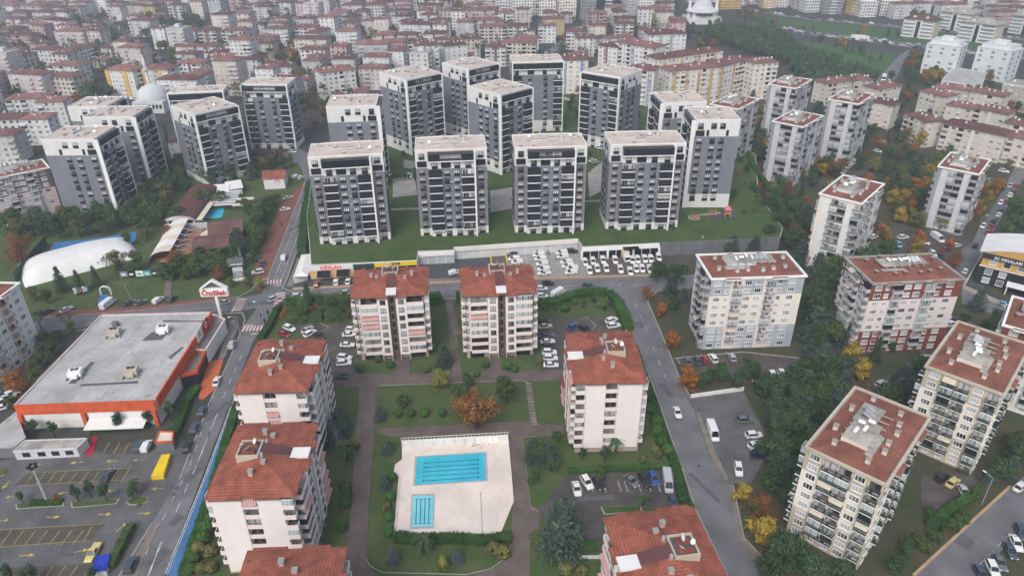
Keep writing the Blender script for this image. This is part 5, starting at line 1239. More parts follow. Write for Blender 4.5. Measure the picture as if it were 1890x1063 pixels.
for pts, lb, mt in (([(55.79, 244.85), (73.15, 246.42), (102.87, 249.23)], 'grey sheet fence below the playground lawn', 'fence_grey'),):
    root = tag(empty('sheet_fence', *pts[0]), lb, 'fence')
    for k in range(len(pts) - 1):
        n = max(1, int(math.hypot(pts[k + 1][0] - pts[k][0], pts[k + 1][1] - pts[k][1]) / 2.5))
        for j in range(n):
            p, q = lerp(pts[k], pts[k + 1], j / n), lerp(pts[k], pts[k + 1], (j + 0.96) / n)
            mb = MB(); mb.bar((p[0] - pts[0][0], p[1] - pts[0][1]), (q[0] - pts[0][0], q[1] - pts[0][1]), 0.12, 0, 5.6, mt); mb.build('fence_panel', root)
# white wall with graffiti, parking
mb = MB(); mb.bar((49.26, 158.48), (64.72, 161.7), 0.5, 0, 1.1, 'wall_white'); tag(mb.build('boundary_wall'), 'low white wall at the head of the roadside car park', 'wall')
mb = MB(); mb.prism([(49.05, 152.19), (50.15, 151.27), (50.55, 136.55), (51.4, 126.99), (50.36, 126.47), (48.78, 135.98)], 0, 0.45, 'pavement'); tag(mb.build('stone_divider'), 'narrow stone divider between the side road and its car park', 'divider')
for a, b_, lb in (((38.22, 130.4), (38.81, 118.25), 'low wall between the camper van car park and the hedge'), ((13.9, 104.58), (18.71, 104.54), 'low pale wall below the big cedar'), ((35.85, 201.05), (36.16, 191.93), 'low wall at the end of the residents car park')):
    mb = MB(); mb.bar(a, b_, 0.3, 0, 0.8, 'wall_palegrey'); tag(mb.build('boundary_wall'), lb, 'wall')

# ---------------------------------------------------------------- playground
struct('playground_mat', [[(79.92, 273.18), (90.5, 276.9), (91.59, 268.58), (81.47, 265.03)]], 5.06, 'play_mat')
p0 = (86.4, 269.76)
root = tag(empty('play_tower', p0[0] + 1.5, p0[1], 5.06), 'play tower with pink roof and blue slide on the dark mat', 'playground')
for sx in (-1, 1):
    for sy in (-1, 1): mb = MB(); mb.tube((sx, sy, 0), (sx, sy, 3.2), 0.12, 'play_yellow'); mb.build('post', root)
mb = MB(); mb.box(-1.1, 1.1, -1.1, 1.1, 1.4, 1.55, 'play_orange'); mb.box(-1.1, 1.1, -1.12, -1.05, 1.55, 2.3, 'play_orange'); mb.build('platform', root)
mb = MB(); mb.lathe([(1.7, 3.2), (1.0, 4.1), (0.0, 4.9)], 0, 0, 'play_pink', 8); mb.build('roof', root)
mb = MB(); mb.face([(1.1, -0.4, 1.5), (1.1, 0.4, 1.5), (3.6, 0.4, 0.1), (3.6, -0.4, 0.1)], 'play_blue'); mb.box(1.1, 3.6, -0.5, -0.42, 0.1, 0.5, 'play_blue'); mb.build('slide', root)
root = tag(empty('swing_frame', p0[0] - 4.5, p0[1] + 0.5, 5.06), 'orange and yellow swing frame on the dark playground mat', 'swing')
for sx in (-1.5, 1.5):
    for sy in (-0.8, 0.8): mb = MB(); mb.tube((sx, sy, 0), (sx, 0, 2.4), 0.1, 'play_orange'); mb.build('leg', root)
mb = MB(); mb.tube((-1.5, 0, 2.4), (1.5, 0, 2.4), 0.1, 'play_yellow'); mb.build('beam', root)
for sx in (-0.6, 0.6): mb = MB(); mb.box(sx - 0.25, sx + 0.25, -0.15, 0.15, 0.5, 0.6, 'play_red'); mb.tube((sx, 0, 0.6), (sx, 0, 2.4), 0.03, 'grey_metal'); mb.build('swing_seat', root)
p0 = (74.27, 268.9)
root = tag(empty('round_seat', p0[0], p0[1], 5.03), 'round timber seat on a pale disc beside the playground', 'bench')
mb = MB(); mb.lathe([(2.4, 0.0), (2.4, 0.05), (0, 0.05)], 0, 0, 'concrete', 16); mb.build('base', root); mb = MB(); mb.lathe([(1.6, 0.05), (1.6, 0.8), (1.2, 0.8), (1.2, 0.5)], 0, 0, 'wood_deck', 16); mb.build('seat', root)

# ---------------------------------------------------------------- landmarks used to say where a tree or house stands
MARKS = [(-101,212,'by the triangular shop sign'), (-178,237,'by the white air dome'), (-158,245,'between the air dome and the restaurant'), (-135,249,'by the arched tent'),
    (-117,258,'behind the restaurant'), (-149,300,'by the vaulted hall'), (-129,291,'by the club pool'), (-111,319,'by the house with printed blossoms'),
    (-131,355,'at the foot of the pylon'), (-178,286,'below the grey tower with the yellow blind'), (-208,281,'below the brown striped block'), (-132,183,'behind the shopping centre'),
    (-144,172,'by the white block with terracotta balconies'), (-109,124,'by the light mast'), (-97,123,'in the narrow planting bed'), (-87,122,'in the rounded planting bed'),
    (-120,146,'by the grey annexe'), (-102,150,'before the white shop awning'), (-100,231,'by the stacked advertising boards'), (-140,216,'by the blue entrance steps'),
    (-66,204,'in the thick hedge by the crossing'), (-35,173,'below the block by the broad stairs'), (-19,184,'beside the broad garden stairs'), (-2,173,'below the block by the dealer yard'),
    (-28,156,'on the upper pool lawn'), (-10,155,'on the lawn by the narrow stairs'), (-29,122,'along the shrub side of the pool deck'), (-14,105,'on the lawn below the pool deck'),
    (-44,141,'by the palm behind the cycle lane blocks'), (-39,120,'on the strip beside the garden path'), (-68,110,'inside the cycle lane hedge'), (8,136,'between the pool deck and the palm block'),
    (23,134,'before the palm block'), (37,142,'inside the side road hedge'), (11,112,'by the lower car park entrance'), (29,121,'in the lower car park bed'),
    (23,210,'inside the curved hedge'), (55,217,'at the side road junction'), (51,183,'beside the blue grey block'), (68,169,'in the blue grey block car park'),
    (98,195,'between the blue grey and maroon blocks'), (102,174,'before the maroon block'), (75,157,'at the back of the roadside car park'), (67,133,'beside the beige block'),
    (54,116,'between the side road and the beige block'), (97,156,'between the two beige blocks'), (60,103,'at the foot of the beige block'), (97,114,'beside the lower road'),
    (120,131,'by the taxi car park'), (156,208,'before the school'), (159,194,'by the maroon topped white block'), (212,279,'across the road from the queue of cars'),
    (160,254,'by the courtyard lane'), (150,259,'beside the cream white tower'), (115,245,'behind the blue grey block'), (109,281,'beside the playground hedge'),
    (89,255,'below the playground fence'), (91,281,'by the playground'), (126,332,'along the garden drive'), (160,339,'by the parked row below the striped towers'),
    (163,486,'between the ochre row and the striped towers'), (138,392,'beside the grey tower by the playground'), (196,458,'between two striped towers'), (220,380,'by the autumn poplar'),
    (194,331,'beside the lone striped tower'), (193,291,'below the lone striped tower'), (262,443,'among the cream walk-up blocks'), (285,419,'beside the front cream walk-up blocks'),
    (301,545,'by the hill road'), (318,496,'below the twin white towers'), (277,614,'on the park lawn'), (283,733,'along the highway embankment'),
    (338,680,'on the meadow'), (433,801,'by the villa blocks'), (510,815,'behind the villa blocks'), (356,823,'beyond the meadow'),
    (281,865,'beyond the white mosque'), (203,794,'by the white mosque'), (126,705,'below the white mosque'), (91,707,'behind the crimson gable'),
    (53,681,'on the sloping old street'), (20,710,'beside the old street'), (-20,659,'by the paved court'), (35,838,'below the far high-rises'),
    (108,854,'among the far high-rises'), (-62,713,'above the square windowed blocks'), (-79,595,'by the square windowed blocks'), (-47,806,'in the middle town'),
    (-116,809,'in the quiet middle town'), (-135,664,'behind the block with bare shrubs'), (-120,467,'on the bare bank'), (-167,598,'above the bare bank'),
    (-201,779,'in the upper middle town'), (-216,643,'behind the pylon tower'), (-285,817,'above the autumn copse'), (-253,612,'by the autumn copse'),
    (-315,724,'by the dark town copse'), (-287,583,'along the old town street'), (-371,726,'at the upper end of the old town street'), (-265,499,'by the yellow and white blocks'),
    (-229,457,'by the domed mosque'), (-370,627,'in the lower old town'), (-475,792,'in the upper old town'), (-445,676,'on the edge of the old town'),
    (-330,501,'above the town green'), (-292,435,'by the town green'), (-268,383,'behind the brown striped block'), (-168,354,'in the gap between the grey towers'),
    (-50,305,'in the grey tower courtyard'), (38,432,'beside the squarely facing grey tower'), (-52,257,'between the front grey towers'), ]
def near(x, y):
    return min(MARKS, key=lambda m: (m[0] - x) ** 2 + (m[1] - y) ** 2)[2]
# ---------------------------------------------------------------- town houses
def house_meshes(W, D, floors, seed, bal=True, rise=2.0, roofm='roof_town', flat=False, stair=False):
    """Wall with balcony stacks, glazing and hipped roof of one house type."""
    r = random.Random(seed); fh = 2.85; H = floors * fh
    w = MB(); w.box(-W / 2, W / 2, -D / 2, D / 2, 0, H, 'wall_white', bottom=False)
    g = MB(); t = MB()
    if stair: w.box(-1.0, 1.0, -D / 2 - 0.12, -D / 2 + 0.01, 0, H, 'column_brown')
    nF = max(3, int(W / 3.4)); nS = max(2, int(D / 4.2))
    kinds = [r.random() < 0.42 for _ in range(nF)]
    for f in range(floors):
        z = f * fh
        for s in (-1, 1):
            for k in range(nF):
                x = -W / 2 + W * (k + 0.5) / nF; y = s * D / 2
                if stair and abs(x) < 1.2 and s < 0: continue
                if bal and kinds[k] and f > 0:
                    y0, y1 = (y - 1.2, y) if s < 0 else (y, y + 1.2)
                    bw = W / nF * 0.46
                    w.box(x - bw, x + bw, y0, y1, z - 0.1, z + 0.85, 'wall_white')
                    ya = y - 0.03 if s < 0 else y + 0.03
                    g.box(x - bw * 0.92, x + bw * 0.92, min(y, ya), max(y, ya), z + 0.85, z + 2.3, 'pane')
                else:
                    ya = y - 0.05 if s < 0 else y + 0.05
                    g.box(x - 0.75, x + 0.75, min(y, ya), max(y, ya), z + 0.9, z + 2.25, 'pane')
            for k in range(nS):
                y = -D / 2 + D * (k + 0.5) / nS; x = s * W / 2; xa = x + 0.05 * s
                g.box(min(x, xa), max(x, xa), y - 0.6, y + 0.6, z + 0.9, z + 2.2, 'pane')
    rf = MB()
    if flat:
        rf.box(-W / 2 - 0.2, W / 2 + 0.2, -D / 2 - 0.2, D / 2 + 0.2, H, H + 0.8, 'wall_palegrey', top='roof_concrete'); rf.box(-2, 2, -2, 2, H + 0.8, H + 3.2, 'wall_palegrey')
    else:
        hip_roof(rf, -W / 2, W / 2, -D / 2, D / 2, H + 0.28, rise, roofm, 0.5)
        for k in range(4): x, y = r.uniform(-W * .35, W * .35), r.uniform(-D * .3, D * .3); rf.box(x - 0.35, x + 0.35, y - 0.35, y + 0.35, H + 0.5, H + rise + r.uniform(-0.1, 0.6), ('wall_palegrey', 'white_trim', 'roof_concrete')[k % 3])
    return w.mesh('wall'), g.mesh('glazing'), rf.mesh('roof'), H
TYPES = {}
for i, (W, D, n, kw) in enumerate(((15, 12, 5, {}), (19, 12, 5, {}), (23, 12, 5, {}), (13, 12, 6, {}), (17, 13, 8, {}), (26, 12, 6, {}), (12, 11, 3, dict(bal=False)), (21, 13, 5, dict(roofm='roof_brown')),
                                   (18, 15, 5, dict(stair=True)), (16, 12, 5, dict(roofm='roof_brown', stair=True)), (15, 13, 8, dict(flat=True)), (11, 10, 2, dict(bal=False, rise=1.8)))):
    TYPES[i] = (*house_meshes(W, D, n, 100 + i, **kw), W, D, n)
WALLS = {'white': 'town_white', 'off-white': 'town_offwhite', 'cream': 'town_cream', 'pink': 'town_pink', 'pale grey': 'town_grey', 'yellow': 'town_yellow', 'rose white': 'town_rose'}
NUM = {2: 'two', 3: 'three', 4: 'four', 5: 'five', 6: 'six', 7: 'seven', 8: 'eight', 9: 'nine', 10: 'ten', 11: 'eleven', 12: 'twelve', 14: 'fourteen'}
def house(t, x, y, rz, wall, place, group, z=0.0, name='town_house', sc_=1.0):
    w, g, rf, H, W, D, n = TYPES[t]
    o = obj(name, w, None, (x, y, z), rz, sc_ if sc_ != 1.0 else None)
    o.material_slots[0].link = 'OBJECT'; o.material_slots[0].material = MAT[WALLS[wall]]
    rn = 'flat roofed' if t == 10 else 'brown roofed' if t in (7, 9) else 'red roofed'
    st = ' with brown stair strip' if t in (8, 9) else ' with balconies' if t not in (6, 10, 11) else ''
    lb = '%s %s storey %s house%s %s' % (wall, NUM[n], rn, st, near(x, y))
    if len(lb.split()) > 16: lb = lb.replace(' with balconies', '').replace(' with brown stair strip', '')
    tag(o, lb, 'house', lb)
    tag(obj('glazing', g, o), kind='stuff'); obj('roof', rf, o)
    return o

# special blocks -----------------------------------------------------------------
for p, W, n, lb in (((-268.48, 487.26), 21, 6, 'yellow and white block behind the dark round trees'), ((-245.68, 489.4), 20, 6, 'yellow and white block behind the minaret')):
    root = tag(empty('apartment_block', p[0], p[1], 0, -14), lb, 'apartment block', 'yellow and white blocks')
    foot(p[0] - 2, p[1], -14, W, 13)
    mb = MB(); mb.box(0, W, 0, 13, 0, n * 2.9, 'wall_white', bottom=False); mb.build('wall', root)
    for x0, x1 in ((-0.15, 2.6), (W * .62, W * .78)): mb = MB(); mb.box(x0, x1, -0.5, 3.0, 0, n * 2.9 - 0.05, 'wall_yellow'); mb.build('wall_stripe', root)
    wq = lib(('cw', 1.2), lambda: m_casement(1.2, 1.3, 2))
    for f in range(n):
        for u in (0.22, 0.34, 0.46, 0.57, 0.88): obj('window', wq, root, (W * u, 0, f * 2.9 + 0.9))
        for u in (3.5, 9.0): obj('window', wq, root, (W, u, f * 2.9 + 0.9), 90)
        for u in (1.5,): obj('balcony', lib(('yb',), lambda: m_balcony(3.0, 1.2, 0, 'wall_white', 'wall_white', 2.9)), root, (W, 6.2, f * 2.9), 90)
    mb = MB(); hip_roof(mb, 0, W, 0, 13, n * 2.9 + 0.28, 2.4, 'roof_town', 0.6); mb.build('roof', root)
def striped(p, rz, W, D, n, wall, stripe, stripe_cols, lb, group, roof='roof_town', name='apartment_block', fh=2.9, pane='pane', flat=False, z0=0):
    """Mid-distance block with coloured wall strips, single windows and balconies."""
    root = tag(empty(name, p[0], p[1], z0, rz), lb, 'apartment block', group); foot(p[0], p[1], rz, W, D); H = n * fh
    mb = MB(); mb.box(0, W, 0, D, 0, H, wall, bottom=False); mb.build('wall', root)
    for u, wd in stripe_cols: mb = MB(); mb.box(W * u - wd / 2, W * u + wd / 2, -0.35, 0.01, 0, H - 0.05, stripe); mb.build('wall_stripe', root)
    m1 = lib(('cw', 1.9), lambda: m_casement(1.9, 1.35, 3)); bl = lib(('stb', wall, fh), lambda: m_balcony(2.8, 1.1, 0, wall, wall, fh))
    b1 = lib(('stb1', wall, fh), lambda: m_balcony(2.8, 1.1, 1, wall, wall, fh))
    k = max(3, int(W / 3.6)); kd = max(2, int(D / 4.2)); r = random.Random(W * 7 + n)
    kin = [r.random() < 0.4 for _ in range(k)]
    for f in range(n):
        for i in range(k):
            u = W * (i + 0.5) / k
            onst = any(abs(u - W * s) < wd / 2 + 0.8 for s, wd in stripe_cols)
            if kin[i] and f and not onst: obj('balcony', bl if r.random() < .6 else b1, root, (u, 0, f * fh))
            else: obj('window', m1, root, (u, -0.35 if onst else 0, f * fh + 0.85))
        for s in (0, 1):
            for i in range(kd): obj('window', m1, root, (W if s else 0, D * (i + 0.5) / kd, f * fh + 0.85), 90 if s else -90)
    mb = MB()
    if flat: mb.box(-0.2, W + 0.2, -0.2, D + 0.2, H, H + 0.7, 'white_trim', top='roof_concrete'); mb.box(W * .4, W * .6, D * .3, D * .7, H + 0.7, H + 3.2, wall)
    else: hip_roof(mb, 0, W, 0, D, H + 0.28, 2.3, roof, 0.6)
    mb.build('roof', root)
    cm = lib('fch', lambda: (lambda q_: (q_.box(-0.4, 0.4, -0.4, 0.4, 0, 1.5, 'white_trim'), q_.mesh('chimney'))[-1])(MB()))
    for i in range(5): obj('chimney', cm, root, (W * (0.15 + 0.17 * i), D * r.choice((0.3, 0.6)), H + 1.0))
    return root
# ochre and white terrace of blocks before the wood
ST = ((0.10, 2.2), (0.36, 2.0), (0.62, 2.2), (0.88, 2.0))
f_ = (95.39, 475.42, 28.14, 54.48); striped(f_[:2], f_[2], f_[3], 13, 7, 'wall_creamwhite', 'wall_ochre', ST, 'long ochre and white block behind the other ochre blocks', 'ochre and white blocks', fh=3.4)
f_ = (97.26, 444.86, 18.79, 33.03); striped(f_[:2], f_[2], f_[3], 13, 8, 'wall_creamwhite', 'wall_ochre', ST, 'ochre and white block with dark end beside the grey towers', 'ochre and white blocks')
f_ = (129.2, 455.48, 39.68, 32.76); striped(f_[:2], f_[2], f_[3], 13, 8, 'wall_pinkwhite', 'wall_ochre', ((0.12, 2.2), (0.5, 1.6)), 'ochre and pinkish block in the middle of the row', 'ochre and white blocks')
f_ = (154.13, 463.74, 18.58, 17.77); striped(f_[:2], f_[2], f_[3], 13, 8, 'wall_creamwhite', 'wall_creamwhite', ((0.1, 1.0),), 'cream white block at the end of the ochre row beside the wood', 'ochre and white blocks')
# blue striped blocks behind the grey towers
f_ = (31.78, 464.9, -2.02, 15.3); striped(f_[:2], f_[2], f_[3] + 2, 13, 9, 'wall_creamwhite', 'wall_lightblue', ((0.15, 2.4), (0.8, 2.4)), 'cream block with blue stripes behind the squarely facing grey tower', 'blue striped blocks')
f_ = (70.75, 439.7, -22.82, 15.73); striped(f_[:2], f_[2], f_[3], 13, 9, 'wall_creamwhite', 'wall_lightblue', ((0.3, 2.4), (0.85, 2.4)), 'cream block with blue stripes behind the angled grey tower', 'blue striped blocks')
f_ = (64.01, 540.1, -33.46, 15.12); striped(f_[:2], f_[2], f_[3], 14, 7, 'wall_white', 'wall_maroon', ((0.4, 3.0),), 'white block with a crimson gable behind the blue striped block', 'white blocks behind the towers', roof='roof_maroon')
f_ = (75.28, 538.34, -46.76, 33.54); striped(f_[:2], f_[2], f_[3], 16, 8, 'wall_white', 'wall_midgrey', ((0.5, 3.0),), 'white block with grey stair strip behind the grey towers', 'white blocks behind the towers')
f_ = (101.86, 547.01, 6.56, 27.65); striped(f_[:2], f_[2], f_[3], 16, 9, 'wall_white', 'wall_midgrey', ((0.3, 1.6), (0.6, 1.6)), 'white block with dark red flat hip roof beside the wood', 'white blocks behind the towers', roof='roof_maroon')
f_ = (-67.1, 526.91, 12.68, 14.98); striped(f_[:2], f_[2], 17, 14, 8, 'wall_white', 'wall_white', ((0.1, 0.5),), 'white block with square windows beside the bare trees', 'white blocks behind the towers')
f_ = (-46.84, 540.44, 25.85, 17); striped(f_[:2], f_[2], 17, 14, 7, 'wall_white', 'wall_white', ((0.1, 0.5),), 'white block with square windows next to the paved court', 'white blocks behind the towers')
f_ = (-122.12, 472.74, 30.39, 22.98); striped(f_[:2], f_[2], f_[3], 14, 6, 'wall_white', 'wall_offwhite', ((0.1, 0.5),), 'white block with red roof behind the bare shrubs', 'white blocks behind the towers')
# cream walk-up blocks
CW = ('cream walk-up block nearest the striped tower', 'cream walk-up block joined to its neighbour by the roadside trees', 'cream walk-up block behind the front row', 'cream walk-up block with its end to the dark trees', 'cream walk-up block before the twin white towers', 'cream walk-up block beside the bare plot', 'narrow cream walk-up block behind the autumn poplar', 'cream walk-up block beside the striped towers', 'cream walk-up block beside the pine wood', 'cream walk-up block next to the hill road', 'cream walk-up block on the far side of the hill road', 'cream walk-up block in the middle of its estate', 'cream walk-up block cut off at the edge of its estate', 'cream walk-up block hidden behind the narrow one')
CWF = [(223.95, 365.89, -49.62, 29.39), (244.54, 345.2, -51.3, 17.64), (244.07, 400.74, -47.22, 13.88), (255.89, 393.74, -52.35, 16.46), (257.65, 439.41, -36.42, 18.22), (273.64, 429.83, -51.81, 17.76), (213.13, 384.24, -77.87, 16.59), (204.24, 408.75, -44.68, 13.36), (196.6, 449.44, 22.77, 19.83), (216.23, 457.07, 10.46, 13.19), (221.91, 435.49, 28.29, 20.91), (245.11, 432.24, -66.76, 16.27), (256.25, 366.97, -50.69, 16.16)]
for k, f_ in enumerate(CWF):
    striped(f_[:2], f_[2], max(11, f_[3]), 11.5, 5, 'wall_cream', 'wall_creamwhite', ((0.5, 1.4),), CW[k], 'cream walk-up blocks', fh=2.75, roof='roof_town')
# twin white towers with small windows and a low block between
for k, (px, lb) in enumerate((((1712, 78, 1768, 88), 'white tower with tiny windows and stepped top beside the hill road'), ((1806, 85, 1862, 96), 'white tower with tiny windows and stepped top beside the meadow'))):
    f_ = ((299.06, 534.88, -50.66, 20.64), (328.29, 522.08, -60.53, 21.62))[k]
    root = tag(empty('white_tower', f_[0], f_[1], 0, f_[2] + 8), lb, 'tower', 'twin white towers'); W = 22.0; foot(f_[0], f_[1], f_[2], W, 24)
    mb = MB(); mb.box(0, W, 0, 20, 0, 21, 'wall_mint', bottom=False); mb.build('wall', root)
    mb = MB(); mb.box(1.5, W - 1.5, 2, 18, 21, 23.6, 'wall_mint', top='wall_palegrey'); mb.box(7, 15, 6, 13, 23.6, 26, 'wall_white'); mb.box(-0.2, W + 0.2, -0.2, 20.2, 20.7, 21.1, 'wall_palegrey'); mb.build('stepped_top', root)
    ws_ = lib('tiny', lambda: (lambda q_: ([q_.box(-0.9 + i * 0.7, -0.5 + i * 0.7, -0.06, 0.02, 0, 1.5, 'pane_dark') for i in range(3)], q_.mesh('window'))[-1])(MB()))
    for f in range(6):
        for u in (0.10, 0.45, 0.80):
            if (f + int(u * 10)) % 4 != 3: obj('window', ws_, root, (W * u + 0.8, 0, 2 + f * 3.2))
        for u in (4, 14): obj('window', ws_, root, (W, u, 2 + f * 3.2), 90)
rt, q = quad_building('low_depot', [(288.59, 486.75), (306.79, 471.65), (330.98, 508.71), (317.55, 525.81)], 6, 'low white depot between the twin white towers', 'building', 'wall_mint', 'roof_membrane', 0.4, 'wall_mint')
f_ = (301.82, 444.66, -58.05, 23.64); striped(f_[:2], f_[2], 26, 16, 5, 'wall_beige', 'wall_offwhite', ((0.2, 2.0),), 'beige office block with flat roof beside the twin towers', 'beige offices', flat=True)
# villas beyond the meadow: broad blocks with a dark central strip
for k, (fx, lb) in enumerate((((352.5, 677.98, -44.08, 26.04), 'grey roofed villa block beyond the meadow, beside the dark trees'), ((403.49, 712.59, -48.1, 26.61), 'grey roofed villa block standing furthest back beyond the meadow'), ((392.84, 658.88, -51.02, 29.01), 'grey roofed villa block beyond the meadow, on its edge'), ((457.21, 691.07, -60.71, 28), 'grey roofed villa block beyond the meadow, cut off'))):
    root = tag(empty('villa_block', fx[0], fx[1], 0, fx[2]), lb, 'apartment block', 'villa blocks beyond the meadow'); W, H = fx[3], 15.0; foot(fx[0], fx[1], fx[2], W, 18)
    mb = MB(); mb.box(0, W, 0, 18, 0, H, 'wall_cream', bottom=False); mb.build('wall', root)
    mb = MB(); mb.box(W / 2 - 1.6, W / 2 + 1.6, -0.6, 0.0, 0, H - 1.5, 'navy'); mb.box(W / 2 - 2.4, W / 2 - 1.6, -0.7, 0, 0, H, 'white_trim'); mb.box(W / 2 + 1.6, W / 2 + 2.4, -0.7, 0, 0, H, 'white_trim'); mb.build('stair_window', root)
    for f in range(5):
        for s in (-1, 1):
            mb = MB(); x0 = W / 2 + s * 3.2; x1 = W / 2 + s * (W / 2 - 0.8)
            mb.box(min(x0, x1), max(x0, x1), -1.2, 0, f * 3.0 - 0.1, f * 3.0 + 0.5, 'white_trim'); mb.box(min(x0, x1) + .4, max(x0, x1) - .4, -0.06, 0, f * 3 + 0.6, f * 3 + 2.5, 'pane_tint'); mb.build('balcony', root)
    mb = MB(); hip_roof(mb, 0, W, 0, 18, H + 0.28, 4.0, 'roof_concrete' if k else 'roof_brown', 1.0); mb.build('roof', root)
    for u in (0.3, 0.7): mb = MB(); mb.lathe([(1.8, H + 0.2), (1.5, H + 2.4), (0.1, H + 3.0)], W * u, 3.0, 'wall_cream', 8); mb.build('dormer', root)
# downtown high-rises at the top of the view
HP = [(37.77, 768.57), (57.38, 774.16), (79.4, 773.16), (100.51, 778.77), (136.96, 770.55), (124.41, 797.96), (12.97, 763.29), (-6.22, 777.04), (25.27, 809.61), (163.64, 810.16), (322.02, 809.77), (339.1, 801.83), (300.09, 848.34), (320.52, 855.2), (364.18, 793.63), (366.71, 779.85), (391.55, 785.47), (285.84, 841.29), (242.58, 835.78), (280.51, 873.43)]
HC = ('wall_offwhite', 'wall_creamwhite', 'wall_midgrey', 'navy', 'wall_white', 'wall_palegrey', 'wall_white', 'wall_palegrey', 'wall_pinkwhite', 'wall_white', 'wall_white', 'wall_midgrey', 'wall_white', 'wall_offwhite', 'wall_yellow', 'wall_white', 'wall_offwhite', 'wall_yellow', 'wall_yellow', 'wall_white')
HN = (14, 14, 11, 12, 12, 9, 10, 9, 12, 9, 11, 9, 8, 8, 7, 5, 5, 5, 5, 6)
for k, p in enumerate(HP):
    cn_ = {'wall_offwhite': 'off-white', 'wall_creamwhite': 'cream white', 'wall_midgrey': 'grey', 'navy': 'dark glass', 'wall_white': 'white', 'wall_palegrey': 'pale grey', 'wall_pinkwhite': 'rose white', 'wall_yellow': 'yellow'}[HC[k]]
    lb = '%s %s storey high-rise in the far town centre' % (cn_, NUM[HN[k]]) if k < 10 else '%s %s storey block on the far side of the meadow' % (cn_, NUM[HN[k]])
    W = (17, 20, 15, 24, 16)[k % 5]; D = 15; fh = 3.0; n = HN[k]
    root = tag(empty('high_rise', p[0] - W / 2, p[1], 0, (-6, 4, 8, -3)[k % 4]), lb, 'high-rise', 'high-rises of the far centre' if k < 10 else 'blocks beyond the meadow'); foot(p[0] - W / 2, p[1], 0, W, D)
    mb = MB(); mb.box(0, W, 0, D, 0, n * fh, HC[k], bottom=False); mb.box(W * .3, W * .7, D * .3, D * .7, n * fh, n * fh + 3, HC[k]); mb.build('wall', root)
    g = MB(); nn = int(W / 2.6)
    for f in range(n):
        for i in range(nn): g.box(W * (i + .5) / nn - .75, W * (i + .5) / nn + .75, -0.06, 0, f * fh + .8, f * fh + 2.4, 'pane_dark' if HC[k] == 'navy' else 'pane')
        for i in range(4): g.box(W, W + 0.06, D * (i + .5) / 4 - .7, D * (i + .5) / 4 + .7, f * fh + .8, f * fh + 2.4, 'pane'); g.box(-0.06, 0, D * (i + .5) / 4 - .7, D * (i + .5) / 4 + .7, f * fh + .8, f * fh + 2.4, 'pane')
        if k % 2: g.box(W * .35, W * .65, -0.9, -0.07, f * fh - .1, f * fh + .8, 'white_trim')
    tag(g.build('glazing', root), kind='stuff')
# mosques
p = (-224.65, 448.25); root = tag(empty('mosque', p[0], p[1] + 6), 'mosque with pale dome among the grey towers', 'mosque'); FOOT.append([(-230.96, 438.9), (-211.52, 441.9), (-224.35, 469.71), (-242.15, 467.6)])
mb = MB(); mb.box(-9.5, 9.5, -9.5, 9.5, 0, 7, 'wall_palegrey', bottom=False); mb.build('wall', root)
mb = MB(); mb.lathe([(9.6, 6.8), (9.6, 8.5), (9.0, 10), (7.8, 12.2), (5.6, 14.2), (3.0, 15.4), (0.2, 15.9)], 0, 0, 'wall_palegrey', 24); mb.build('dome', root, True)
for k in range(8):
    mb = MB(); a_ = 2 * math.pi * k / 8; mb.box(-0.7, 0.7, -0.06, 0.06, 3.0, 5.4, 'pane_dark'); o = mb.build('window', root); o.location = (9.56 * (1 if k % 4 == 0 else 0), 0, 0); o.location = ((k - 3.5) * 2.2, -9.55, 0)
q = (-238.33, 480.84); root = tag(empty('minaret', q[0], q[1]), 'white minaret with balcony and pointed top beside the domed mosque', 'minaret')
mb = MB(); mb.lathe([(1.5, 0), (1.5, 6), (1.15, 7), (1.1, 18)], 0, 0, 'wall_white', 12); mb.build('shaft', root, True); mb = MB(); mb.lathe([(1.1, 17.6), (1.9, 18.4), (1.9, 19.4), (1.0, 19.4), (0.95, 23.0)], 0, 0, 'wall_palegrey', 12); mb.build('balcony', root); mb = MB(); mb.lathe([(1.05, 23), (0.9, 24), (0.02, 29)], 0, 0, 'wall_white', 12); mb.build('spire', root)
p = (190.48, 742.99); root = tag(empty('hill_mosque', p[0], p[1] + 12), 'white mosque with flared roof and twin minarets above the wood', 'mosque'); FOOT.append([(167.21, 726.1), (210.01, 724.26), (247.89, 866.91), (197.5, 869.47)])
mb = MB(); mb.box(-17, 17, -12, 12, 0, 6, 'wall_white', top='wall_palegrey', bottom=False); mb.box(-11, 11, -10, 10, 6.003, 11, 'wall_white', bottom=False); mb.build('wall', root)
for k in range(7): mb = MB(); mb.box(-7.5 + k * 2.3, -6.0 + k * 2.3, -10.06, -10, 7.2, 10, 'pane_dark'); mb.build('window', root)
mb = MB(); mb.lathe([(16, 11), (15.5, 12.2), (11, 13.6), (9, 16.5), (7.5, 20), (7.0, 21), (6.8, 24), (5.6, 26.6), (3.2, 28.6), (0.2, 29.4)], 0, 0, 'wall_palegrey', 20); mb.build('dome_roof', root)
for sx in (-13.2, 13.2):
    mb = MB(); mb.lathe([(1.9, 0), (1.9, 14), (1.4, 15), (1.4, 36), (2.1, 37), (2.1, 38), (1.2, 38), (1.2, 44), (0.1, 50)], sx, -2, 'wall_white', 10); mb.build('minaret', root, True)
gable('pitched_hall', (140.69, 676.49), (157.26, 681.1), 12, 4, 2, 'low cream hall beside the white mosque', 'wall_cream', 'roof_concrete')

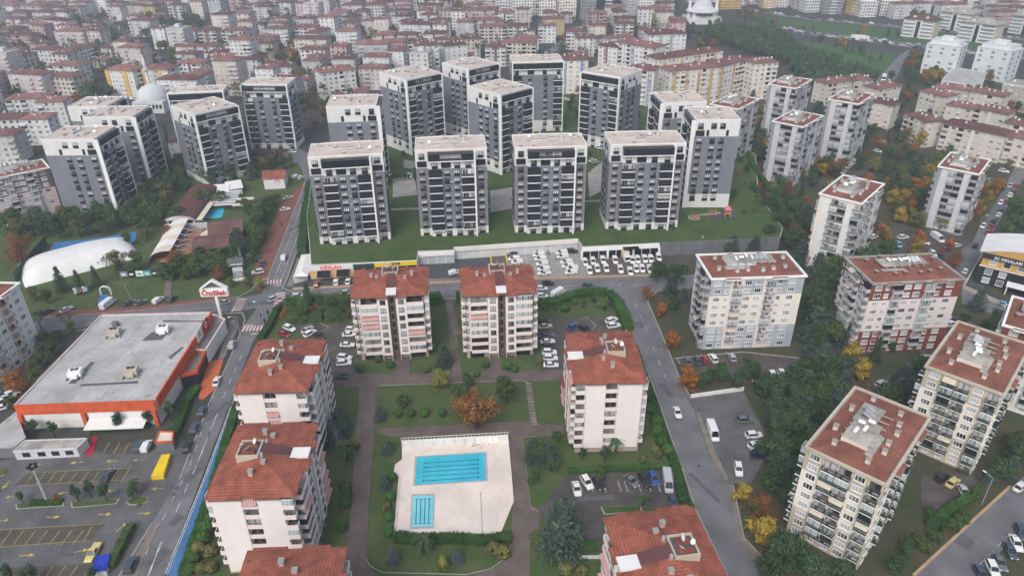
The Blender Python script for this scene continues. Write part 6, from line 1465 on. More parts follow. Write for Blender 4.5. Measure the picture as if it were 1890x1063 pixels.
# houses near the grey cluster and along the edge
for (t, p, rz, wl) in ((2, (-287.26, 432.33), 8, 'white'), (0, (-269.54, 425.15), 8, 'off-white'), (7, (-272.4, 390.31), 6, 'off-white'), (0, (-258.64, 389.97), 6, 'white'), (2, (-263.4, 360.62), 4, 'off-white'), (6, (-171.32, 367.01), 0, 'white')):
    house(t, p[0], p[1], rz, wl, 'behind the grey towers by the town green', 'houses by the town green'); foot(p[0] - 9, p[1] - 6, 0, 18, 12, 0)

# the old town: rows of houses following the slope of the streets
TOWN = [([(-328.55, 430.04), (-743.62, 1064.78), (-364.85, 1042.67), (-173.66, 1031.5), (-88.28, 486.15), (-100.31, 453.41), (-113.53, 435.73), (-134.59, 467.15), (-179.41, 475.07), (-203.99, 438.17), (-227.21, 469.79), (-274.09, 464.62), (-295.32, 440.63)], 'in the old town', 'old town houses'),
        ([(-88.28, 486.15), (-173.66, 1031.5), (218.41, 1008.61), (148.51, 664.92), (110.45, 609.01), (66.38, 570.66), (40.05, 553.26), (-0.78, 554.63), (-36.67, 538.47), (-53.74, 507.01)], 'around the old street', 'houses around the old street'),
        ([(238.62, 821.05), (264.52, 850.12), (506.57, 689.24), (701.08, 980.42), (218.41, 1008.61), (190.19, 869.84)], 'beyond the meadow', 'houses beyond the meadow')]
NOGO = [[(-313.35, 658.59), (-352.8, 770.02), (-327.98, 791.62), (-273.67, 694.59), (-267.36, 656.83)], [(-260.69, 585.76), (-268.17, 633.83), (-244.81, 632.96), (-232.42, 584.78)], [(-282.74, 478.05), (-316.72, 556.26), (-258.49, 554.34), (-227.41, 483.28)], [(-42.01, 629.86), (-37.19, 643.33), (17.9, 641.23), (15.15, 623.31)], [(17.88, 563.03), (56.38, 722.15), (79.12, 800.08), (92.55, 792.57), (64.35, 694.1), (27.98, 557.24)], [(-141.47, 494.87), (-114.6, 508.89), (-106.55, 418.71), (-117.47, 398.19)], [(-434.28, 789.79), (-446.59, 831.85), (-244.66, 545.23), (-237.51, 512.67)]]
used = []
def free(x, y, rad):
    for p in FOOT + NOGO:
        if inside((x, y), p): return False
    for k in range(8):
        q = (x + rad * math.cos(k * .785), y + rad * math.sin(k * .785))
        for p in FOOT:
            if inside(q, p): return False
    return all((x - a) ** 2 + (y - b) ** 2 > (rad + c) ** 2 for a, b, c in used)
rt_ = random.Random(5)
lots = []
for poly, place, grp in TOWN:
    xs = [p[0] for p in poly]; ys = [p[1] for p in poly]
    y = min(ys)
    row = 0
    while y < max(ys):
        x = max(min(xs), -0.70 * y - 30)
        while x < min(max(xs), 0.67 * y + 30):
            px, py = x + rt_.uniform(-3, 3), y + rt_.uniform(-4, 4) + (x * 0.10 if x < 0 else 0)
            t = rt_.choices(range(12), (10, 9, 5, 8, 3, 4, 7, 7, 6, 6, 3, 4))[0]
            W = TYPES[t][4]
            if inside((px, py), poly) and free(px, py, min(W, 16) * 0.46 + 1.0):
                # turn follows the streets: fanning from -18 deg on one side to +12 deg
                base = -16 + 26 * (px + 600) / 1200 + rt_.uniform(-5, 5) + (90 if rt_.random() < 0.22 else 0)
                pale = rt_.choices(list(WALLS), (34, 14, 12, 7, 11, 3, 12))[0]
                lots.append((math.hypot(px, py), t, px, py, base, pale, place, grp))
                used.append((px, py, min(W, 18) * 0.5))
            x += 18.5 + rt_.uniform(0, 7)
        y += 28.0 + row * 0.2 + (9 if row % 4 == 3 else 0); row += 1
lots.sort(key=lambda e: e[0])
for e in lots[:300]: house(*e[1:])
# the houses farthest off, too small to tell apart: one mass
fv, ff, fm, off = [], [], [], 0
fmats = list(WALLS.values()) + ['wall_palegrey', 'pane', 'roof_town', 'roof_brown', 'white_trim', 'column_brown', 'roof_concrete']
for _, t, px, py, base, pale, place, grp in lots[300:]:
    c_, s_ = math.cos(R(base)), math.sin(R(base))
    for me in TYPES[t][:3]:
        co = np.empty(len(me.vertices) * 3); me.vertices.foreach_get('co', co); co = co.reshape(-1, 3)
        w_ = np.stack([co[:, 0] * c_ - co[:, 1] * s_ + px, co[:, 0] * s_ + co[:, 1] * c_ + py, co[:, 2]], 1)
        nm_ = [m.name for m in me.materials]
        for p in me.polygons:
            ff.append([v + off for v in p.vertices]); n_ = nm_[p.material_index]
            fm.append(fmats.index(WALLS[pale] if n_ == 'wall_white' else n_))
        fv.append(w_); off += len(w_)
me = bpy.data.meshes.new('distant_houses'); me.from_pydata(np.concatenate(fv).tolist(), [], ff)
for m in fmats: me.materials.append(MAT[m])
me.polygons.foreach_set('material_index', fm); me.update()
tag(obj('distant_town', me), 'far red roofed houses of the town merging into one mass', 'town', kind='stuff')
print('houses', len(lots))

# ---------------------------------------------------------------- trees
def leaf_cloud(b, blobs, n, size, mat, rr, up=0.25, flat=1.0):
    """Leaf-sized faces spread through the crown's lobes, mostly near their surface."""
    tot = sum(bl[3] ** 2 for bl in blobs)
    for (cx, cy, cz, rad) in blobs:
        for _ in range(int(n * rad * rad / tot)):
            u = rr.uniform(-1, 1); a = rr.uniform(0, 6.283); s = math.sqrt(1 - u * u)
            d = Vector((s * math.cos(a), s * math.sin(a), u))
            k = rad * (rr.random() ** 0.35) * (0.85 + 0.3 * rr.random())
            c = Vector((cx, cy, cz)) + Vector((d.x * k, d.y * k, d.z * k * flat))
            nrm = (d + Vector((rr.uniform(-.5, .5), rr.uniform(-.5, .5), rr.uniform(-.3, .5) + up))).normalized()
            t = nrm.orthogonal().normalized(); w = nrm.cross(t); an = rr.uniform(0, 6.28)
            t, w = t * math.cos(an) + w * math.sin(an), w * math.cos(an) - t * math.sin(an)
            z = size * rr.uniform(0.6, 1.3)
            b.face([c - t * z, c - w * z * 0.6, c + t * z, c + w * z * 0.6], mat)
def limbs(b, H, r0, blobs, rr, base=0.35):
    b.tube((0, 0, -0.3), (0, 0, H * base), r0, 'bark', r0 * 0.75, 7); b.tube((0, 0, H * base), (rr.uniform(-.3, .3), rr.uniform(-.3, .3), H * 0.8), r0 * 0.75, 'bark', r0 * 0.2, 6)
    for (cx, cy, cz, rad) in blobs[:7]:
        b.tube((0, 0, H * rr.uniform(base * 0.8, base * 1.2)), (cx * 0.85, cy * 0.85, cz), r0 * 0.4, 'bark', r0 * 0.1, 5)
def broad_tree(seed, H, R_, mat, n, size, low=0.3, gap=1.0, flat=0.85, nb=11):
    rr = random.Random(seed); bl = []
    for k in range(nb):
        a = rr.uniform(0, 6.283); q = R_ * math.sqrt(rr.random()) * 0.66; z = H * (low + (0.92 - low) * rr.random())
        env = 1 - abs((z / H - (low + 1) / 2 + 0.06)) * 1.1
        bl.append((q * math.cos(a) * env, q * math.sin(a) * env, z, R_ * rr.uniform(0.30, 0.48) * (0.7 + 0.3 * env)))
    bl.append((0, 0, H * 0.62, R_ * 0.55)); bl.append((0, 0, H * 0.86, R_ * 0.34))
    t = MB(); limbs(t, H, H * 0.022 + 0.05, bl, rr)
    c = MB(); leaf_cloud(c, bl, n, size, mat, rr, flat=flat)
    return t.mesh('trunk'), c.mesh('crown')
def conifer(seed, H, R_, mat, n, size, tiers=9, droop=0.25, power=0.85):
    rr = random.Random(seed); t = MB(); t.tube((0, 0, -0.3), (0, 0, H * 0.96), H * 0.02 + 0.06, 'bark', 0.03, 7)
    c = MB()
    for k in range(tiers):
        z = H * (0.08 + 0.86 * k / tiers); rad = R_ * (1 - k / tiers) ** power + 0.15; m = max(5, int(9 - k * 0.4))
        for j in range(m):
            a = 2 * math.pi * (j + rr.random() * 0.7) / m; L = rad * rr.uniform(0.72, 1.1)
            if k < tiers - 1: t.tube((0, 0, z), (L * 0.8 * math.cos(a), L * 0.8 * math.sin(a), z - L * droop * 0.8), 0.05, 'bark', 0.015, 4, False)
            for _ in range(int(n / tiers / m)):
                q = L * (rr.random() ** 0.6); off = rr.gauss(0, 0.16 * L + 0.12)
                p = Vector((q * math.cos(a) - off * math.sin(a), q * math.sin(a) + off * math.cos(a), z - q * droop + rr.uniform(-.12, .3) * (H / tiers)))
                nr = Vector((rr.uniform(-.5, .5) + math.cos(a) * .35, rr.uniform(-.5, .5) + math.sin(a) * .35, 1)).normalized(); u = nr.orthogonal().normalized(); w = nr.cross(u); an = rr.uniform(0, 6.28); u, w = u * math.cos(an) + w * math.sin(an), w * math.cos(an) - u * math.sin(an)
                s = size * rr.uniform(0.6, 1.25); c.face([p - u * s, p - w * s * .5, p + u * s, p + w * s * .5], mat)
    return t.mesh('trunk'), c.mesh('crown')
def palm(seed, H, L):
    rr = random.Random(seed); t = MB(); t.tube((0, 0, -0.2), (0.1, 0, H), 0.26, 'bark', 0.22, 8); c = MB()
    for k in range(46):
        a = rr.uniform(0, 6.28); el = rr.uniform(-0.7, 1.2); ll = L * rr.uniform(0.75, 1.05); pv = None
        for j in range(6):
            q = j / 5; h_ = ll * q * math.cos(el * (1 - q * 0.3)); z = H + ll * q * math.sin(el) * (1 - 0.2 * q) - 0.6 * ll * q * q
            cc = Vector((h_ * math.cos(a), h_ * math.sin(a), z)); sd = Vector((-math.sin(a), math.cos(a), 0)) * (0.26 * math.sin(math.pi * min(1, q + 0.12)) + 0.03)
            if pv: c.face([pv[0] - pv[1], pv[0] + pv[1], cc + sd - Vector((0, 0, 0.06)), cc - sd], 'leaf_palm')
            pv = (cc, sd)
    return t.mesh('trunk'), c.mesh('crown')
def bare(seed, H, R_, leaf, n):
    rr = random.Random(seed); t = MB(); t.tube((0, 0, -0.3), (0, 0, H * .35), H * .022, 'bark', H * .017, 6); bl = []
    def br(p, d, L, r, lv):
        q = p + d * L; t.tube(tuple(p), tuple(q), r, 'bark', r * .55, 4, False)
        if lv == 0: bl.append((q.x, q.y, q.z, L * 0.9)); return
        for _ in range(3): br(q, (d + Vector((rr.uniform(-.8, .8), rr.uniform(-.8, .8), rr.uniform(-.2, .5)))).normalized(), L * .66, r * .6, lv - 1)
    for k in range(5): a = k * 1.256 + rr.random(); br(Vector((0, 0, H * .33)), Vector((math.cos(a) * .7, math.sin(a) * .7, .9)).normalized(), H * .24, H * .011, 3)
    c = MB(); leaf_cloud(c, bl, n, 0.22, leaf, rr)
    return t.mesh('trunk'), c.mesh('crown')
def ball(seed, R_, mat, n, cone=False):
    rr = random.Random(seed); t = MB(); t.tube((0, 0, -0.2), (0, 0, R_), 0.07, 'bark', 0.05, 5); c = MB()
    for _ in range(n):
        u = rr.uniform(-1, 1); a = rr.uniform(0, 6.283); s = math.sqrt(1 - u * u); d = Vector((s * math.cos(a), s * math.sin(a), u)); k = R_ * rr.uniform(0.86, 1.04)
        if cone: wz = (u + 1) / 2; k2 = R_ * (0.25 + 0.75 * (1 - wz)) * rr.uniform(.85, 1.05) * (1 if wz > .08 else .8); p = Vector((k2 * math.cos(a), k2 * math.sin(a), wz * R_ * 2.7))
        else: p = d * k + Vector((0, 0, R_ * 0.95))
        nr = (d + Vector((rr.uniform(-.5, .5), rr.uniform(-.5, .5), rr.uniform(-.3, .6)))).normalized(); u_ = nr.orthogonal().normalized(); w = nr.cross(u_); sz = rr.uniform(.10, .2)
        c.face([p - u_ * sz, p - w * sz, p + u_ * sz, p + w * sz], mat)
    return t.mesh('trunk'), c.mesh('crown')
TREES = {  # kind: (variants, nominal height, name, phrase)
 'oak': ([broad_tree(s, 9, 4.2, 'leaf_green', 1500, 0.34) for s in (1, 2, 3)], 9, 'broadleaf_tree', 'dark green broadleaf tree'),
 'pine': ([broad_tree(s, 9, 4.0, 'leaf_pine', 1700, 0.30, 0.32, flat=0.8, nb=13) for s in (11, 12, 13)], 9, 'pine_tree', 'dark green round crowned pine'),
 'cedar': ([conifer(s, 11, 4.0, 'leaf_cedar', 1900, 0.36, 9, 0.18, 0.65) for s in (21, 22)], 11, 'cedar_tree', 'grey green spreading cedar'),
 'fir': ([conifer(s, 11, 2.7, 'leaf_pine', 1700, 0.30, 12, 0.3, 0.85) for s in (31, 32)], 11, 'fir_tree', 'dark pointed fir'),
 'spruce': ([conifer(s, 4, 1.4, 'leaf_blue', 900, 0.17, 8, 0.12, 0.8) for s in (35,)], 4, 'blue_spruce', 'small blue spruce'),
 'cypress': ([conifer(s, 9, 1.1, 'leaf_pine', 900, 0.22, 12, -0.2, 0.45) for s in (37,)], 9, 'cypress_tree', 'slim dark cypress'),
 'yellow': ([broad_tree(s, 8, 3.8, 'leaf_yellow', 1500, 0.30) for s in (41, 42)], 8, 'autumn_tree', 'bright yellow autumn tree'),
 'orange': ([broad_tree(s, 7, 3.2, 'leaf_orange', 1200, 0.28) for s in (51, 52)], 7, 'autumn_tree', 'orange autumn tree'),
 'rust': ([broad_tree(s, 9, 5.2, 'leaf_rust', 1700, 0.28, 0.25) for s in (61, 62)], 9, 'autumn_tree', 'rust brown autumn tree'),
 'olive': ([broad_tree(s, 8, 3.8, 'leaf_olive', 1300, 0.28) for s in (71, 72)], 8, 'broadleaf_tree', 'olive green thinning tree'),
 'lime': ([broad_tree(s, 6, 2.9, 'leaf_lime', 1100, 0.26) for s in (75,)], 6, 'autumn_tree', 'yellow green turning tree'),
 'maroon': ([broad_tree(s, 6, 2.2, 'leaf_maroon', 900, 0.26) for s in (77,)], 6, 'plum_tree', 'dark maroon leaved tree'),
 'palm': ([palm(s, 3.6, 2.4) for s in (81, 82)], 5, 'palm_tree', 'palm with spreading fronds'),
 'bare': ([bare(s, 8, 3, 'twig', 420) for s in (91, 92)], 8, 'bare_tree', 'nearly bare brown tree'),
 'std': ([broad_tree(s, 4.2, 1.5, 'leaf_pine', 800, 0.18, 0.5, flat=1.0) for s in (95, 96)], 4.2, 'clipped_tree', 'small clipped round tree'),
 'ball': ([ball(s, 0.95, 'leaf_ball', 420) for s in (97,)], 1.9, 'ball_shrub', 'round clipped ball shrub'),
 'dkball': ([ball(s, 1.0, 'leaf_olive', 420) for s in (98,)], 1.9, 'ball_shrub', 'brownish round clipped shrub'),
 'bush': ([broad_tree(s, 2.6, 1.8, 'leaf_green', 500, 0.22, 0.1) for s in (99,)], 2.6, 'garden_shrub', 'loose dark green shrub'),
 'cone': ([ball(s, 1.25, 'leaf_lime', 700, True) for s in (100,)], 3.4, 'cone_shrub', 'yellow green cone shaped shrub'),
 'ftree': ([broad_tree(s, 8, 3.8, m, 330, 0.62, 0.25, nb=7) for s, m in ((101, 'leaf_green'), (102, 'leaf_pine'), (103, 'leaf_olive'))], 8, 'town_tree', 'dark green tree'),
 'fauto': ([broad_tree(s, 7, 3.4, m, 300, 0.6, 0.25, nb=7) for s, m in ((104, 'leaf_rust'), (105, 'leaf_orange'), (106, 'leaf_olive'), (107, 'leaf_yellow'))], 7, 'town_tree', 'autumn coloured tree'),
 'ffir': ([conifer(s, 10, 2.4, 'leaf_pine', 300, 0.6, 8) for s in (108,)], 10, 'town_fir', 'dark pointed conifer'),
}
rtree = random.Random(17); AUTUMN = []
def tree(kind, x, y, h, place, z=0.0):
    vs, h0, nm, ph = TREES[kind]
    t, c = rtree.choice(vs)
    s = h / h0
    o = empty(nm, x, y, z, rtree.uniform(0, 360)); wv = rtree.uniform(0.9, 1.12); o.scale = (s * wv, s * rtree.uniform(0.9, 1.12), s)
    sz = 'small ' if s < 0.82 else 'tall ' if s > 1.15 else ''
    if ph.startswith('small'): sz = ''
    lb = sz + ph + ' ' + near(x, y); tag(o, lb, 'shrub' if 'shrub' in nm else 'tree', lb)
    obj('trunk', t, o); obj('crown', c, o)
    if y < 330 and kind in ('rust', 'orange', 'yellow', 'lime', 'olive'): AUTUMN.append((x, y, h, kind, z))
    return o
def trees(lst, place, z=0.0):
    for k, x, y, h in lst: tree(k, x, y, h, place, z)
trees([('pine',69.0,150.1,9), ('pine',78.0,158.7,9), ('pine',68.1,139.1,10), ('pine',75.1,145.6,9), ('pine',64.3,130.9,10),
    ('pine',60.1,123.2,9), ('pine',72.9,136.5,9), ('pine',82.1,153.9,9), ('cedar',85.5,150.8,10), ('pine',80.6,146.6,8),
    ('pine',68.3,164.1,7), ('cedar',91.4,159.8,9), ('cedar',88.7,169.1,12), ('pine',74.8,150.5,9), ('cedar',90.7,147.6,9),
    ('pine',89.2,153.3,8), ('cedar',95.9,149.8,9), ('cedar',107.0,155.2,10), ('cedar',108.2,162.1,9), ('pine',69.0,157.8,7),
    ('orange',82.2,159.9,5), ('oak',72.5,143.5,8), ('pine',62.3,135.1,7), ('pine',66.1,126.9,8), ('pine',66.1,121.4,7),
    ('pine',61.9,118.1,7), ], 'in the thicket beside the beige blocks')
trees([('yellow',52.1,119.9,6), ('yellow',52.9,107.4,9), ('rust',55.3,116.2,6), ('pine',55.1,100.3,12), ('oak',54.0,117.3,4),
    ('pine',59.8,98.0,9), ('pine',52.0,97.4,9), ('pine',65.9,97.5,7), ], 'at the foot of the beige block beside the side road')
trees([('orange',47.8,181.6,7), ('orange',49.3,162.5,7), ('orange',48.0,199.9,6), ('rust',46.2,212.2,5), ('pine',51.6,223.6,9),
    ('cedar',54.8,215.7,9), ('pine',53.5,203.9,6), ('pine',57.8,221.5,9), ('cedar',58.0,211.0,6), ], 'along the side road by the blue grey block')
trees([('yellow',98.6,172.7,9), ('yellow',99.0,166.0,8), ('rust',93.7,164.5,6), ('cedar',93.3,186.2,14), ('fir',95.7,196.8,13),
    ('fir',91.2,177.3,14), ('cedar',87.9,176.5,8), ('cedar',103.4,182.6,11), ('fir',107.2,174.6,10), ('oak',113.9,179.4,4),
    ('fir',102.1,197.7,12), ('cedar',96.3,184.8,12), ('orange',108.5,214.0,4), ('pine',58.8,165.5,7), ('pine',67.2,165.9,8),
    ('pine',53.5,162.5,6), ('orange',48.0,163.3,5), ('oak',82.1,166.5,7), ('pine',62.6,162.4,6), ('cedar',102.7,212.9,11),
    ('fir',108.7,213.8,10), ('oak',55.9,165.7,5), ], 'between the blue grey and maroon blocks')
trees([('cedar',85.0,248.2,8), ('cedar',92.4,245.5,9), ('pine',82.1,244.4,6), ('yellow',71.3,250.6,4), ('pine',100.2,254.1,9),
    ('pine',108.1,265.5,10), ('cedar',106.3,236.4,12), ('orange',112.9,233.9,7), ('cedar',118.5,237.3,9), ('pine',107.0,249.1,9),
    ('oak',105.7,282.0,8), ('pine',114.3,290.8,8), ('rust',124.9,304.7,7), ('maroon',107.6,265.0,7), ('oak',107.7,300.4,8),
    ('lime',117.6,304.8,7), ('olive',106.6,273.2,6), ('pine',118.4,276.3,10), ('cedar',119.8,268.2,12), ('fir',128.1,297.2,10),
    ('rust',128.3,290.2,6), ('pine',138.9,313.1,8), ('olive',92.5,258.9,5), ('yellow',84.1,255.2,4), ('olive',104.0,261.2,5),
    ('cedar',109.5,225.7,10), ('pine',120.6,231.6,9), ('pine',129.6,233.8,8), ('pine',135.1,237.0,7), ('cedar',161.9,297.9,9),
    ], 'between the playground lawn and the cream white tower')
trees([('olive',126.1,353.1,7), ('oak',125.0,369.0,8), ('rust',123.2,334.6,6), ('yellow',121.5,346.5,6), ('olive',129.1,336.8,7),
    ('oak',129.4,325.5,7), ('rust',132.0,321.8,7), ('olive',136.5,320.3,7), ('oak',142.0,321.5,8), ('fir',158.4,340.9,9),
    ('oak',164.1,346.4,8), ('fir',175.8,350.3,8), ('cedar',151.4,333.3,9), ('olive',164.0,337.6,6), ('orange',148.6,330.3,5),
    ('yellow',144.3,304.3,7), ('pine',154.9,324.9,7), ('olive',138.3,332.8,7), ('pine',134.3,376.3,9), ('cedar',133.7,394.2,10),
    ('pine',162.1,473.2,9), ('pine',172.3,494.8,9), ('cedar',154.6,459.8,9), ('fir',179.8,416.3,9), ('pine',186.5,435.5,8),
    ('pine',197.4,454.1,8), ('cedar',113.2,328.0,8), ('rust',106.4,316.7,6), ('olive',106.0,306.5,6), ('lime',135.0,338.2,6),
    ('oak',110.7,347.7,8), ('pine',111.5,335.7,8), ('olive',123.6,323.4,6), ('oak',141.6,335.0,8), ('bare',126.4,316.3,6),
    ('pine',170.4,334.4,8), ('rust',179.7,349.3,6), ], 'below the pale grey striped towers')
trees([('pine',188.0,344.3,9), ('cedar',188.2,330.9,10), ('pine',191.9,324.8,9), ('cedar',178.4,317.8,9), ('pine',196.7,340.1,9),
    ('fir',202.8,376.3,8), ('orange',216.0,377.2,10), ('yellow',215.8,367.9,10), ('olive',211.4,376.1,8), ('bare',222.7,402.6,7),
    ('orange',207.2,355.4,7), ('pine',190.7,312.0,8), ('oak',201.0,329.9,8), ('pine',175.3,305.0,6), ('yellow',160.8,272.5,8),
    ('olive',163.8,269.7,8), ('yellow',171.5,273.5,7), ('pine',174.8,269.4,8), ('olive',165.8,266.9,8), ('lime',175.0,265.3,7),
    ('pine',178.2,265.3,7), ('oak',189.3,281.7,7), ('rust',193.0,275.9,7), ('olive',202.1,285.7,6), ('pine',221.2,304.1,6),
    ('orange',155.3,248.2,9), ('yellow',150.9,241.3,9), ('orange',167.4,246.7,6), ('rust',160.5,232.2,7), ('olive',151.2,229.2,6),
    ('orange',147.2,259.2,6), ('yellow',147.8,256.7,6), ('cedar',245.4,455.0,10), ('pine',237.5,434.1,8), ('cedar',243.9,414.5,9),
    ('fir',280.2,471.8,8), ('pine',270.3,397.6,9), ('pine',363.3,542.8,7), ('fir',257.7,465.6,8), ('pine',265.9,509.7,8),
    ('pine',199.8,303.1,7), ('oak',199.9,296.7,7), ('olive',163.2,282.2,7), ('rust',170.3,285.0,7), ], 'around the school road and cream walk-up blocks')
trees([('oak',211.3,277.4,10), ('oak',200.1,262.4,9), ('pine',206.6,267.6,9), ('oak',194.3,256.0,8), ('pine',202.2,258.4,8),
    ('cedar',153.8,203.8,9), ('pine',153.2,190.6,8), ('oak',154.7,187.5,8), ('oak',148.7,188.4,7), ('pine',142.8,192.6,6),
    ('bush',143.7,188.8,3), ('pine',114.4,125.5,8), ('cedar',118.6,127.8,7), ('pine',121.6,130.9,8), ('cedar',112.4,125.8,6),
    ('pine',114.7,164.5,9), ('pine',118.1,188.0,8), ('oak',123.8,135.4,7), ('bush',106.6,121.4,3), ('bush',94.3,111.1,3),
    ('bush',92.7,115.0,3), ('bush',99.7,113.4,3), ('bush',96.2,111.4,3), ('bush',86.0,107.5,3), ('pine',82.5,105.1,5),
    ('pine',78.5,99.9,6), ('bush',90.4,108.2,3), ('bush',86.7,105.3,3), ], 'around the school and the lower road')
trees([('cedar',-20.3,174.4,9), ('lime',-20.7,163.4,7), ('rust',-9.6,146.1,13), ('oak',-1.7,156.8,9), ('oak',-14.5,156.5,7),
    ('spruce',-25.4,103.8,5), ('spruce',-11.8,103.8,4), ('cone',-14.8,102.2,4), ('palm',-19.3,106.3,6), ('palm',-41.3,134.7,7),
    ('cedar',-44.8,144.9,9), ('cedar',10.3,106.7,17), ('cedar',8.5,132.8,8), ('cedar',5.0,134.0,8), ('palm',25.7,137.1,6),
    ('std',17.0,133.9,4), ('std',22.5,133.3,5), ('cedar',-30.5,125.2,5), ('cedar',-31.4,137.4,5), ('palm',29.5,119.2,4),
    ('spruce',-35.4,150.1,5), ('bush',-29.6,155.2,4), ('bush',-13.2,164.8,4), ('fir',-67.6,206.2,12), ('bush',4.8,126.9,3),
    ('pine',9.5,130.2,5), ('yellow',-61.3,203.9,3), ('spruce',-44.4,139.9,6), ('spruce',-46.2,142.4,7), ('oak',6.3,133.4,6),
    ('bush',21.1,128.5,3), ('bush',11.4,141.2,3), ('bush',-24.0,182.1,3), ('bush',-45.1,171.2,3), ], 'in the pool garden')
trees([('ball',-30.8,151.4,2.2), ('ball',-27.4,151.8,2.2), ('ball',-23.7,151.5,2.6), ('ball',-19.0,151.8,2.4), ('ball',-29.0,128.0,2.2),
    ('ball',-28.5,121.6,2.4), ('ball',-27.9,115.7,2.4), ('ball',-27.5,111.2,2.6), ('dkball',-29.0,118.3,2.2), ('dkball',-4.5,106.2,3),
    ('dkball',-2.4,105.3,3), ('ball',-40.1,177.0,2.4), ('ball',-36.0,173.7,2.4), ('ball',-1.4,172.8,2.6), ('dkball',-25.4,171.4,2.4),
    ('ball',0.6,171.2,2.2), ('ball',-7.8,173.6,2.0), ('dkball',8.0,175.2,2.2), ('ball',-67.6,115.4,3), ('ball',-67.8,112.4,3),
    ('ball',-67.4,109.7,3), ('dkball',-67.6,107.3,2.6), ('ball',-67.4,104.4,2.6), ('ball',-67.1,101.9,2.6), ('dkball',-64.8,106.1,2.8),
    ('dkball',-64.9,102.0,2.4), ('dkball',-63.0,102.1,2.4), ('ball',-38.8,122.4,2.4), ('ball',-38.6,119.8,2.6), ('dkball',-39.4,124.3,2.2),
    ('dkball',-39.5,126.0,2.2), ('ball',-38.1,112.7,2.4), ('ball',-40.5,126.0,2.2), ('ball',36.8,152.4,3), ('ball',37.8,147.2,3),
    ('ball',37.0,143.6,3), ('ball',37.6,139.4,3), ('ball',38.6,136.4,3), ('dkball',35.5,136.4,2.2), ('dkball',36.0,134.9,2),
    ('dkball',31.8,133.6,2), ('dkball',10.7,101.1,2.6), ('dkball',14.1,100.8,2.2), ('ball',-10.4,168.8,2), ('dkball',-40.0,139.1,2.4),
    ], 'in the lawns of the pool garden')
trees([('rust',-184.7,242.6,13), ('pine',-182.2,264.4,11), ('pine',-170.9,267.9,11), ('pine',-167.0,277.4,9), ('oak',-193.8,267.1,9),
    ('oak',-206.5,275.4,9), ('oak',-154.2,271.7,9), ('fir',-158.0,220.9,11), ('fir',-151.0,219.9,10), ('fir',-147.8,224.8,9),
    ('olive',-143.6,233.2,10), ('oak',-138.3,237.0,8), ('oak',-120.4,231.4,9), ('oak',-113.8,229.6,9), ('cedar',-104.3,248.2,13),
    ('oak',-104.9,276.3,9), ('oak',-105.2,286.2,8), ('oak',-113.4,286.3,8), ('pine',-155.8,293.2,8), ('olive',-151.3,279.7,7),
    ('pine',-150.3,312.4,8), ('pine',-144.8,324.8,9), ('pine',-135.7,328.3,9), ('cedar',-125.3,330.3,10), ('olive',-119.8,344.9,8),
    ('rust',-119.9,354.6,7), ('olive',-110.8,346.2,7), ('palm',-133.6,295.8,8), ('palm',-128.2,297.6,8), ('oak',-105.0,234.5,7),
    ('oak',-108.5,231.6,7), ('rust',-105.5,227.2,6), ('oak',-125.9,229.6,6), ('bare',-151.5,195.9,7), ('bare',-142.8,195.8,7),
    ('olive',-140.6,194.3,5), ('oak',-158.4,212.5,6), ('olive',-164.1,214.5,6), ('oak',-100.4,255.0,7), ('oak',-105.1,265.2,7),
    ('lime',-88.6,221.9,5), ('olive',-93.8,223.0,4), ('olive',-99.5,223.1,4), ('pine',-163.8,340.4,9), ('pine',-159.4,319.5,8),
    ('oak',-163.3,299.5,8), ('pine',-162.4,284.3,8), ('rust',-138.3,264.4,6), ('olive',-147.1,262.0,6), ('oak',-151.3,257.1,6),
    ('oak',-137.7,231.8,6), ('bare',-149.7,236.3,6), ('cypress',-188.2,383.9,12), ('cypress',-145.1,384.5,11), ('pine',-135.5,342.8,7),
    ('pine',-113.8,342.3,7), ('oak',-219.3,287.1,9), ('pine',-185.0,279.0,8), ('oak',-166.4,266.4,7), ], 'around the sports club and restaurant gardens')
trees([('rust',-138.8,164.2,7), ('oak',-135.7,154.7,5), ('olive',-140.1,171.5,6), ('oak',-139.3,175.5,6), ('oak',-139.2,181.2,6),
    ('fir',-147.3,184.8,9), ('oak',-144.2,185.7,6), ('orange',-140.2,162.4,6), ('olive',-136.1,168.2,5), ('oak',-141.5,188.0,5),
    ('oak',-136.2,165.6,5), ('oak',-137.5,176.3,5), ], 'behind the shopping centre')
trees([('std',-124.3,145.0,5), ('std',-118.8,144.1,5), ('std',-103.1,146.6,5.5), ('std',-95.9,148.6,5), ('std',-91.1,150.5,6),
    ('std',-113.7,121.4,3.6), ('std',-101.0,121.7,5), ('std',-98.7,123.0,5), ('std',-94.5,121.9,5), ('std',-88.6,122.3,3.6),
    ('palm',-88.8,124.4,4.5), ('rust',-106.4,121.9,2.2), ('std',-103.2,99.6,5), ('std',-98.6,99.3,5), ('std',-86.4,99.6,4),
    ('bush',-87.2,143.3,3), ('bush',-84.4,108.9,2), ('lime',-86.4,120.2,1.2), ], 'planted in the shopping centre car park')
trees([('pine',-75.9,258.1,4), ('std',63.2,256.7,3), ('std',95.2,287.3,5), ('pine',-35.5,322.6,4), ('oak',34.8,426.0,6),
    ('pine',38.3,409.3,6), ('olive',37.8,443.8,6), ('cypress',-19.2,279.3,3), ('std',-52.4,313.9,3), ('std',-50.5,313.2,3),
    ('std',-48.8,313.2,3), ('std',-47.0,313.2,3), ('pine',47.3,476.7,9), ('pine',43.7,498.9,9), ('rust',42.9,464.9,5),
    ('ball',106.3,289.8,2), ('ball',95.6,272.9,2), ('olive',100.4,274.3,3), ], 'in the gardens of the grey towers', 5.0)
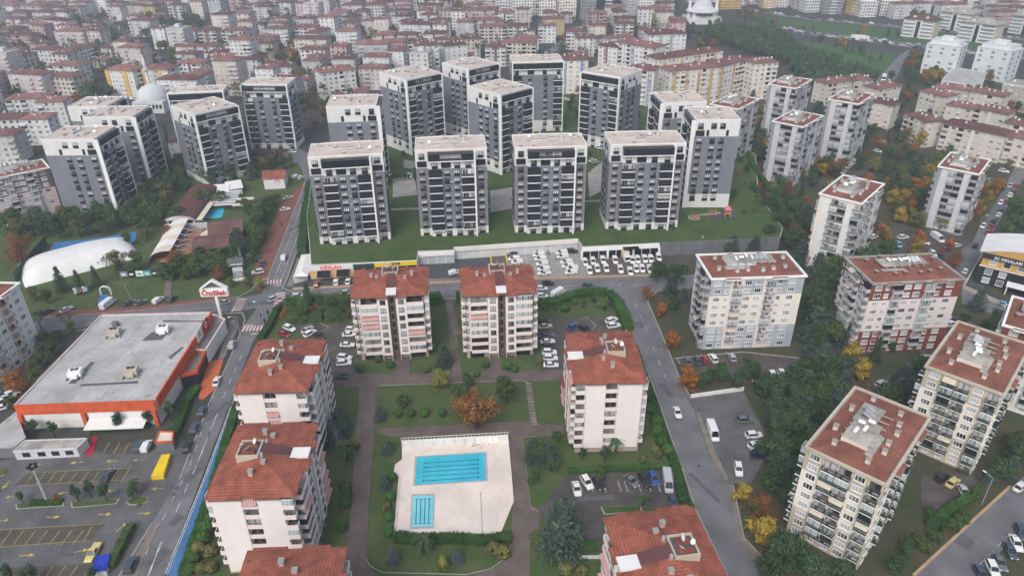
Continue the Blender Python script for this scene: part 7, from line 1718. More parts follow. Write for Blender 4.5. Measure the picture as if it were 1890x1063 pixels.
# trees scattered through the town, kept off roads and houses
def scatter(poly, n, kinds, hr, place, rad=2.2, z=0.0, gap=3.0):
    xs = [p[0] for p in poly]; ys = [p[1] for p in poly]; r = random.Random(n * 3 + int(xs[0])); got = 0; tries = 0; mine = []
    while got < n and tries < n * 40:
        tries += 1; x, y = r.uniform(min(xs), max(xs)), r.uniform(min(ys), max(ys))
        if not inside((x, y), poly) or not free(x, y, rad) or any((x - a) ** 2 + (y - b) ** 2 < gap * gap for a, b in mine): continue
        mine.append((x, y)); tree(r.choice(kinds), x, y, r.uniform(*hr), place, z); got += 1
scatter([(-315.23, 429.68), (-486.91, 703.19), (-271.13, 694.49), (-124.2, 715.59), (-88.28, 486.15), (-113.53, 435.73), (-179.41, 475.07), (-227.21, 469.79), (-295.32, 440.63)], 120, ('ftree', 'ftree', 'ftree', 'fauto', 'ffir'), (9, 14), '', 1.6)
scatter(TOWN[0][0], 60, ('ftree', 'ftree', 'ftree', 'fauto', 'ffir'), (8, 13), '', 1.6)
scatter(TOWN[1][0], 70, ('ftree', 'ftree', 'fauto', 'ffir'), (8, 13), '', 1.6)
scatter([(131.78, 665.58), (153.25, 726.7), (212.58, 724.15), (199.5, 675.51), (169.5, 651.88), (174.87, 617.37), (154.99, 629.19)], 30, ('ftree', 'ffir', 'ftree', 'fauto'), (7, 11), '', 1.5, gap=4)
NOGO_keep = NOGO; NOGO = []
scatter(NOGO_keep[0], 46, ('ftree', 'ftree', 'ffir'), (8, 12), 'in the dark town copse', 1.0, gap=4.5)
scatter(NOGO_keep[1], 26, ('ftree', 'fauto', 'fauto'), (7, 10), 'in the autumn copse of the old town', 1.0, gap=4.5)
scatter([(-141.47, 494.87), (-114.6, 508.89), (-106.55, 418.71), (-117.47, 398.19)], 22, ('bare', 'olive', 'rust'), (6, 9), 'on the bare bank beside the grey towers', 1.0, gap=5)
scatter(TOWN[2][0], 40, ('ftree', 'ftree', 'ffir', 'fauto'), (7, 12), 'beyond the meadow', 2.0)
scatter([(437.4, 899.28), (390.57, 737.22), (419, 735.97), (478.07, 855.21), (474.52, 897.31)], 26, ('ftree', 'ffir'), (9, 13), 'beside the villa blocks', 1.0, gap=5)
scatter([(229.26, 786.23), (253.82, 813.04), (317.65, 713.89), (283.24, 704.08), (240, 728.83)], 40, ('fauto', 'ftree'), (3, 6), 'along the highway embankment', 0.5, gap=4)
for k, p in enumerate([(262.75, 648.24), (266.56, 643.35), (274.53, 629.18), (278.63, 620.08), (280.43, 609.15), (282.62, 600.62), (283.89, 594.38), (280.39, 633.52), (275.2, 607.21), (276.82, 567.15), (290.12, 578.18), (320.02, 680.98), (313.03, 676.06), (343.36, 664.65), (339.9, 674.97)]):
    tree(('ffir', 'ftree', 'ffir', 'fauto')[k % 4], p[0], p[1], 7 + k % 3, 'standing on the open park lawn')
scatter([(312.62, 585.27), (321.42, 577.08), (303.89, 511.27), (281.4, 489.34), (291.28, 544.86)], 30, ('ftree', 'ffir', 'fauto'), (6, 9), 'in front of the twin white towers', 1.0, gap=4)
scatter([(297.63, 488.84), (319.56, 467.27), (327.73, 477.98), (309.73, 507.97)], 16, ('ftree', 'ffir'), (5, 8), 'below the twin white towers', 1.0, gap=4)
scatter([(116.91, 347.91), (150.78, 412.01), (152.24, 347.11), (162.28, 331.45), (135.14, 314.25), (128.54, 324.87)], 46, ('olive', 'oak', 'rust', 'pine', 'yellow'), (5, 9), 'below the pale grey striped towers', 2.0, gap=4.5)
scatter([(163.66, 310.29), (192.83, 346.2), (222.48, 345.53), (225.24, 309.02), (200.43, 278.91), (181.03, 268.36), (164.14, 279.6)], 46, ('olive', 'oak', 'yellow', 'pine', 'cedar'), (6, 9), 'around the school road and cream walk-up blocks', 2.0, gap=5)
scatter([(107.24, 304.87), (125.13, 314.45), (123.72, 269.41), (110.64, 245.02), (107.09, 259.41)], 30, ('oak', 'pine', 'olive', 'cedar', 'rust'), (5, 9), 'between the playground lawn and the cream white tower', 2.0, gap=4.5)
scatter([(109.05, 240.54), (127.05, 244.74), (141.39, 240), (126.11, 223.47), (101.89, 182.79), (90.92, 180.03)], 34, ('cedar', 'fir', 'pine', 'oak'), (8, 13), 'between the blue grey and maroon blocks', 2.2, gap=4.5)
scatter([(70.48, 166.68), (97.34, 171.6), (108.96, 156.32), (86.68, 145.35), (71.14, 133.42), (61.57, 124.41)], 30, ('pine', 'cedar', 'oak'), (7, 10), 'in the thicket beside the beige blocks', 2.2, gap=4.5)
scatter([(-222.7, 289.81), (-197.32, 295.27), (-171.43, 324.09), (-167.78, 354.32), (-134.16, 353.56), (-114, 361.41), (-124.23, 330.25), (-138.62, 274.21), (-149.87, 263.97), (-191.23, 259.71), (-207.45, 265)], 60, ('oak', 'pine', 'olive', 'pine'), (6, 10), 'around the sports club and restaurant gardens', 2.0, gap=5)
scatter([(-114.4, 233.43), (-106.03, 244.14), (-104.25, 258.19), (-107.93, 284.74), (-104.6, 297.73), (-96.06, 235.24), (-99.04, 229.05)], 26, ('oak', 'pine', 'bush'), (4, 8), 'behind the brick pavement wall', 1.5, gap=4)
scatter([(-127.8, 227.49), (-125.05, 245.36), (-110.49, 245.12), (-104.4, 233.27), (-118.78, 229.37)], 18, ('oak', 'bush', 'rust'), (4, 7), 'below the restaurant terrace', 1.5, gap=4)

# the pine wood before the meadow: one mass of crowns
wb = MB(); rw = random.Random(3); cnt = 0
wood = [(204.06, 701.87), (233.17, 706.19), (242.88, 673.76), (237.8, 604.35), (249.54, 546.26), (257.45, 509.61), (244.75, 497.82), (217.72, 481.26), (200.09, 487.47), (203.62, 547.79), (206.13, 581.14), (183.29, 623.66), (175.31, 676.48)]
xs = [p[0] for p in wood]; ys = [p[1] for p in wood]
while cnt < 430:
    x, y = rw.uniform(min(xs), max(xs)), rw.uniform(min(ys), max(ys))
    if not inside((x, y), wood): continue
    cnt += 1; h = rw.uniform(7, 11); rr_ = rw.uniform(2.6, 4.2)
    leaf_cloud(wb, [(x, y, h - rr_, rr_), (x + rw.uniform(-1.5, 1.5), y + rw.uniform(-1.5, 1.5), h - rr_ * .6, rr_ * .7)], 95, 0.75, 'leaf_pine' if rw.random() < .92 else 'leaf_olive', rw)
    wb.tube((x, y, 0), (x, y, h - rr_), 0.18, 'bark', 0.1, 4, False)
tag(wb.build('pine_forest'), 'dense dark pine wood before the green meadow', 'wood', kind='stuff')

scatter([(195.48, 484.75), (230.05, 498.27), (313.98, 562.13), (341.79, 480.36), (243.51, 322.42), (233.24, 345.29), (197.68, 362.73), (178.76, 372.01), (188.29, 445.37)], 80, ('oak', 'pine', 'cedar', 'olive', 'oak', 'rust'), (6, 10), '', 1.5, gap=4.5)
scatter([(162.28, 331.45), (189.21, 338.43), (220.63, 322.91), (225.24, 309.02), (179.83, 258.12), (152.25, 263.67), (150.5, 279.86)], 36, ('yellow', 'olive', 'orange', 'oak', 'lime'), (5, 9), '', 1.5, gap=4.5)
scatter([(143, 428.83), (161.51, 446.11), (141.38, 347.36), (154.69, 339.19), (142.66, 321.01), (122.72, 339.9), (122.63, 373.35)], 30, ('olive', 'oak', 'rust', 'yellow', 'pine'), (5, 9), '', 1.5, gap=4.0)
# greenery between the farthest houses, too far off to tell apart
gb = MB(); rg = random.Random(8); cnt = 0
while cnt < 900:
    y = rg.uniform(400, 1120); x = rg.uniform(-0.72 * y, 0.66 * y)
    if not (inside((x, y), TOWN[0][0]) or inside((x, y), TOWN[1][0]) or inside((x, y), TOWN[2][0])) or not all((x - a) ** 2 + (y - b) ** 2 > (c + 0.5) ** 2 for a, b, c in used) or any(inside((x, y), p_) for p_ in FOOT): continue
    cnt += 1; h = rg.uniform(7, 14); q = rg.uniform(2.6, 4.6)
    leaf_cloud(gb, [(x, y, h - q, q), (x + rg.uniform(-2, 2), y + rg.uniform(-2, 2), h - q * .8, q * .7)], 46, 0.95, rg.choice(('leaf_pine', 'leaf_green', 'leaf_green', 'leaf_olive', 'leaf_rust')), rg)
tag(gb.build('distant_trees'), 'trees of the far town merging into a dark mass', 'wood', kind='stuff')
scatter([(-76.26, 316.12), (-53.68, 380.79), (-14.23, 445.18), (77.46, 430.43), (101.78, 367.67), (111.05, 312.13), (84.16, 293.05), (41.39, 335.59), (-10.7, 307.91), (-51.5, 283.69)], 40, ('oak', 'bush', 'olive', 'pine', 'bush'), (2.5, 6), '', 1.0, 5.02, gap=5)

# dead leaves on the ground under the autumn trees
fl_ = MB(); rl = random.Random(4)
for x, y, h, k, z in AUTUMN:
    for _ in range(int(14 * h)):
        a_, d_, s_ = rl.uniform(0, 6.28), h * 0.55 * rl.random() ** 0.7 + rl.gauss(0, 0.8), rl.uniform(0.10, 0.24); px, py = x + d_ * math.cos(a_), y + d_ * math.sin(a_); t_ = rl.uniform(0, 1.5)
        fl_.face([(px + s_ * math.cos(t_ + q), py + s_ * math.sin(t_ + q), z + 0.24 + rl.uniform(0, .03)) for q in (0, 1.2, 3.1, 4.4)], 'leaf_' + k)
tag(fl_.build('fallen_leaves'), 'dead leaves scattered under the autumn trees', 'leaves', kind='stuff')
# ---------------------------------------------------------------- hedges
def hedge(pts, w, h, label, mat='leaf_hedge', z=0.0, dens=26, name='hedge', wav=0.12):
    b = MB(); r = random.Random(len(pts) * 31 + int(w * 10)); o0 = pts[0]
    for k in range(len(pts) - 1):
        a, c = Vector((pts[k][0] - o0[0], pts[k][1] - o0[1], 0)), Vector((pts[k + 1][0] - o0[0], pts[k + 1][1] - o0[1], 0)); l = (c - a).length; d = (c - a) / l; n = Vector((-d.y, d.x, 0))
        b.bar((a.x, a.y), (c.x, c.y), w * 0.8, 0, h * 0.9, mat)
        for _ in range(int(l * (w + 2 * h) * dens)):
            t = r.random() * l; q = r.random() * (w + 2 * h); hh = h * (1 + wav * math.sin(t * 0.9) + r.uniform(-.08, .08))
            if q < h: p, nr = a + d * t - n * w * (.5 + r.uniform(-.06, .06)) + Vector((0, 0, q)), -n
            elif q < h + w: p, nr = a + d * t + n * (q - h - w / 2) + Vector((0, 0, hh)), Vector((0, 0, 1))
            else: p, nr = a + d * t + n * w * (.5 + r.uniform(-.06, .06)) + Vector((0, 0, q - h - w)), n
            nr = (nr + Vector((r.uniform(-.7, .7), r.uniform(-.7, .7), r.uniform(-.3, .7)))).normalized(); u = nr.orthogonal().normalized(); v = nr.cross(u); s = r.uniform(.12, .26)
            b.face([p - u * s, p - v * s * .7, p + u * s, p + v * s * .7], mat)
    o = b.build(name); o.location = (o0[0], o0[1], z)
    return tag(o, label, 'hedge')
hedge([(-68.38, 100.83), (-71.09, 125.8), (-75.63, 157.39)], 2.2, 1.4, 'clipped hedge along the blue cycle lane', dens=14)
hedge([(-78.61, 188.87), (-78.07, 197.06), (-78.51, 206.15), (-76.47, 210.72)], 2.0, 1.8, 'clipped hedge at the corner of the crossing', dens=16)
hedge([(-74.22, 200.97), (-69.1, 203.26), (-61.9, 203.16), (-54.15, 204.76)], 10.0, 2.6, 'thick mixed hedge behind the residents car park', 'leaf_green', dens=9, wav=0.2)
hedge([(-76.17, 208.22), (-66.98, 209.51), (-55.79, 210.41)], 7.0, 3.0, 'thick dark hedge along the cross street', dens=9, wav=0.2)
hedge([(8.68, 207.31), (15.58, 210.06), (21.4, 213.98), (28.14, 216.11), (32.73, 215.29), (35.38, 209.76), (36.51, 199.37), (36.89, 192.23)], 3.6, 2.2, 'tall curved hedge at the corner of the side road', dens=10)
hedge([(36.99, 183.68), (37.72, 165.81), (38.33, 156.01), (38.59, 143.79), (39.44, 131.87), (39.09, 119.56), (40.17, 117.1)], 2.4, 1.3, 'long clipped hedge along the side road', dens=12)
hedge([(-26.09, 110.01), (-19.85, 109.21), (-13.99, 109.6), (-6.89, 108.94), (-0.54, 109.62)], 2.2, 1.6, 'wavy clipped hedge below the pool deck', dens=20, wav=0.2)
hedge([(13.18, 129.93), (21.39, 130.58), (30.66, 130.85), (38.17, 131.51)], 1.6, 1.0, 'low clipped hedge above the lower car park', dens=16)
hedge([(-28.59, 210.72), (-24.09, 212.1)], 4.0, 3.0, 'dark round hedge beside the broad stairs', dens=12); hedge([(-19.09, 212.03), (-16.52, 212.35)], 3.0, 3.2, 'dark round hedge on the far side of the broad stairs', dens=12)
hedge([(-88.87, 139.09), (-88.06, 147.38), (-89.88, 157.56), (-89.35, 164.12)], 2.4, 1.5, 'hedge along the car park above the parked cars', dens=14)
hedge([(-84.45, 102.73), (-84.81, 108.37), (-85.06, 114.08)], 1.8, 1.6, 'loose dark hedge beside the car park exit', 'leaf_green', dens=16)
hedge([(-110.49, 146.57), (-105.28, 147.58), (-96.47, 149)], 3.0, 0.8, 'low shrubs below the white shop awning', dens=14)
hedge([(119.21, 356.05), (115.68, 325.14), (114.63, 297.12), (113.33, 274.99)], 2.2, 2.0, 'long hedge beside the playground lawn', z=4.0, dens=12)
hedge([(14.7, 107.13), (17.64, 107.39)], 2.5, 1.2, 'short hedge below the big cedar', dens=14)
hedge([(118.03, 166.07), (126.48, 171.22), (139.76, 182.28)], 2.0, 1.2, 'hedge above the drive of the maroon block', dens=12)
hedge([(-79.13, 243.69), (-83.22, 262.79), (-87.36, 284.35), (-92.92, 315.56)], 3.5, 5.3, 'tall hedge between the road and the roadside grey tower', dens=9)
scatter([(-77.01, 209.3), (-55.37, 211.13), (-52.34, 199.99), (-73.24, 198.63)], 34, ('bush', 'oak', 'bush', 'rust', 'pine'), (2.5, 5.5), '', -3.0, gap=2.4)
scatter([(10.13, 211.59), (21.31, 212.88), (34.28, 212.68), (35.72, 202.75), (9.74, 201.77)], 14, ('bush', 'lime', 'ball'), (1.5, 3.0), '', -3.0, gap=3)
hedge([(91.6, 111.88), (98.24, 116.51), (105.39, 120.54)], 2.5, 1.4, 'hedge between the beige block and the lower road', dens=14)
for pts, lb in (([(-115.18, 120.8), (-110.4, 121.41), (-104.29, 121.52), (-103.66, 120.35), (-109.54, 119.91), (-114.27, 119.47)], 'long raised planting bed at the foot of the light mast'), ([(-102.69, 121.34), (-91.75, 122.4), (-91.79, 120.89), (-101.68, 119.67)], 'narrow raised planting bed with three clipped trees'), ([(-89.96, 121.54), (-89.06, 122.88), (-85.77, 123.19), (-84.78, 121.49), (-86.35, 120.5), (-88.87, 120.53)], 'rounded raised planting bed with a small palm'), ([(19.83, 118.76), (29.29, 119), (29.03, 117.37), (20.43, 116.49)], 'long raised bed with a small palm in the lower car park'), ([(-125.81, 132.17), (-124.39, 132.9), (-123.57, 130.66), (-124.44, 129.94)], 'raised corner bed beside the car park entrance')):
    root = tag(empty('planting_bed', *pts[0]), lb, 'planting bed'); q = [(p[0] - pts[0][0], p[1] - pts[0][1]) for p in pts]; cx = sum(p[0] for p in q) / len(q); cy = sum(p[1] for p in q) / len(q)
    mb = MB(); mb.prism(q, 0, 0.28, 'kerb'); mb.build('kerb_edge', root); mb = MB(); mb.prism([(cx + (p[0] - cx) * .93, cy + (p[1] - cy) * .88) for p in q], 0.1, 0.36, 'lawn_lush'); mb.build('planting', root)
hedge([(-111.62, 120.93), (-104.49, 121.19)], 1.6, 0.9, 'low clipped hedge in the bed of the light mast', dens=22)

# ---------------------------------------------------------------- painted markings
def marks(name, items, mat, z=0.085):
    mb = MB(); z += 0.07
    for it in items:
        if isinstance(it, tuple): mb.bar(it[0], it[1], it[2], z - 0.003, z, mat)
        else: mb.sheet(it, z, mat)
    return tag(mb.build(name), kind='structure')
def dashes(a, b_, on, off, w):
    l = math.hypot(b_[0] - a[0], b_[1] - a[1]); n = int(l / (on + off)); return [(lerp(a, b_, k * (on + off) / l), lerp(a, b_, (k * (on + off) + on) / l), w) for k in range(n)]
def poly_dash(pts, on, off, w): return sum((dashes(pts[k], pts[k + 1], on, off, w) for k in range(len(pts) - 1)), [])
def poly_line(pts, w): return [(pts[k], pts[k + 1], w) for k in range(len(pts) - 1)]
marks('lane_marking', poly_line([(-72.49, 101.27), (-74.6, 129.05), (-77.53, 159.08)], 0.16) + poly_line([(-72.03, 101.26), (-74.21, 129.04), (-77.23, 159.08)], 0.10) + poly_dash([(-76.04, 100.9), (-77.07, 118.28), (-78.35, 137.39), (-80.65, 159.84), (-82.71, 186.8)], 3.0, 3.0, 0.14) +
      poly_dash([(-78.52, 100.92), (-79.17, 115.9), (-79.72, 133.17), (-82.6, 153.99), (-84.22, 164.81)], 2.0, 3.4, 0.12) + poly_line([(-78.21, 134.48), (-79.85, 153.27)], 0.14) + poly_line([(-75.7, 100.9), (-76.96, 109.76)], 0.14) +
      poly_line([(-83.28, 228.8), (-88.52, 281.54), (-92.37, 312.2)], 0.13) + poly_line([(-85.65, 226.82), (-91.3, 281.59), (-95.46, 315.61)], 0.13) + poly_dash([(-84.51, 227.61), (-90.14, 281.57), (-94.12, 314.24)], 3, 3, 0.12) +
      poly_dash([(-53.75, 217.37), (-21.93, 220.7), (10.51, 221.36), (50.89, 222.68)], 4, 4, 0.14) + poly_dash([(-146.95, 198.05), (-122.78, 203.02), (-100.04, 209.64)], 4, 4, 0.12) + poly_dash([(41.61, 209.67), (43.13, 183.59), (44.49, 157.11)], 3, 4, 0.12) + poly_line([(-121.58, 204.37), (-100.83, 209.3)], 0.12) +
      poly_dash([(97.18, 102.14), (114.01, 114.29)], 2, 2, 0.12), 'paint_white')
# zebra crossings: white bars on red
zeb = (((-88.82, 225.67), (-82.92, 226.78), 'across the upper main road'), ((-86.53, 195.57), (-80.5, 195.8), 'across the lower main road'), ((-93.02, 214.61), (-92.47, 206.71), 'across the street on the shop side'), ((-80.84, 218.55), (-79.03, 209.33), 'across the street on the restaurant side'))
for a, b_, wh in zeb:
    l = math.hypot(b_[0] - a[0], b_[1] - a[1]); n = (-(b_[1] - a[1]) / l, (b_[0] - a[0]) / l); its_w, its_r = [], []; m = 11
    for k in range(m):
        c = lerp(a, b_, (k + .5) / m); its = its_w if k % 2 == 0 else its_r
        its.append(((c[0] - n[0] * 1.6, c[1] - n[1] * 1.6), (c[0] + n[0] * 1.6, c[1] + n[1] * 1.6), l / m * 0.92))
    marks('zebra_marking', its_w, 'paint_white', 0.088); marks('crossing_marking', its_r, 'paint_red', 0.086)
marks('stop_marking', [((-90.25, 228.51), (-87.81, 228.88), .4), ((-84.75, 223.63), (-82.06, 224.37), .4), ((-86.45, 197.51), (-83.81, 197.47), .4), ((-83.26, 192.34), (-79.9, 192.61), .4), ((-94.01, 210.27), (-93.58, 205.68), .4), ((-76.57, 218.86), (-75.95, 213.62), .4)], 'paint_white', 0.09)
bays = [((-116.62, 127.34), (-116.8, 131.51), 0.13), ((-114.14, 127.31), (-114.27, 131.49), 0.13), ((-111.53, 127.29), (-111.61, 131.46), 0.13), ((-109.06, 127.26), (-109.08, 131.43), 0.13), ((-106.45, 127.23), (-106.42, 131.4), 0.13), ((-103.72, 127.2), (-103.63, 131.37), 0.13), ((-101.24, 127.18), (-101.1, 131.34), 0.13)] + [((-96.73, 128.02), (-96.76, 132.23), 0.13), ((-94.11, 127.99), (-94.09, 132.2), 0.13)] + [((-111.49, 109.06), (-111.54, 113.26), 0.13), ((-108.89, 109.04), (-108.87, 113.23), 0.13), ((-106.28, 109.01), (-106.21, 113.21), 0.13), ((-103.68, 108.99), (-103.55, 113.18), 0.13), ((-100.96, 108.96), (-100.76, 113.15), 0.13), ((-98.36, 108.94), (-98.1, 113.13), 0.13), ((-95.88, 108.91), (-95.56, 113.1), 0.13)] + [((-93.92, 110.37), (-94.21, 114.48), 0.13)]
bays += [((-97.11, 101.22), (-97.07, 103.81), 0.13), ((-94.51, 101.2), (-94.43, 103.78), 0.13), ((-92.02, 101.18), (-91.91, 103.76), 0.13), ((-89.2, 101.15), (-89.04, 103.73), 0.13)] + [((-103.33, 138.06), (-103.54, 141.88), 0.13), ((-100.72, 138.03), (-100.88, 141.85), 0.13), ((-98.25, 138), (-98.36, 141.83), 0.13)]
marks('bay_marking', bays + poly_line([(-118.1, 127), (-93.84, 128.53)], .1) + poly_line([(-117.92, 131.15), (-93.46, 132.56)], .1) + poly_line([(-111.34, 108.62), (-93.37, 110.22)], .1) + poly_line([(-114.3, 113.44), (-91.88, 114.92)], .1), 'paint_yellow', 0.082)
marks('parking_marking', [((15.56, 127.01), (16.16, 123.5), 0.12), ((18.15, 126.98), (18.69, 123.48), 0.12), ((21.25, 126.95), (21.74, 123.44), 0.12), ((24.87, 126.91), (25.29, 123.41), 0.12), ((26.41, 126.9), (26.82, 123.39), 0.12), ((29.51, 126.86), (29.86, 123.36), 0.12), ((31.97, 126.84), (32.27, 123.34), 0.12), ((34.16, 126.81), (34.42, 123.31), 0.12)] + [((9.73, 197.11), (13.4, 197.06), 0.1), ((9.61, 194.2), (13.25, 194.15), 0.1), ((9.49, 191.36), (13.09, 191.31), 0.1), ((9.38, 188.57), (12.94, 188.52), 0.1), ((9.26, 185.54), (12.78, 185.49), 0.1), ((9.14, 182.59), (12.62, 182.54), 0.1), ((9.01, 179.41), (12.44, 179.36), 0.1), ((8.87, 176.04), (12.26, 175.99), 0.1)] + [((72.72, 165.88), (72.99, 169.78), 0.1), ((75.96, 165.84), (76.28, 169.74), 0.1), ((79.19, 165.79), (79.57, 169.69), 0.1), ((82.28, 165.76), (82.71, 169.65), 0.1)] + [((49.55, 174.4), (49.15, 177.18), 0.1), ((52.75, 174.35), (52.39, 177.13), 0.1), ((55.47, 174.32), (55.14, 177.1), 0.1), ((58.03, 174.28), (57.72, 177.06), 0.1)] +
      [((14.58, 226.03), (11.38, 253.75), 0.12), ((20.4, 225.94), (17.74, 253.64), 0.12), ((7.79, 226.14), (3.95, 253.88), 0.12)] + poly_line([(-66.37, 197.22), (-63.82, 199.82), (-58.81, 195.5), (-61.37, 192.98)], .1) + poly_line([(22.03, 199.58), (24.28, 200.89), (26.95, 195.89), (24.52, 192.4)], .1), 'paint_white', 0.084)
def arrow(x, y, dx, dy):
    a, b_ = (x, y), (x + dx, y + dy); l = math.hypot(dx, dy); n = (-dy / l, dx / l); m = lerp(a, b_, 0.62)
    return [(a, m, 0.20), [(m[0] + n[0] * .55, m[1] + n[1] * .55), (m[0] - n[0] * .55, m[1] - n[1] * .55), b_]]
arr = []
for a, b_ in (((-106.57, 134.79), (-109.89, 134.44)), ((-98.19, 135.27), (-101.26, 134.92)), ((-91.73, 135.59), (-94.67, 135.24)), ((-116.56, 134.14), (-119.33, 133.6)), ((-104.53, 124.58), (-107.43, 124.27)), ((-93.94, 125.17), (-96.09, 124.84)), ((-82.83, 125.57), (-85.85, 125.43)), ((-106.02, 116.96), (-102.9, 117.09)), ((-94.57, 117.65), (-91.43, 117.78)), ((-85.68, 117.88), (-82.65, 118.01)), ((-115.94, 116.1), (-114.06, 116.24)), ((-88.05, 112.72), (-86.56, 115.5)), ((-94.53, 107.02), (-91.58, 107.86)), ((-105.72, 106.27), (-102.62, 106.53)), ((-121.14, 128.82), (-121.27, 125.63)), ((-117.03, 123.68), (-118.92, 123.02))):
    arr += arrow(a[0], a[1], b_[0] - a[0], b_[1] - a[1])
marks('arrow_marking', arr, 'paint_yellow', 0.086)

# road repairs and manhole covers
rp = random.Random(12); items = []
for p, a_ in (((-77.67, 131.28), 66), ((-80.39, 153.96), 68), ((-76.1, 115.87), 65), ((-75.94, 105.42), 64), ((-89.86, 273.32), 66), ((-85.94, 211.58), 10), ((-42.57, 218.34), 4), ((-8.59, 220.88), 2), ((25.78, 221.12), 2), ((40.93, 196.02), -70), ((43.18, 161.97), -68), ((45.01, 124.59), -62), ((97.28, 108.09), 42), ((-110.04, 118.61), 3), ((-96.33, 120.94), 3), ((-96.4, 107.04), 3), ((56.51, 143.58), -60), ((19.11, 121.43), 5), ((-57.21, 182.03), 40), ((-128.35, 203.45), -8)):
    c_, s_ = math.cos(R(a_)), math.sin(R(a_)); l_, w_ = rp.uniform(1.5, 6), rp.uniform(0.5, 1.6)
    items.append([(p[0] + c_ * u * l_ - s_ * v * w_, p[1] + s_ * u * l_ + c_ * v * w_) for u, v in ((-1, -1), (1, -1), (1, 1), (-1, 1))])
marks('road_patch', items, 'road_repair', 0.078)
mh = lib('manhole', lambda: (lambda q_: (q_.lathe([(0.4, 0), (0.4, 0.03), (0.0, 0.03)], 0, 0, 'dark_metal', 12), q_.mesh('manhole_cover'))[-1])(MB()))
for k, p in enumerate([(-83.34, 157.25), (-79.72, 156.27), (-77.64, 156.71), (-79.94, 125.72), (-79.74, 123.64), (-75.61, 136.19), (-81.03, 135.86), (-62.99, 218.27), (-46.66, 220.31), (18.23, 222.41), (37.09, 222.89), (39.23, 221.69), (43.14, 224.78), (44.79, 183.57), (43.51, 167.02), (45.39, 131.81), (-80.75, 109.8), (-90.77, 269.09)]): tag(obj('manhole_cover', mh, None, (p[0], p[1], 0.13)), 'round dark manhole cover set in the asphalt', 'manhole', 'manhole covers in the roads')
# ---------------------------------------------------------------- vehicles
def loft(b, st, mat):
    """Skin through cross-sections st: list of rings with equal point counts."""
    n = len(st[0]); base = len(b.v)
    for r_ in st: b.v += [tuple(p) for p in r_]
    i = b.mi(mat)
    for k in range(len(st) - 1):
        for j in range(n): b.f.append((base + k * n + j, base + k * n + (j + 1) % n, base + (k + 1) * n + (j + 1) % n, base + (k + 1) * n + j)); b.m.append(i)
    b.f.append(tuple(base + j for j in range(n))[::-1]); b.m.append(i); b.f.append(tuple(base + (len(st) - 1) * n + j for j in range(n))); b.m.append(i)
def ring(x, hw, z0, z1, t=0.12): return [(x, -hw + t, z0), (x, hw - t, z0), (x, hw, z0 + t), (x, hw, z1 - t), (x, hw - t * 1.2, z1), (x, -hw + t * 1.2, z1), (x, -hw, z1 - t), (x, -hw, z0 + t)]
def car_meshes(L, Wd, body, cabin, wheels=True):
    """body: (x fraction, top z, half width factor); cabin: x at rear foot, rear roof, front roof, front foot, roof z."""
    b = MB(); hw = Wd / 2
    loft(b, [ring(L * x, hw * k, 0.26 if 0.06 < x + .5 < .94 else 0.36, z) for x, z, k in body], 'paint_car_white')
    x0, x1, x2, x3, zr, zb = [c for c in cabin]
    x0, x1, x2, x3 = L * x0, L * x1, L * x2, L * x3; a, c = hw * 0.93, hw * 0.76
    b.box(x1 + .05, x2 - .05, -c, c, zr - 0.05, zr, 'paint_car_white')
    for xx, xt in ((x0, x1), (x3, x2)):
        for s in (-1, 1): b.tube((xx, s * a, zb), (xt, s * c, zr - .02), 0.05, 'paint_car_white', n=4)
    g = MB()
    g.face([(x0, -a, zb), (x3, -a, zb), (x2, -c, zr - .05), (x1, -c, zr - .05)], 'car_glass'); g.face([(x0, a, zb), (x3, a, zb), (x2, c, zr - .05), (x1, c, zr - .05)], 'car_glass')
    g.face([(x3, -a, zb), (x3, a, zb), (x2, c, zr - .05), (x2, -c, zr - .05)], 'car_glass'); g.face([(x0, -a, zb), (x0, a, zb), (x1, c, zr - .05), (x1, -c, zr - .05)], 'car_glass')
    return b.mesh('body'), g.mesh('glasshouse')
def wheel_mesh(r):
    q = MB(); q.tube((0, -0.11, 0), (0, 0.11, 0), r, 'tyre', n=12); q.face([(r * math.cos(k * math.pi / 6), -0.11, r * math.sin(k * math.pi / 6)) for k in range(12)], 'tyre'); q.tube((0, -.125, 0), (0, .125, 0), r * .58, 'chrome', n=8); q.face([(r * .58 * math.cos(k * math.pi / 4), -.125, r * .58 * math.sin(k * math.pi / 4)) for k in range(8)], 'chrome')
    return q.mesh('wheel')
WH = wheel_mesh(0.33)
lm = MB(); lm.box(-.06, .06, -.2, .2, -.08, .08, 'lamp_lens'); LAMP = lm.mesh('headlight'); tm_ = MB(); tm_.box(-.05, .05, -.14, .14, -.12, .12, 'tail_red'); TAIL = tm_.mesh('tail_light')
SED = ((-.5, .62, .86), (-.485, .92, .94), (-.36, .98, 1.0), (.12, .96, 1.0), (.2, .93, 1.0), (.40, .80, .97), (.485, .66, .9), (.5, .55, .84))
HAT = ((-.5, .70, .88), (-.485, .98, .95), (-.40, 1.0, 1.0), (.14, .98, 1.0), (.24, .94, 1.0), (.42, .82, .96), (.485, .68, .9), (.5, .55, .84))
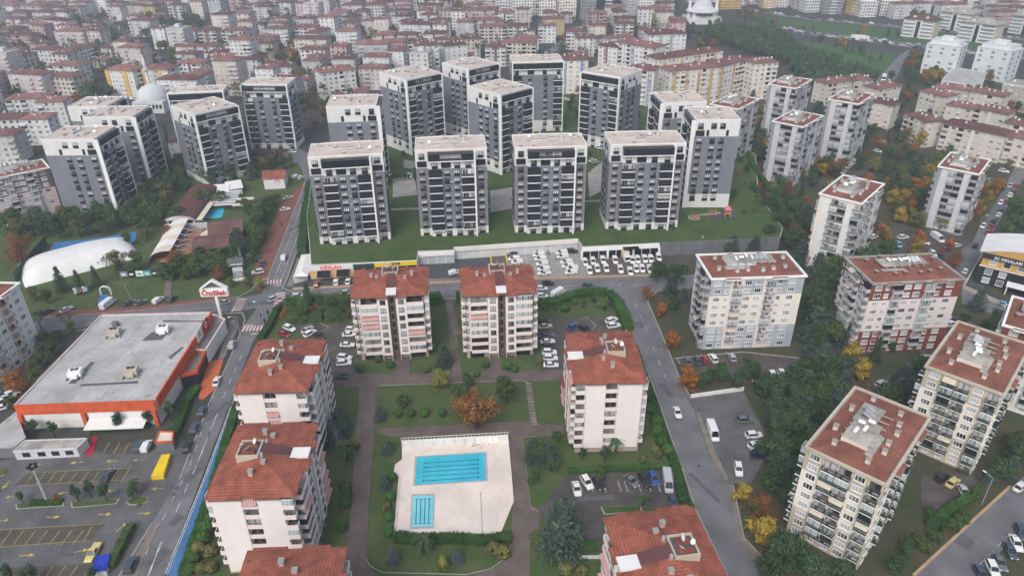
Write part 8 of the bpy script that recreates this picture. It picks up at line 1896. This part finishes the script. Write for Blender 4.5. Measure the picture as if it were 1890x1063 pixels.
CARS = {'sedan': (*car_meshes(4.5, 1.8, SED, (-.40, -.25, .06, .21, 1.43, .93)), 4.5, 1.8), 'hatch': (*car_meshes(4.1, 1.76, HAT, (-.485, -.38, .08, .25, 1.48, .95)), 4.1, 1.76),
        'suv': (*car_meshes(4.5, 1.86, [(x, z + .14, k) for x, z, k in HAT], (-.48, -.39, .08, .23, 1.68, 1.08)), 4.5, 1.86),
        'van': (*car_meshes(4.5, 1.85, ((-.5, 1.2, .92), (-.49, 1.72, .95), (-.2, 1.80, .96), (.02, 1.78, .96), (.06, 1.1, 1.0), (.27, 1.05, .99), (.44, .92, .95), (.5, .6, .86)), (-.04, -.02, .09, .27, 1.74, 1.05)), 4.5, 1.85),
        'minibus': (*car_meshes(6.8, 2.05, ((-.5, 1.3, .92), (-.495, 2.3, .95), (-.4, 2.5, .97), (.24, 2.48, .97), (.3, 1.25, 1.0), (.42, 1.15, .98), (.485, .95, .94), (.5, .6, .88)), (.18, .2, .28, .40, 2.40, 1.2)), 6.8, 2.05),
        'pickup': (*car_meshes(5.0, 1.8, ((-.5, .95, .95), (-.49, 1.0, 1.0), (-.1, 1.0, 1.0), (.16, .98, 1.0), (.25, .95, 1.0), (.42, .86, .96), (.485, .7, .9), (.5, .55, .85)), (-.12, -.08, .08, .22, 1.6, .96)), 5.0, 1.8)}
def mk_simple(kind):
    b, g, L, Wd = CARS[kind]; q = MB()
    for me in (b, g):
        for p in me.polygons: q.face([me.vertices[i].co for i in p.vertices], me.materials[p.material_index].name)
    for sx in (-.31, .31):
        for s in (-1, 1): q.tube((L * sx, s * (Wd / 2 - .12), .32), (L * sx, s * (Wd / 2 + .02), .32), .32, 'tyre', n=8)
    return q.mesh(kind)
SIMPLE = {k: mk_simple(k) for k in CARS}
NAMES = {'sedan': ('sedan_car', 'saloon car', 'car'), 'hatch': ('hatchback_car', 'hatchback', 'car'), 'suv': ('off_roader', 'off-roader', 'car'), 'van': ('delivery_van', 'delivery van', 'van'), 'minibus': ('minibus', 'minibus', 'minibus'), 'pickup': ('pickup_truck', 'pickup', 'pickup')}
DUP = {}
def vehicle(kind, col, x, y, rz, place, detail=True, z=0.13):
    b, g, L, Wd = CARS[kind]; nm, ph, cat = NAMES[kind]
    lb = '%s %s %s' % ({'darkblue': 'slate blue', 'lightblue': 'light blue'}.get(col, col), ph, place)
    o = obj(nm, b if detail else SIMPLE[kind], None, (x, y, z), rz)
    o.material_slots[0].link = 'OBJECT'; o.material_slots[0].material = MAT['paint_car_' + col]
    tag(o, lb, cat, 'vehicles ' + place)
    if detail:
        obj('window_glass', g, o)
        for sx in (-.31, .31):
            for s in (-1, 1): obj('wheel', WH, o, (L * sx, s * (Wd / 2 - .08), .33))
        for s in (-1, 1): obj('headlight', LAMP, o, (L * .485, s * Wd * .33, .66)); obj('tail_light', TAIL, o, (-L * .49, s * Wd * .38, .78))
        if kind in ('minibus',):
            q = MB()
            for s in (-1, 1): q.box(-L * .44, L * .2, s * Wd * .475 - .02, s * Wd * .475 + .02 , 1.35, 2.05, 'car_glass')
            q.build('side_window', o)
    return o
def vehicles(lst, place, detail=True, z=0.13):
    for e in lst: vehicle(*e, place, detail, z)
vehicles([('sedan','darkblue',-97.9,129.5,88), ('suv','darkblue',-94.9,139.8,94), ('van','white',-93.0,139.8,95), ('pickup','yellow',-89.9,106.5,-88),
    ], 'in the shopping centre car park')
vehicles([('suv','darkblue',-84.0,153.4,97), ('suv','darkblue',-83.4,146.5,98), ('suv','black',-82.5,139.4,98), ('suv','darkblue',-80.3,103.2,95),
    ('suv','silver',-86.7,185.5,98), ('sedan','white',-84.8,166.9,98), ], 'parked along the main road kerb')
vehicles([('sedan','silver',-100.9,304.1,37), ('sedan','white',-98.8,291.1,24), ('sedan','darkblue',-93.7,240.4,112), ('suv','white',-93.1,233.0,-159),
    ('van','white',-104.1,330.9,65), ('hatch','white',-101.3,329.4,65), ], 'parked on the brick pavement')
vehicles([('van','white',-86.8,244.7,98), ('suv','silver',-81.6,213.6,45), ('sedan','silver',-98.1,211.0,-150), ('hatch','white',-73.9,215.3,9),
    ('suv','silver',-57.2,217.3,28), ('hatch','white',-71.8,212.4,19), ], 'driving through the crossing')
vehicles([('sedan','silver',-149.5,207.4,63), ('minibus','white',-137.1,210.8,80), ('sedan','darkblue',-130.4,211.4,55), ('sedan','grey',-126.5,211.7,54),
    ('van','white',-121.1,213.1,74), ('suv','darkblue',-116.8,213.8,84), ('sedan','black',-155.1,206.1,64), ], 'parked below the roadside lawn')
vehicles([('hatch','red',-69.2,223.3,93), ('suv','white',-62.7,224.8,99), ('sedan','white',-58.6,225.5,95), ('van','white',-20.9,231.5,36),
    ], 'parked before the shops')
vehicles([('suv','black',12.7,222.4,9), ('hatch','white',10.4,219.3,-1), ('suv','darkblue',27.0,220.6,-20), ('minibus','white',16.1,215.8,47),
    ('hatch','white',10.4,214.1,-1), ], 'driving along the cross street')
vehicles([('van','white',0.1,249.7,-170), ('suv','grey',0.1,246.0,-170), ('van','white',0.7,241.9,-171), ('van','white',1.9,239.2,-171),
    ('van','white',10.0,250.9,-170), ('van','white',10.1,248.1,-170), ('van','white',10.2,244.9,-171), ('van','white',10.7,241.7,-171),
    ('van','white',11.2,237.7,-171), ('van','white',11.6,233.4,-171), ('pickup','white',11.7,230.5,-171), ('van','white',15.3,250.8,87),
    ('van','white',19.0,246.6,-171), ('van','white',19.2,243.4,-171), ('van','white',20.3,238.9,-171), ('van','white',20.7,235.9,-171),
    ('van','white',22.1,233.7,-171), ('van','white',21.5,230.8,-171), ('suv','grey',22.7,249.8,-1), ('suv','black',23.2,247.9,-1),
    ], 'in the dealer yard')
vehicles([('van','white',27.3,238.3,-86), ('van','white',30.3,239.2,-87), ('van','white',34.2,240.0,-88), ('van','white',38.7,239.9,-89),
    ('van','white',45.1,239.8,-90), ('van','white',47.2,240.2,-90), ('van','white',49.9,240.6,-91), ('van','white',52.2,240.6,-91),
    ('van','white',55.4,241.9,-92), ('van','white',28.3,231.9,-87), ('van','white',31.3,233.5,-87), ('van','white',34.6,233.5,-88),
    ('van','white',39.7,232.6,-89), ('van','white',43.0,230.8,-89), ('van','white',45.5,232.9,-90), ('van','white',47.7,232.9,-90),
    ('van','white',50.4,232.4,-91), ], 'in rows before the garage front')
vehicles([('suv','white',-71.3,194.6,-32), ('hatch','red',-72.0,191.1,-26), ('sedan','silver',-65.4,193.9,60), ('suv','white',-64.0,191.6,53),
    ('sedan','black',-60.7,190.3,-32), ('hatch','white',-51.2,193.7,-1), ('sedan','white',-51.4,190.8,8), ('sedan','white',-50.9,185.0,-1),
    ('suv','white',-50.4,178.1,-9), ('suv','white',-50.0,175.3,8), ('sedan','black',-49.2,168.8,-1), ], 'in the residents car park beside the crossing')
vehicles([('hatch','blue',19.3,194.6,55), ('suv','black',23.1,192.6,-46), ('suv','white',32.2,198.0,32), ('suv','white',32.5,194.7,16),
    ('sedan','navy',10.1,197.3,8), ('sedan','cream',10.5,194.7,16), ('sedan','darkblue',10.6,189.3,8), ('sedan','white',10.9,186.0,8),
    ('suv','black',11.1,183.0,-1), ('suv','white',11.2,180.1,-1), ('suv','white',11.3,177.0,-1), ('sedan','white',11.3,173.6,-1),
    ], 'in the residents car park beside the curved hedge')
vehicles([('sedan','white',14.8,123.9,-84), ('suv','white',17.4,125.9,-70), ('sedan','black',20.2,125.7,-74), ('sedan','grey',28.0,126.3,-60),
    ('suv','black',31.2,126.5,-71), ('suv','blue',33.4,127.0,-81), ('minibus','silver',36.5,125.9,-94), ('sedan','darkblue',36.7,119.6,-86),
    ], 'in the lower car park')
vehicles([('sedan','white',44.0,151.4,-88), ], 'driving down the side road')
vehicles([('minibus','white',51.5,143.5,-90), ('suv','grey',61.2,148.1,6), ('suv','white',61.8,142.1,6), ('suv','white',61.3,138.4,18),
    ('suv','navy',60.9,134.5,-1), ('suv','white',54.4,129.9,-99), ], 'in the roadside car park')
vehicles([('sedan','grey',51.9,175.0,92), ('sedan','darkblue',54.8,175.3,92), ('hatch','red',57.2,175.8,91), ('suv','white',59.7,176.3,98),
    ('hatch','silver',65.5,176.8,93), ('suv','white',74.7,167.2,-90), ('suv','white',77.5,167.7,-90), ('sedan','black',81.9,168.7,-66),
    ('hatch','white',70.2,165.0,-26), ('hatch','white',89.1,178.5,-23), ], 'before the blue grey block')
vehicles([('sedan','silver',123.0,175.8,19), ('suv','white',140.4,194.1,20), ('hatch','white',141.1,197.1,28), ('hatch','silver',103.9,163.5,35),
    ('suv','black',102.0,126.8,35), ('sedan','yellow',103.6,125.0,36), ('sedan','silver',104.6,122.1,-100), ('hatch','black',143.2,196.7,28),
    ], 'in the drives of the beige and maroon blocks')
vehicles([('sedan','white',118.6,123.5,34), ('sedan','white',107.6,107.1,-102), ('sedan','darkblue',105.2,105.1,-101), ('sedan','grey',101.2,102.2,-100),
    ('suv','white',98.7,100.5,-100), ('hatch','darkblue',95.7,99.4,-94), ('suv','darkblue',110.5,109.9,-103), ], 'along the lower road')
vehicles([('sedan','black',179.8,250.4,49), ('hatch','white',164.4,229.7,48), ('hatch','lightblue',164.5,205.9,-35), ('sedan','red',191.7,262.0,38),
    ('sedan','red',196.4,268.1,43), ('suv','navy',200.7,273.5,46), ('hatch','grey',202.6,275.6,46), ('hatch','white',206.0,279.5,46),
    ('suv','black',209.1,283.4,46), ('sedan','red',217.4,293.4,47), ('hatch','white',214.3,292.2,-133), ('suv','white',223.7,300.8,48),
    ('suv','black',227.3,304.6,48), ('hatch','silver',230.2,311.8,-132), ('sedan','red',233.2,311.8,48), ('hatch','white',192.9,268.2,-133),
    ], 'queueing on the school road', False)
vehicles([('minibus','white',168.2,256.9,-84), ('sedan','red',166.4,247.3,23), ('suv','white',159.5,243.3,-98), ('hatch','navy',161.5,241.9,-98),
    ('suv','white',155.3,258.1,13), ('hatch','lightblue',150.4,251.3,-102), ('hatch','white',161.2,253.1,-32), ('suv','white',144.0,258.8,33),
    ('hatch','red',148.9,264.3,-103), ('hatch','white',172.3,250.5,21), ('sedan','navy',150.8,271.1,-102), ], 'in the courtyard lane behind the maroon block', False)
vehicles([('suv','white',166.7,344.0,29), ('hatch','white',161.2,331.1,47), ('hatch','silver',163.7,334.8,47), ('hatch','white',166.6,338.5,47),
    ('hatch','white',169.5,341.6,47), ('hatch','silver',172.4,344.7,47), ('hatch','grey',175.1,348.7,47), ('hatch','white',173.1,347.1,47),
    ('suv','silver',114.3,322.6,-59), ('hatch','white',201.4,375.7,37), ('hatch','white',200.2,377.6,37), ('hatch','red',203.2,378.5,37),
    ('hatch','white',135.1,378.3,-80), ('hatch','silver',138.2,381.9,-81), ('hatch','white',139.4,393.5,-81), ('hatch','white',191.4,361.7,-50),
    ('hatch','white',175.6,319.9,-46), ('hatch','blue',178.1,307.6,-109), ('hatch','white',228.5,370.5,-104), ('hatch','grey',230.1,368.7,-104),
    ('hatch','white',232.0,366.9,-105), ('hatch','white',233.6,365.0,-105), ('hatch','silver',220.2,355.1,33), ('suv','white',238.8,330.9,-42),
    ('hatch','white',223.9,318.2,-106), ('hatch','white',221.8,315.4,-106), ('hatch','grey',241.9,353.7,-27), ('hatch','red',227.5,374.2,-101),
    ('hatch','grey',226.6,377.0,-101), ('hatch','red',209.6,399.8,-49), ('hatch','grey',210.7,396.7,-49), ], 'parked below the pale grey striped towers', False)
vehicles([('hatch','white',-45.6,319.7,-78), ('hatch','grey',-48.6,319.7,-77), ('hatch','white',-57.2,320.6,-76), ('hatch','white',-47.4,317.6,-77),
    ('sedan','white',45.1,355.7,-34), ('sedan','white',39.9,336.7,30), ('hatch','white',1.4,289.2,-41), ('hatch','silver',41.0,334.4,30),
    ('hatch','white',34.9,449.6,-39), ], 'inside the grey tower courtyard', False, 5.07)
vehicles([('hatch','white',-164.5,332.9,18), ('suv','red',-163.4,338.9,39), ('suv','white',-163.0,334.4,-1), ('hatch','white',-143.0,382.2,72),
    ('hatch','white',-293.9,479.8,-20), ('van','white',-249.5,477.2,-2), ('van','white',-286.9,487.9,-2), ('suv','silver',-308.6,440.9,61),
    ('hatch','white',-141.0,158.5,37), ('hatch','silver',-140.5,160.2,38), ('hatch','black',-139.2,157.3,37), ('hatch','white',-140.5,161.9,38),
    ('hatch','white',-139.3,155.7,37), ('hatch','grey',-143.1,161.4,38), ('hatch','white',-115.6,368.0,-20), ], 'parked at the back of the houses', False)
# highway queue, cars along the frontage road, town streets
rv = random.Random(9)
def along(pts, n, place, kinds=('hatch', 'suv', 'sedan', 'van'), jit=3.0, rev=False):
    for k in range(n):
        t = (k + rv.random() * .6) / n * (len(pts) - 1); i = min(int(t), len(pts) - 2); a, b_ = pts[i], pts[i + 1]; p = lerp(a, b_, t - i); d = math.degrees(math.atan2(b_[1] - a[1], b_[0] - a[0]))
        n_ = (-math.sin(R(d)), math.cos(R(d))); j = rv.choice((-jit, 0, jit)) + rv.uniform(-.4, .4)
        vehicle(rv.choice(kinds), rv.choices(('white', 'silver', 'grey', 'black', 'red', 'blue'), (8, 4, 4, 3, 1, 1))[0], p[0] + n_[0] * j, p[1] + n_[1] * j, d + (180 if rev else 0), place, False)
along([(255.96, 713.67), (269.43, 693.7), (313.12, 655.94), (346.28, 619.75), (402.61, 578.11)], 58, 'in the highway queue', jit=3.2)
along([(258.74, 722.17), (273.25, 704.5), (318.41, 668.17), (351.83, 630.78), (379.81, 605.48)], 14, 'on the far carriageway of the highway', jit=2.0, rev=True)
along([(257.99, 827.5), (298.66, 776.31), (349.07, 739.05), (402.31, 699.07), (450.69, 655.39)], 34, 'along the road beyond the meadow', jit=3.0)
along([(-226.92, 500.35), (-273.76, 586.22), (-351.42, 700.38), (-435.87, 810.12)], 26, 'on the old town street', jit=2.6)
along([(20.97, 568.47), (34.64, 622.58), (57.28, 699.78), (81.69, 779.63)], 18, 'on the sloping old street', jit=2.4)
along([(-43.9, 623.3), (-19.35, 640.34), (20.15, 638.84)], 14, 'on the paved court of the old town', jit=4.0)
p = (310.51, 660.97); tr = tag(empty('lorry', p[0], p[1], 0.07, -18), 'long white lorry on the highway', 'lorry'); mb = MB(); mb.box(-9, 3.2, -1.3, 1.3, 1.1, 4.0, 'wall_offwhite'); mb.build('trailer', tr); mb = MB(); mb.box(3.5, 5.8, -1.2, 1.2, .6, 3.2, 'bus_white'); mb.box(5.75, 5.85, -1.1, 1.1, 1.8, 2.9, 'car_glass'); mb.build('cab', tr)
for sx in (-7.5, -6.2, 0, 4.6):
    for s in (-1, 1): obj('wheel', WH, tr, (sx, s * 1.1, .5), 0, 1.5)
p = (42.72, 242.54); tr = tag(empty('box_truck', p[0], p[1], 0.07, -82), 'box truck with tan body among the white vans', 'truck'); mb = MB(); mb.box(-4.6, 1.6, -1.2, 1.2, .9, 3.5, 'fabric_cream'); mb.build('box_body', tr); mb = MB(); mb.box(1.8, 3.6, -1.05, 1.05, .5, 2.5, 'bus_white'); mb.box(3.55, 3.65, -.95, .95, 1.4, 2.3, 'car_glass'); mb.build('cab', tr)
for sx in (-3.2, 2.7):
    for s in (-1, 1): obj('wheel', WH, tr, (sx, s * 1.0, .42), 0, 1.25)
p = (265.08, 517.25); tr = tag(empty('city_bus', p[0], p[1], 0.07, -118), 'white bus with lit headlights coming down the hill road', 'bus'); mb = MB(); mb.box(-5, 5, -1.25, 1.25, .4, 3.0, 'bus_white'); mb.build('body', tr); mb = MB(); mb.box(-4.6, 4.6, -1.27, 1.27, 1.3, 2.4, 'car_glass'); mb.box(5.0, 5.03, -1.1, 1.1, 1.1, 2.6, 'car_glass'); mb.build('window_band', tr)
for s in (-.8, .8): mb = MB(); mb.box(5.0, 5.1, s - .2, s + .2, .6, 1.0, 'lamp_lit'); mb.build('headlight', tr)
for sx in (-3.2, 3.2):
    for s in (-1, 1): obj('wheel', WH, tr, (sx, s * 1.1, .48), 0, 1.4)

# ---------------------------------------------------------------- lamps and people
p = (-108.4, 121.9); root = tag(empty('light_mast', p[0], p[1]), 'tall tapering steel light mast in the shopping centre car park', 'lamp post'); mb = MB(); mb.tube((0, 0, 0), (0, 0, 11), .42, 'galvanised', .18, 10); mb.build('mast', root)
for k in range(5): a_ = k * 1.257; mb = MB(); mb.box(-.3, .3, -.25, .25, 10.6, 11.2, 'black_metal'); mb.tube((0, 0, 10.8), (-math.cos(a_) * .7, -math.sin(a_) * .7, 10.8), .05, 'grey_metal'); o = mb.build('floodlight', root); o.location = (math.cos(a_) * .8, math.sin(a_) * .8, 0)
def street_lamp(x, y, rz, lb, h=8.0, z=0.0):
    root = tag(empty('street_lamp', x, y, z, rz), lb, 'lamp post', 'street lamps'); mb = MB(); mb.tube((0, 0, 0), (0, 0, h), .1, 'galvanised', .06, 6); mb.build('post', root); mb = MB(); mb.tube((0, 0, h), (1.8, 0, h + .4), .05, 'galvanised'); mb.build('arm', root); mb = MB(); mb.box(1.6, 2.4, -.16, .16, h + .36, h + .5, 'white_trim'); mb.build('lamp_head', root)
for p, rz, lb in (((-85.39, 189.89), 200, 'street lamp beside the silver car at the main road'), ((-80.56, 197.75), 160, 'street lamp at the crossing hedge'), ((107.18, 118.86), 120, 'street lamp by the lower road'), ((186.42, 261.01), 20, 'street lamp beside the school road bushes'), ((71.53, 245.68), 270, 'street lamp below the playground fence'), ((229.03, 700.83), 0, 'tall highway lamp beside the wood'), ((328.4, 691.26), 0, 'tall highway lamp beside the lorry')):
    street_lamp(p[0], p[1], rz, lb, 14 if 'highway' in lb else 8)
for k, p in enumerate(((-79.28, 195.79), (-81.3, 199.08), (-79.75, 201.05))):
    root = tag(empty('traffic_signal', p[0], p[1]), ('traffic signal on the kerb by the cycle lane', 'traffic signal at the end of the zebra crossing', 'traffic signal beside the corner hedge')[k], 'traffic light'); mb = MB(); mb.tube((0, 0, 0), (0, 0, 3.2), .08, 'black_metal'); mb.build('post', root); mb = MB(); mb.box(-.22, .22, -.18, .18, 2.5, 3.6, 'black_metal'); mb.build('signal_head', root)
def person(x, y, rz, lb, cloth, z=0.1, stride=0.18):
    V = [(0, 0, .95), (0, 0, 1.2), (0, 0, 1.42), (0, 0, 1.52), (0, .02, 1.66), (.10, 0, .9), (.11, stride, .5), (.11, stride * .6, .06), (.11, stride * .6 + .16, .03), (-.10, 0, .9), (-.11, -stride * .4, .5), (-.11, -stride, .07), (-.11, -stride + .15, .03), (.2, 0, 1.4), (.25, -.1, 1.13), (.25, .02, .88), (-.2, 0, 1.4), (-.25, .1, 1.13), (-.25, .18, .9)]
    E_ = [(0, 1), (1, 2), (2, 3), (3, 4), (0, 5), (5, 6), (6, 7), (7, 8), (0, 9), (9, 10), (10, 11), (11, 12), (2, 13), (13, 14), (14, 15), (2, 16), (16, 17), (17, 18)]
    rad = [.15, .16, .15, .055, .10, .095, .075, .05, .045, .095, .075, .05, .045, .065, .05, .035, .065, .05, .035]
    me = bpy.data.meshes.new('person'); me.from_pydata(V, E_, []); me.materials.append(MAT[cloth])
    o = obj('person', me, None, (x, y, z), rz); md = o.modifiers.new('skin', 'SKIN'); o.modifiers.new('sub', 'SUBSURF').levels = 1
    for i, r_ in enumerate(rad): me.skin_vertices[0].data[i].radius = (r_, r_)
    me.skin_vertices[0].data[0].use_root = True
    tag(o, lb, 'person')
    mb = MB(); mb.lathe([(0.0, 1.80), (.07, 1.79), (.105, 1.73), (.10, 1.66), (.075, 1.60)], 0, .0, 'hair', 8); mb.build('hair', o)
for p, rz, lb, cl_ in (((-95.82, 274.5), 20, 'person in dark clothes walking on the brick pavement', 'cloth_dark'), ((-97.63, 271.33), 200, 'person in dark blue walking near the pavement wall', 'cloth_blue'), ((13.81, 246.66), 40, 'person in black standing between the dealer vans', 'cloth_dark'), ((14.38, 245.74), 250, 'person in dark red standing between the dealer vans', 'cloth_red'), ((16.61, 241.2), 120, 'person in blue beside the third row of dealer vans', 'cloth_blue')):
    person(p[0], p[1], rz, lb, cl_)

# ---------------------------------------------------------------- haze
hz = MB(); hz.box(-1400, 1400, -60, 1700, -1.0, 132.0, 'wall_white')
ho = hz.build('haze'); ho.data.materials.clear()
hm_ = bpy.data.materials.new('haze'); hm_.use_nodes = True; nt = hm_.node_tree; nt.nodes.clear()
pv_ = nt.nodes.new('ShaderNodeVolumePrincipled'); pv_.inputs['Color'].default_value = (0.80, 0.88, 1.0, 1); pv_.inputs['Density'].default_value = 0.0004; pv_.inputs['Anisotropy'].default_value = 0.2
om_ = nt.nodes.new('ShaderNodeOutputMaterial'); nt.links.new(pv_.outputs[0], om_.inputs['Volume'])
ho.data.materials.append(hm_); tag(ho, kind='stuff', label='thin pale haze over the whole district', cat='haze')
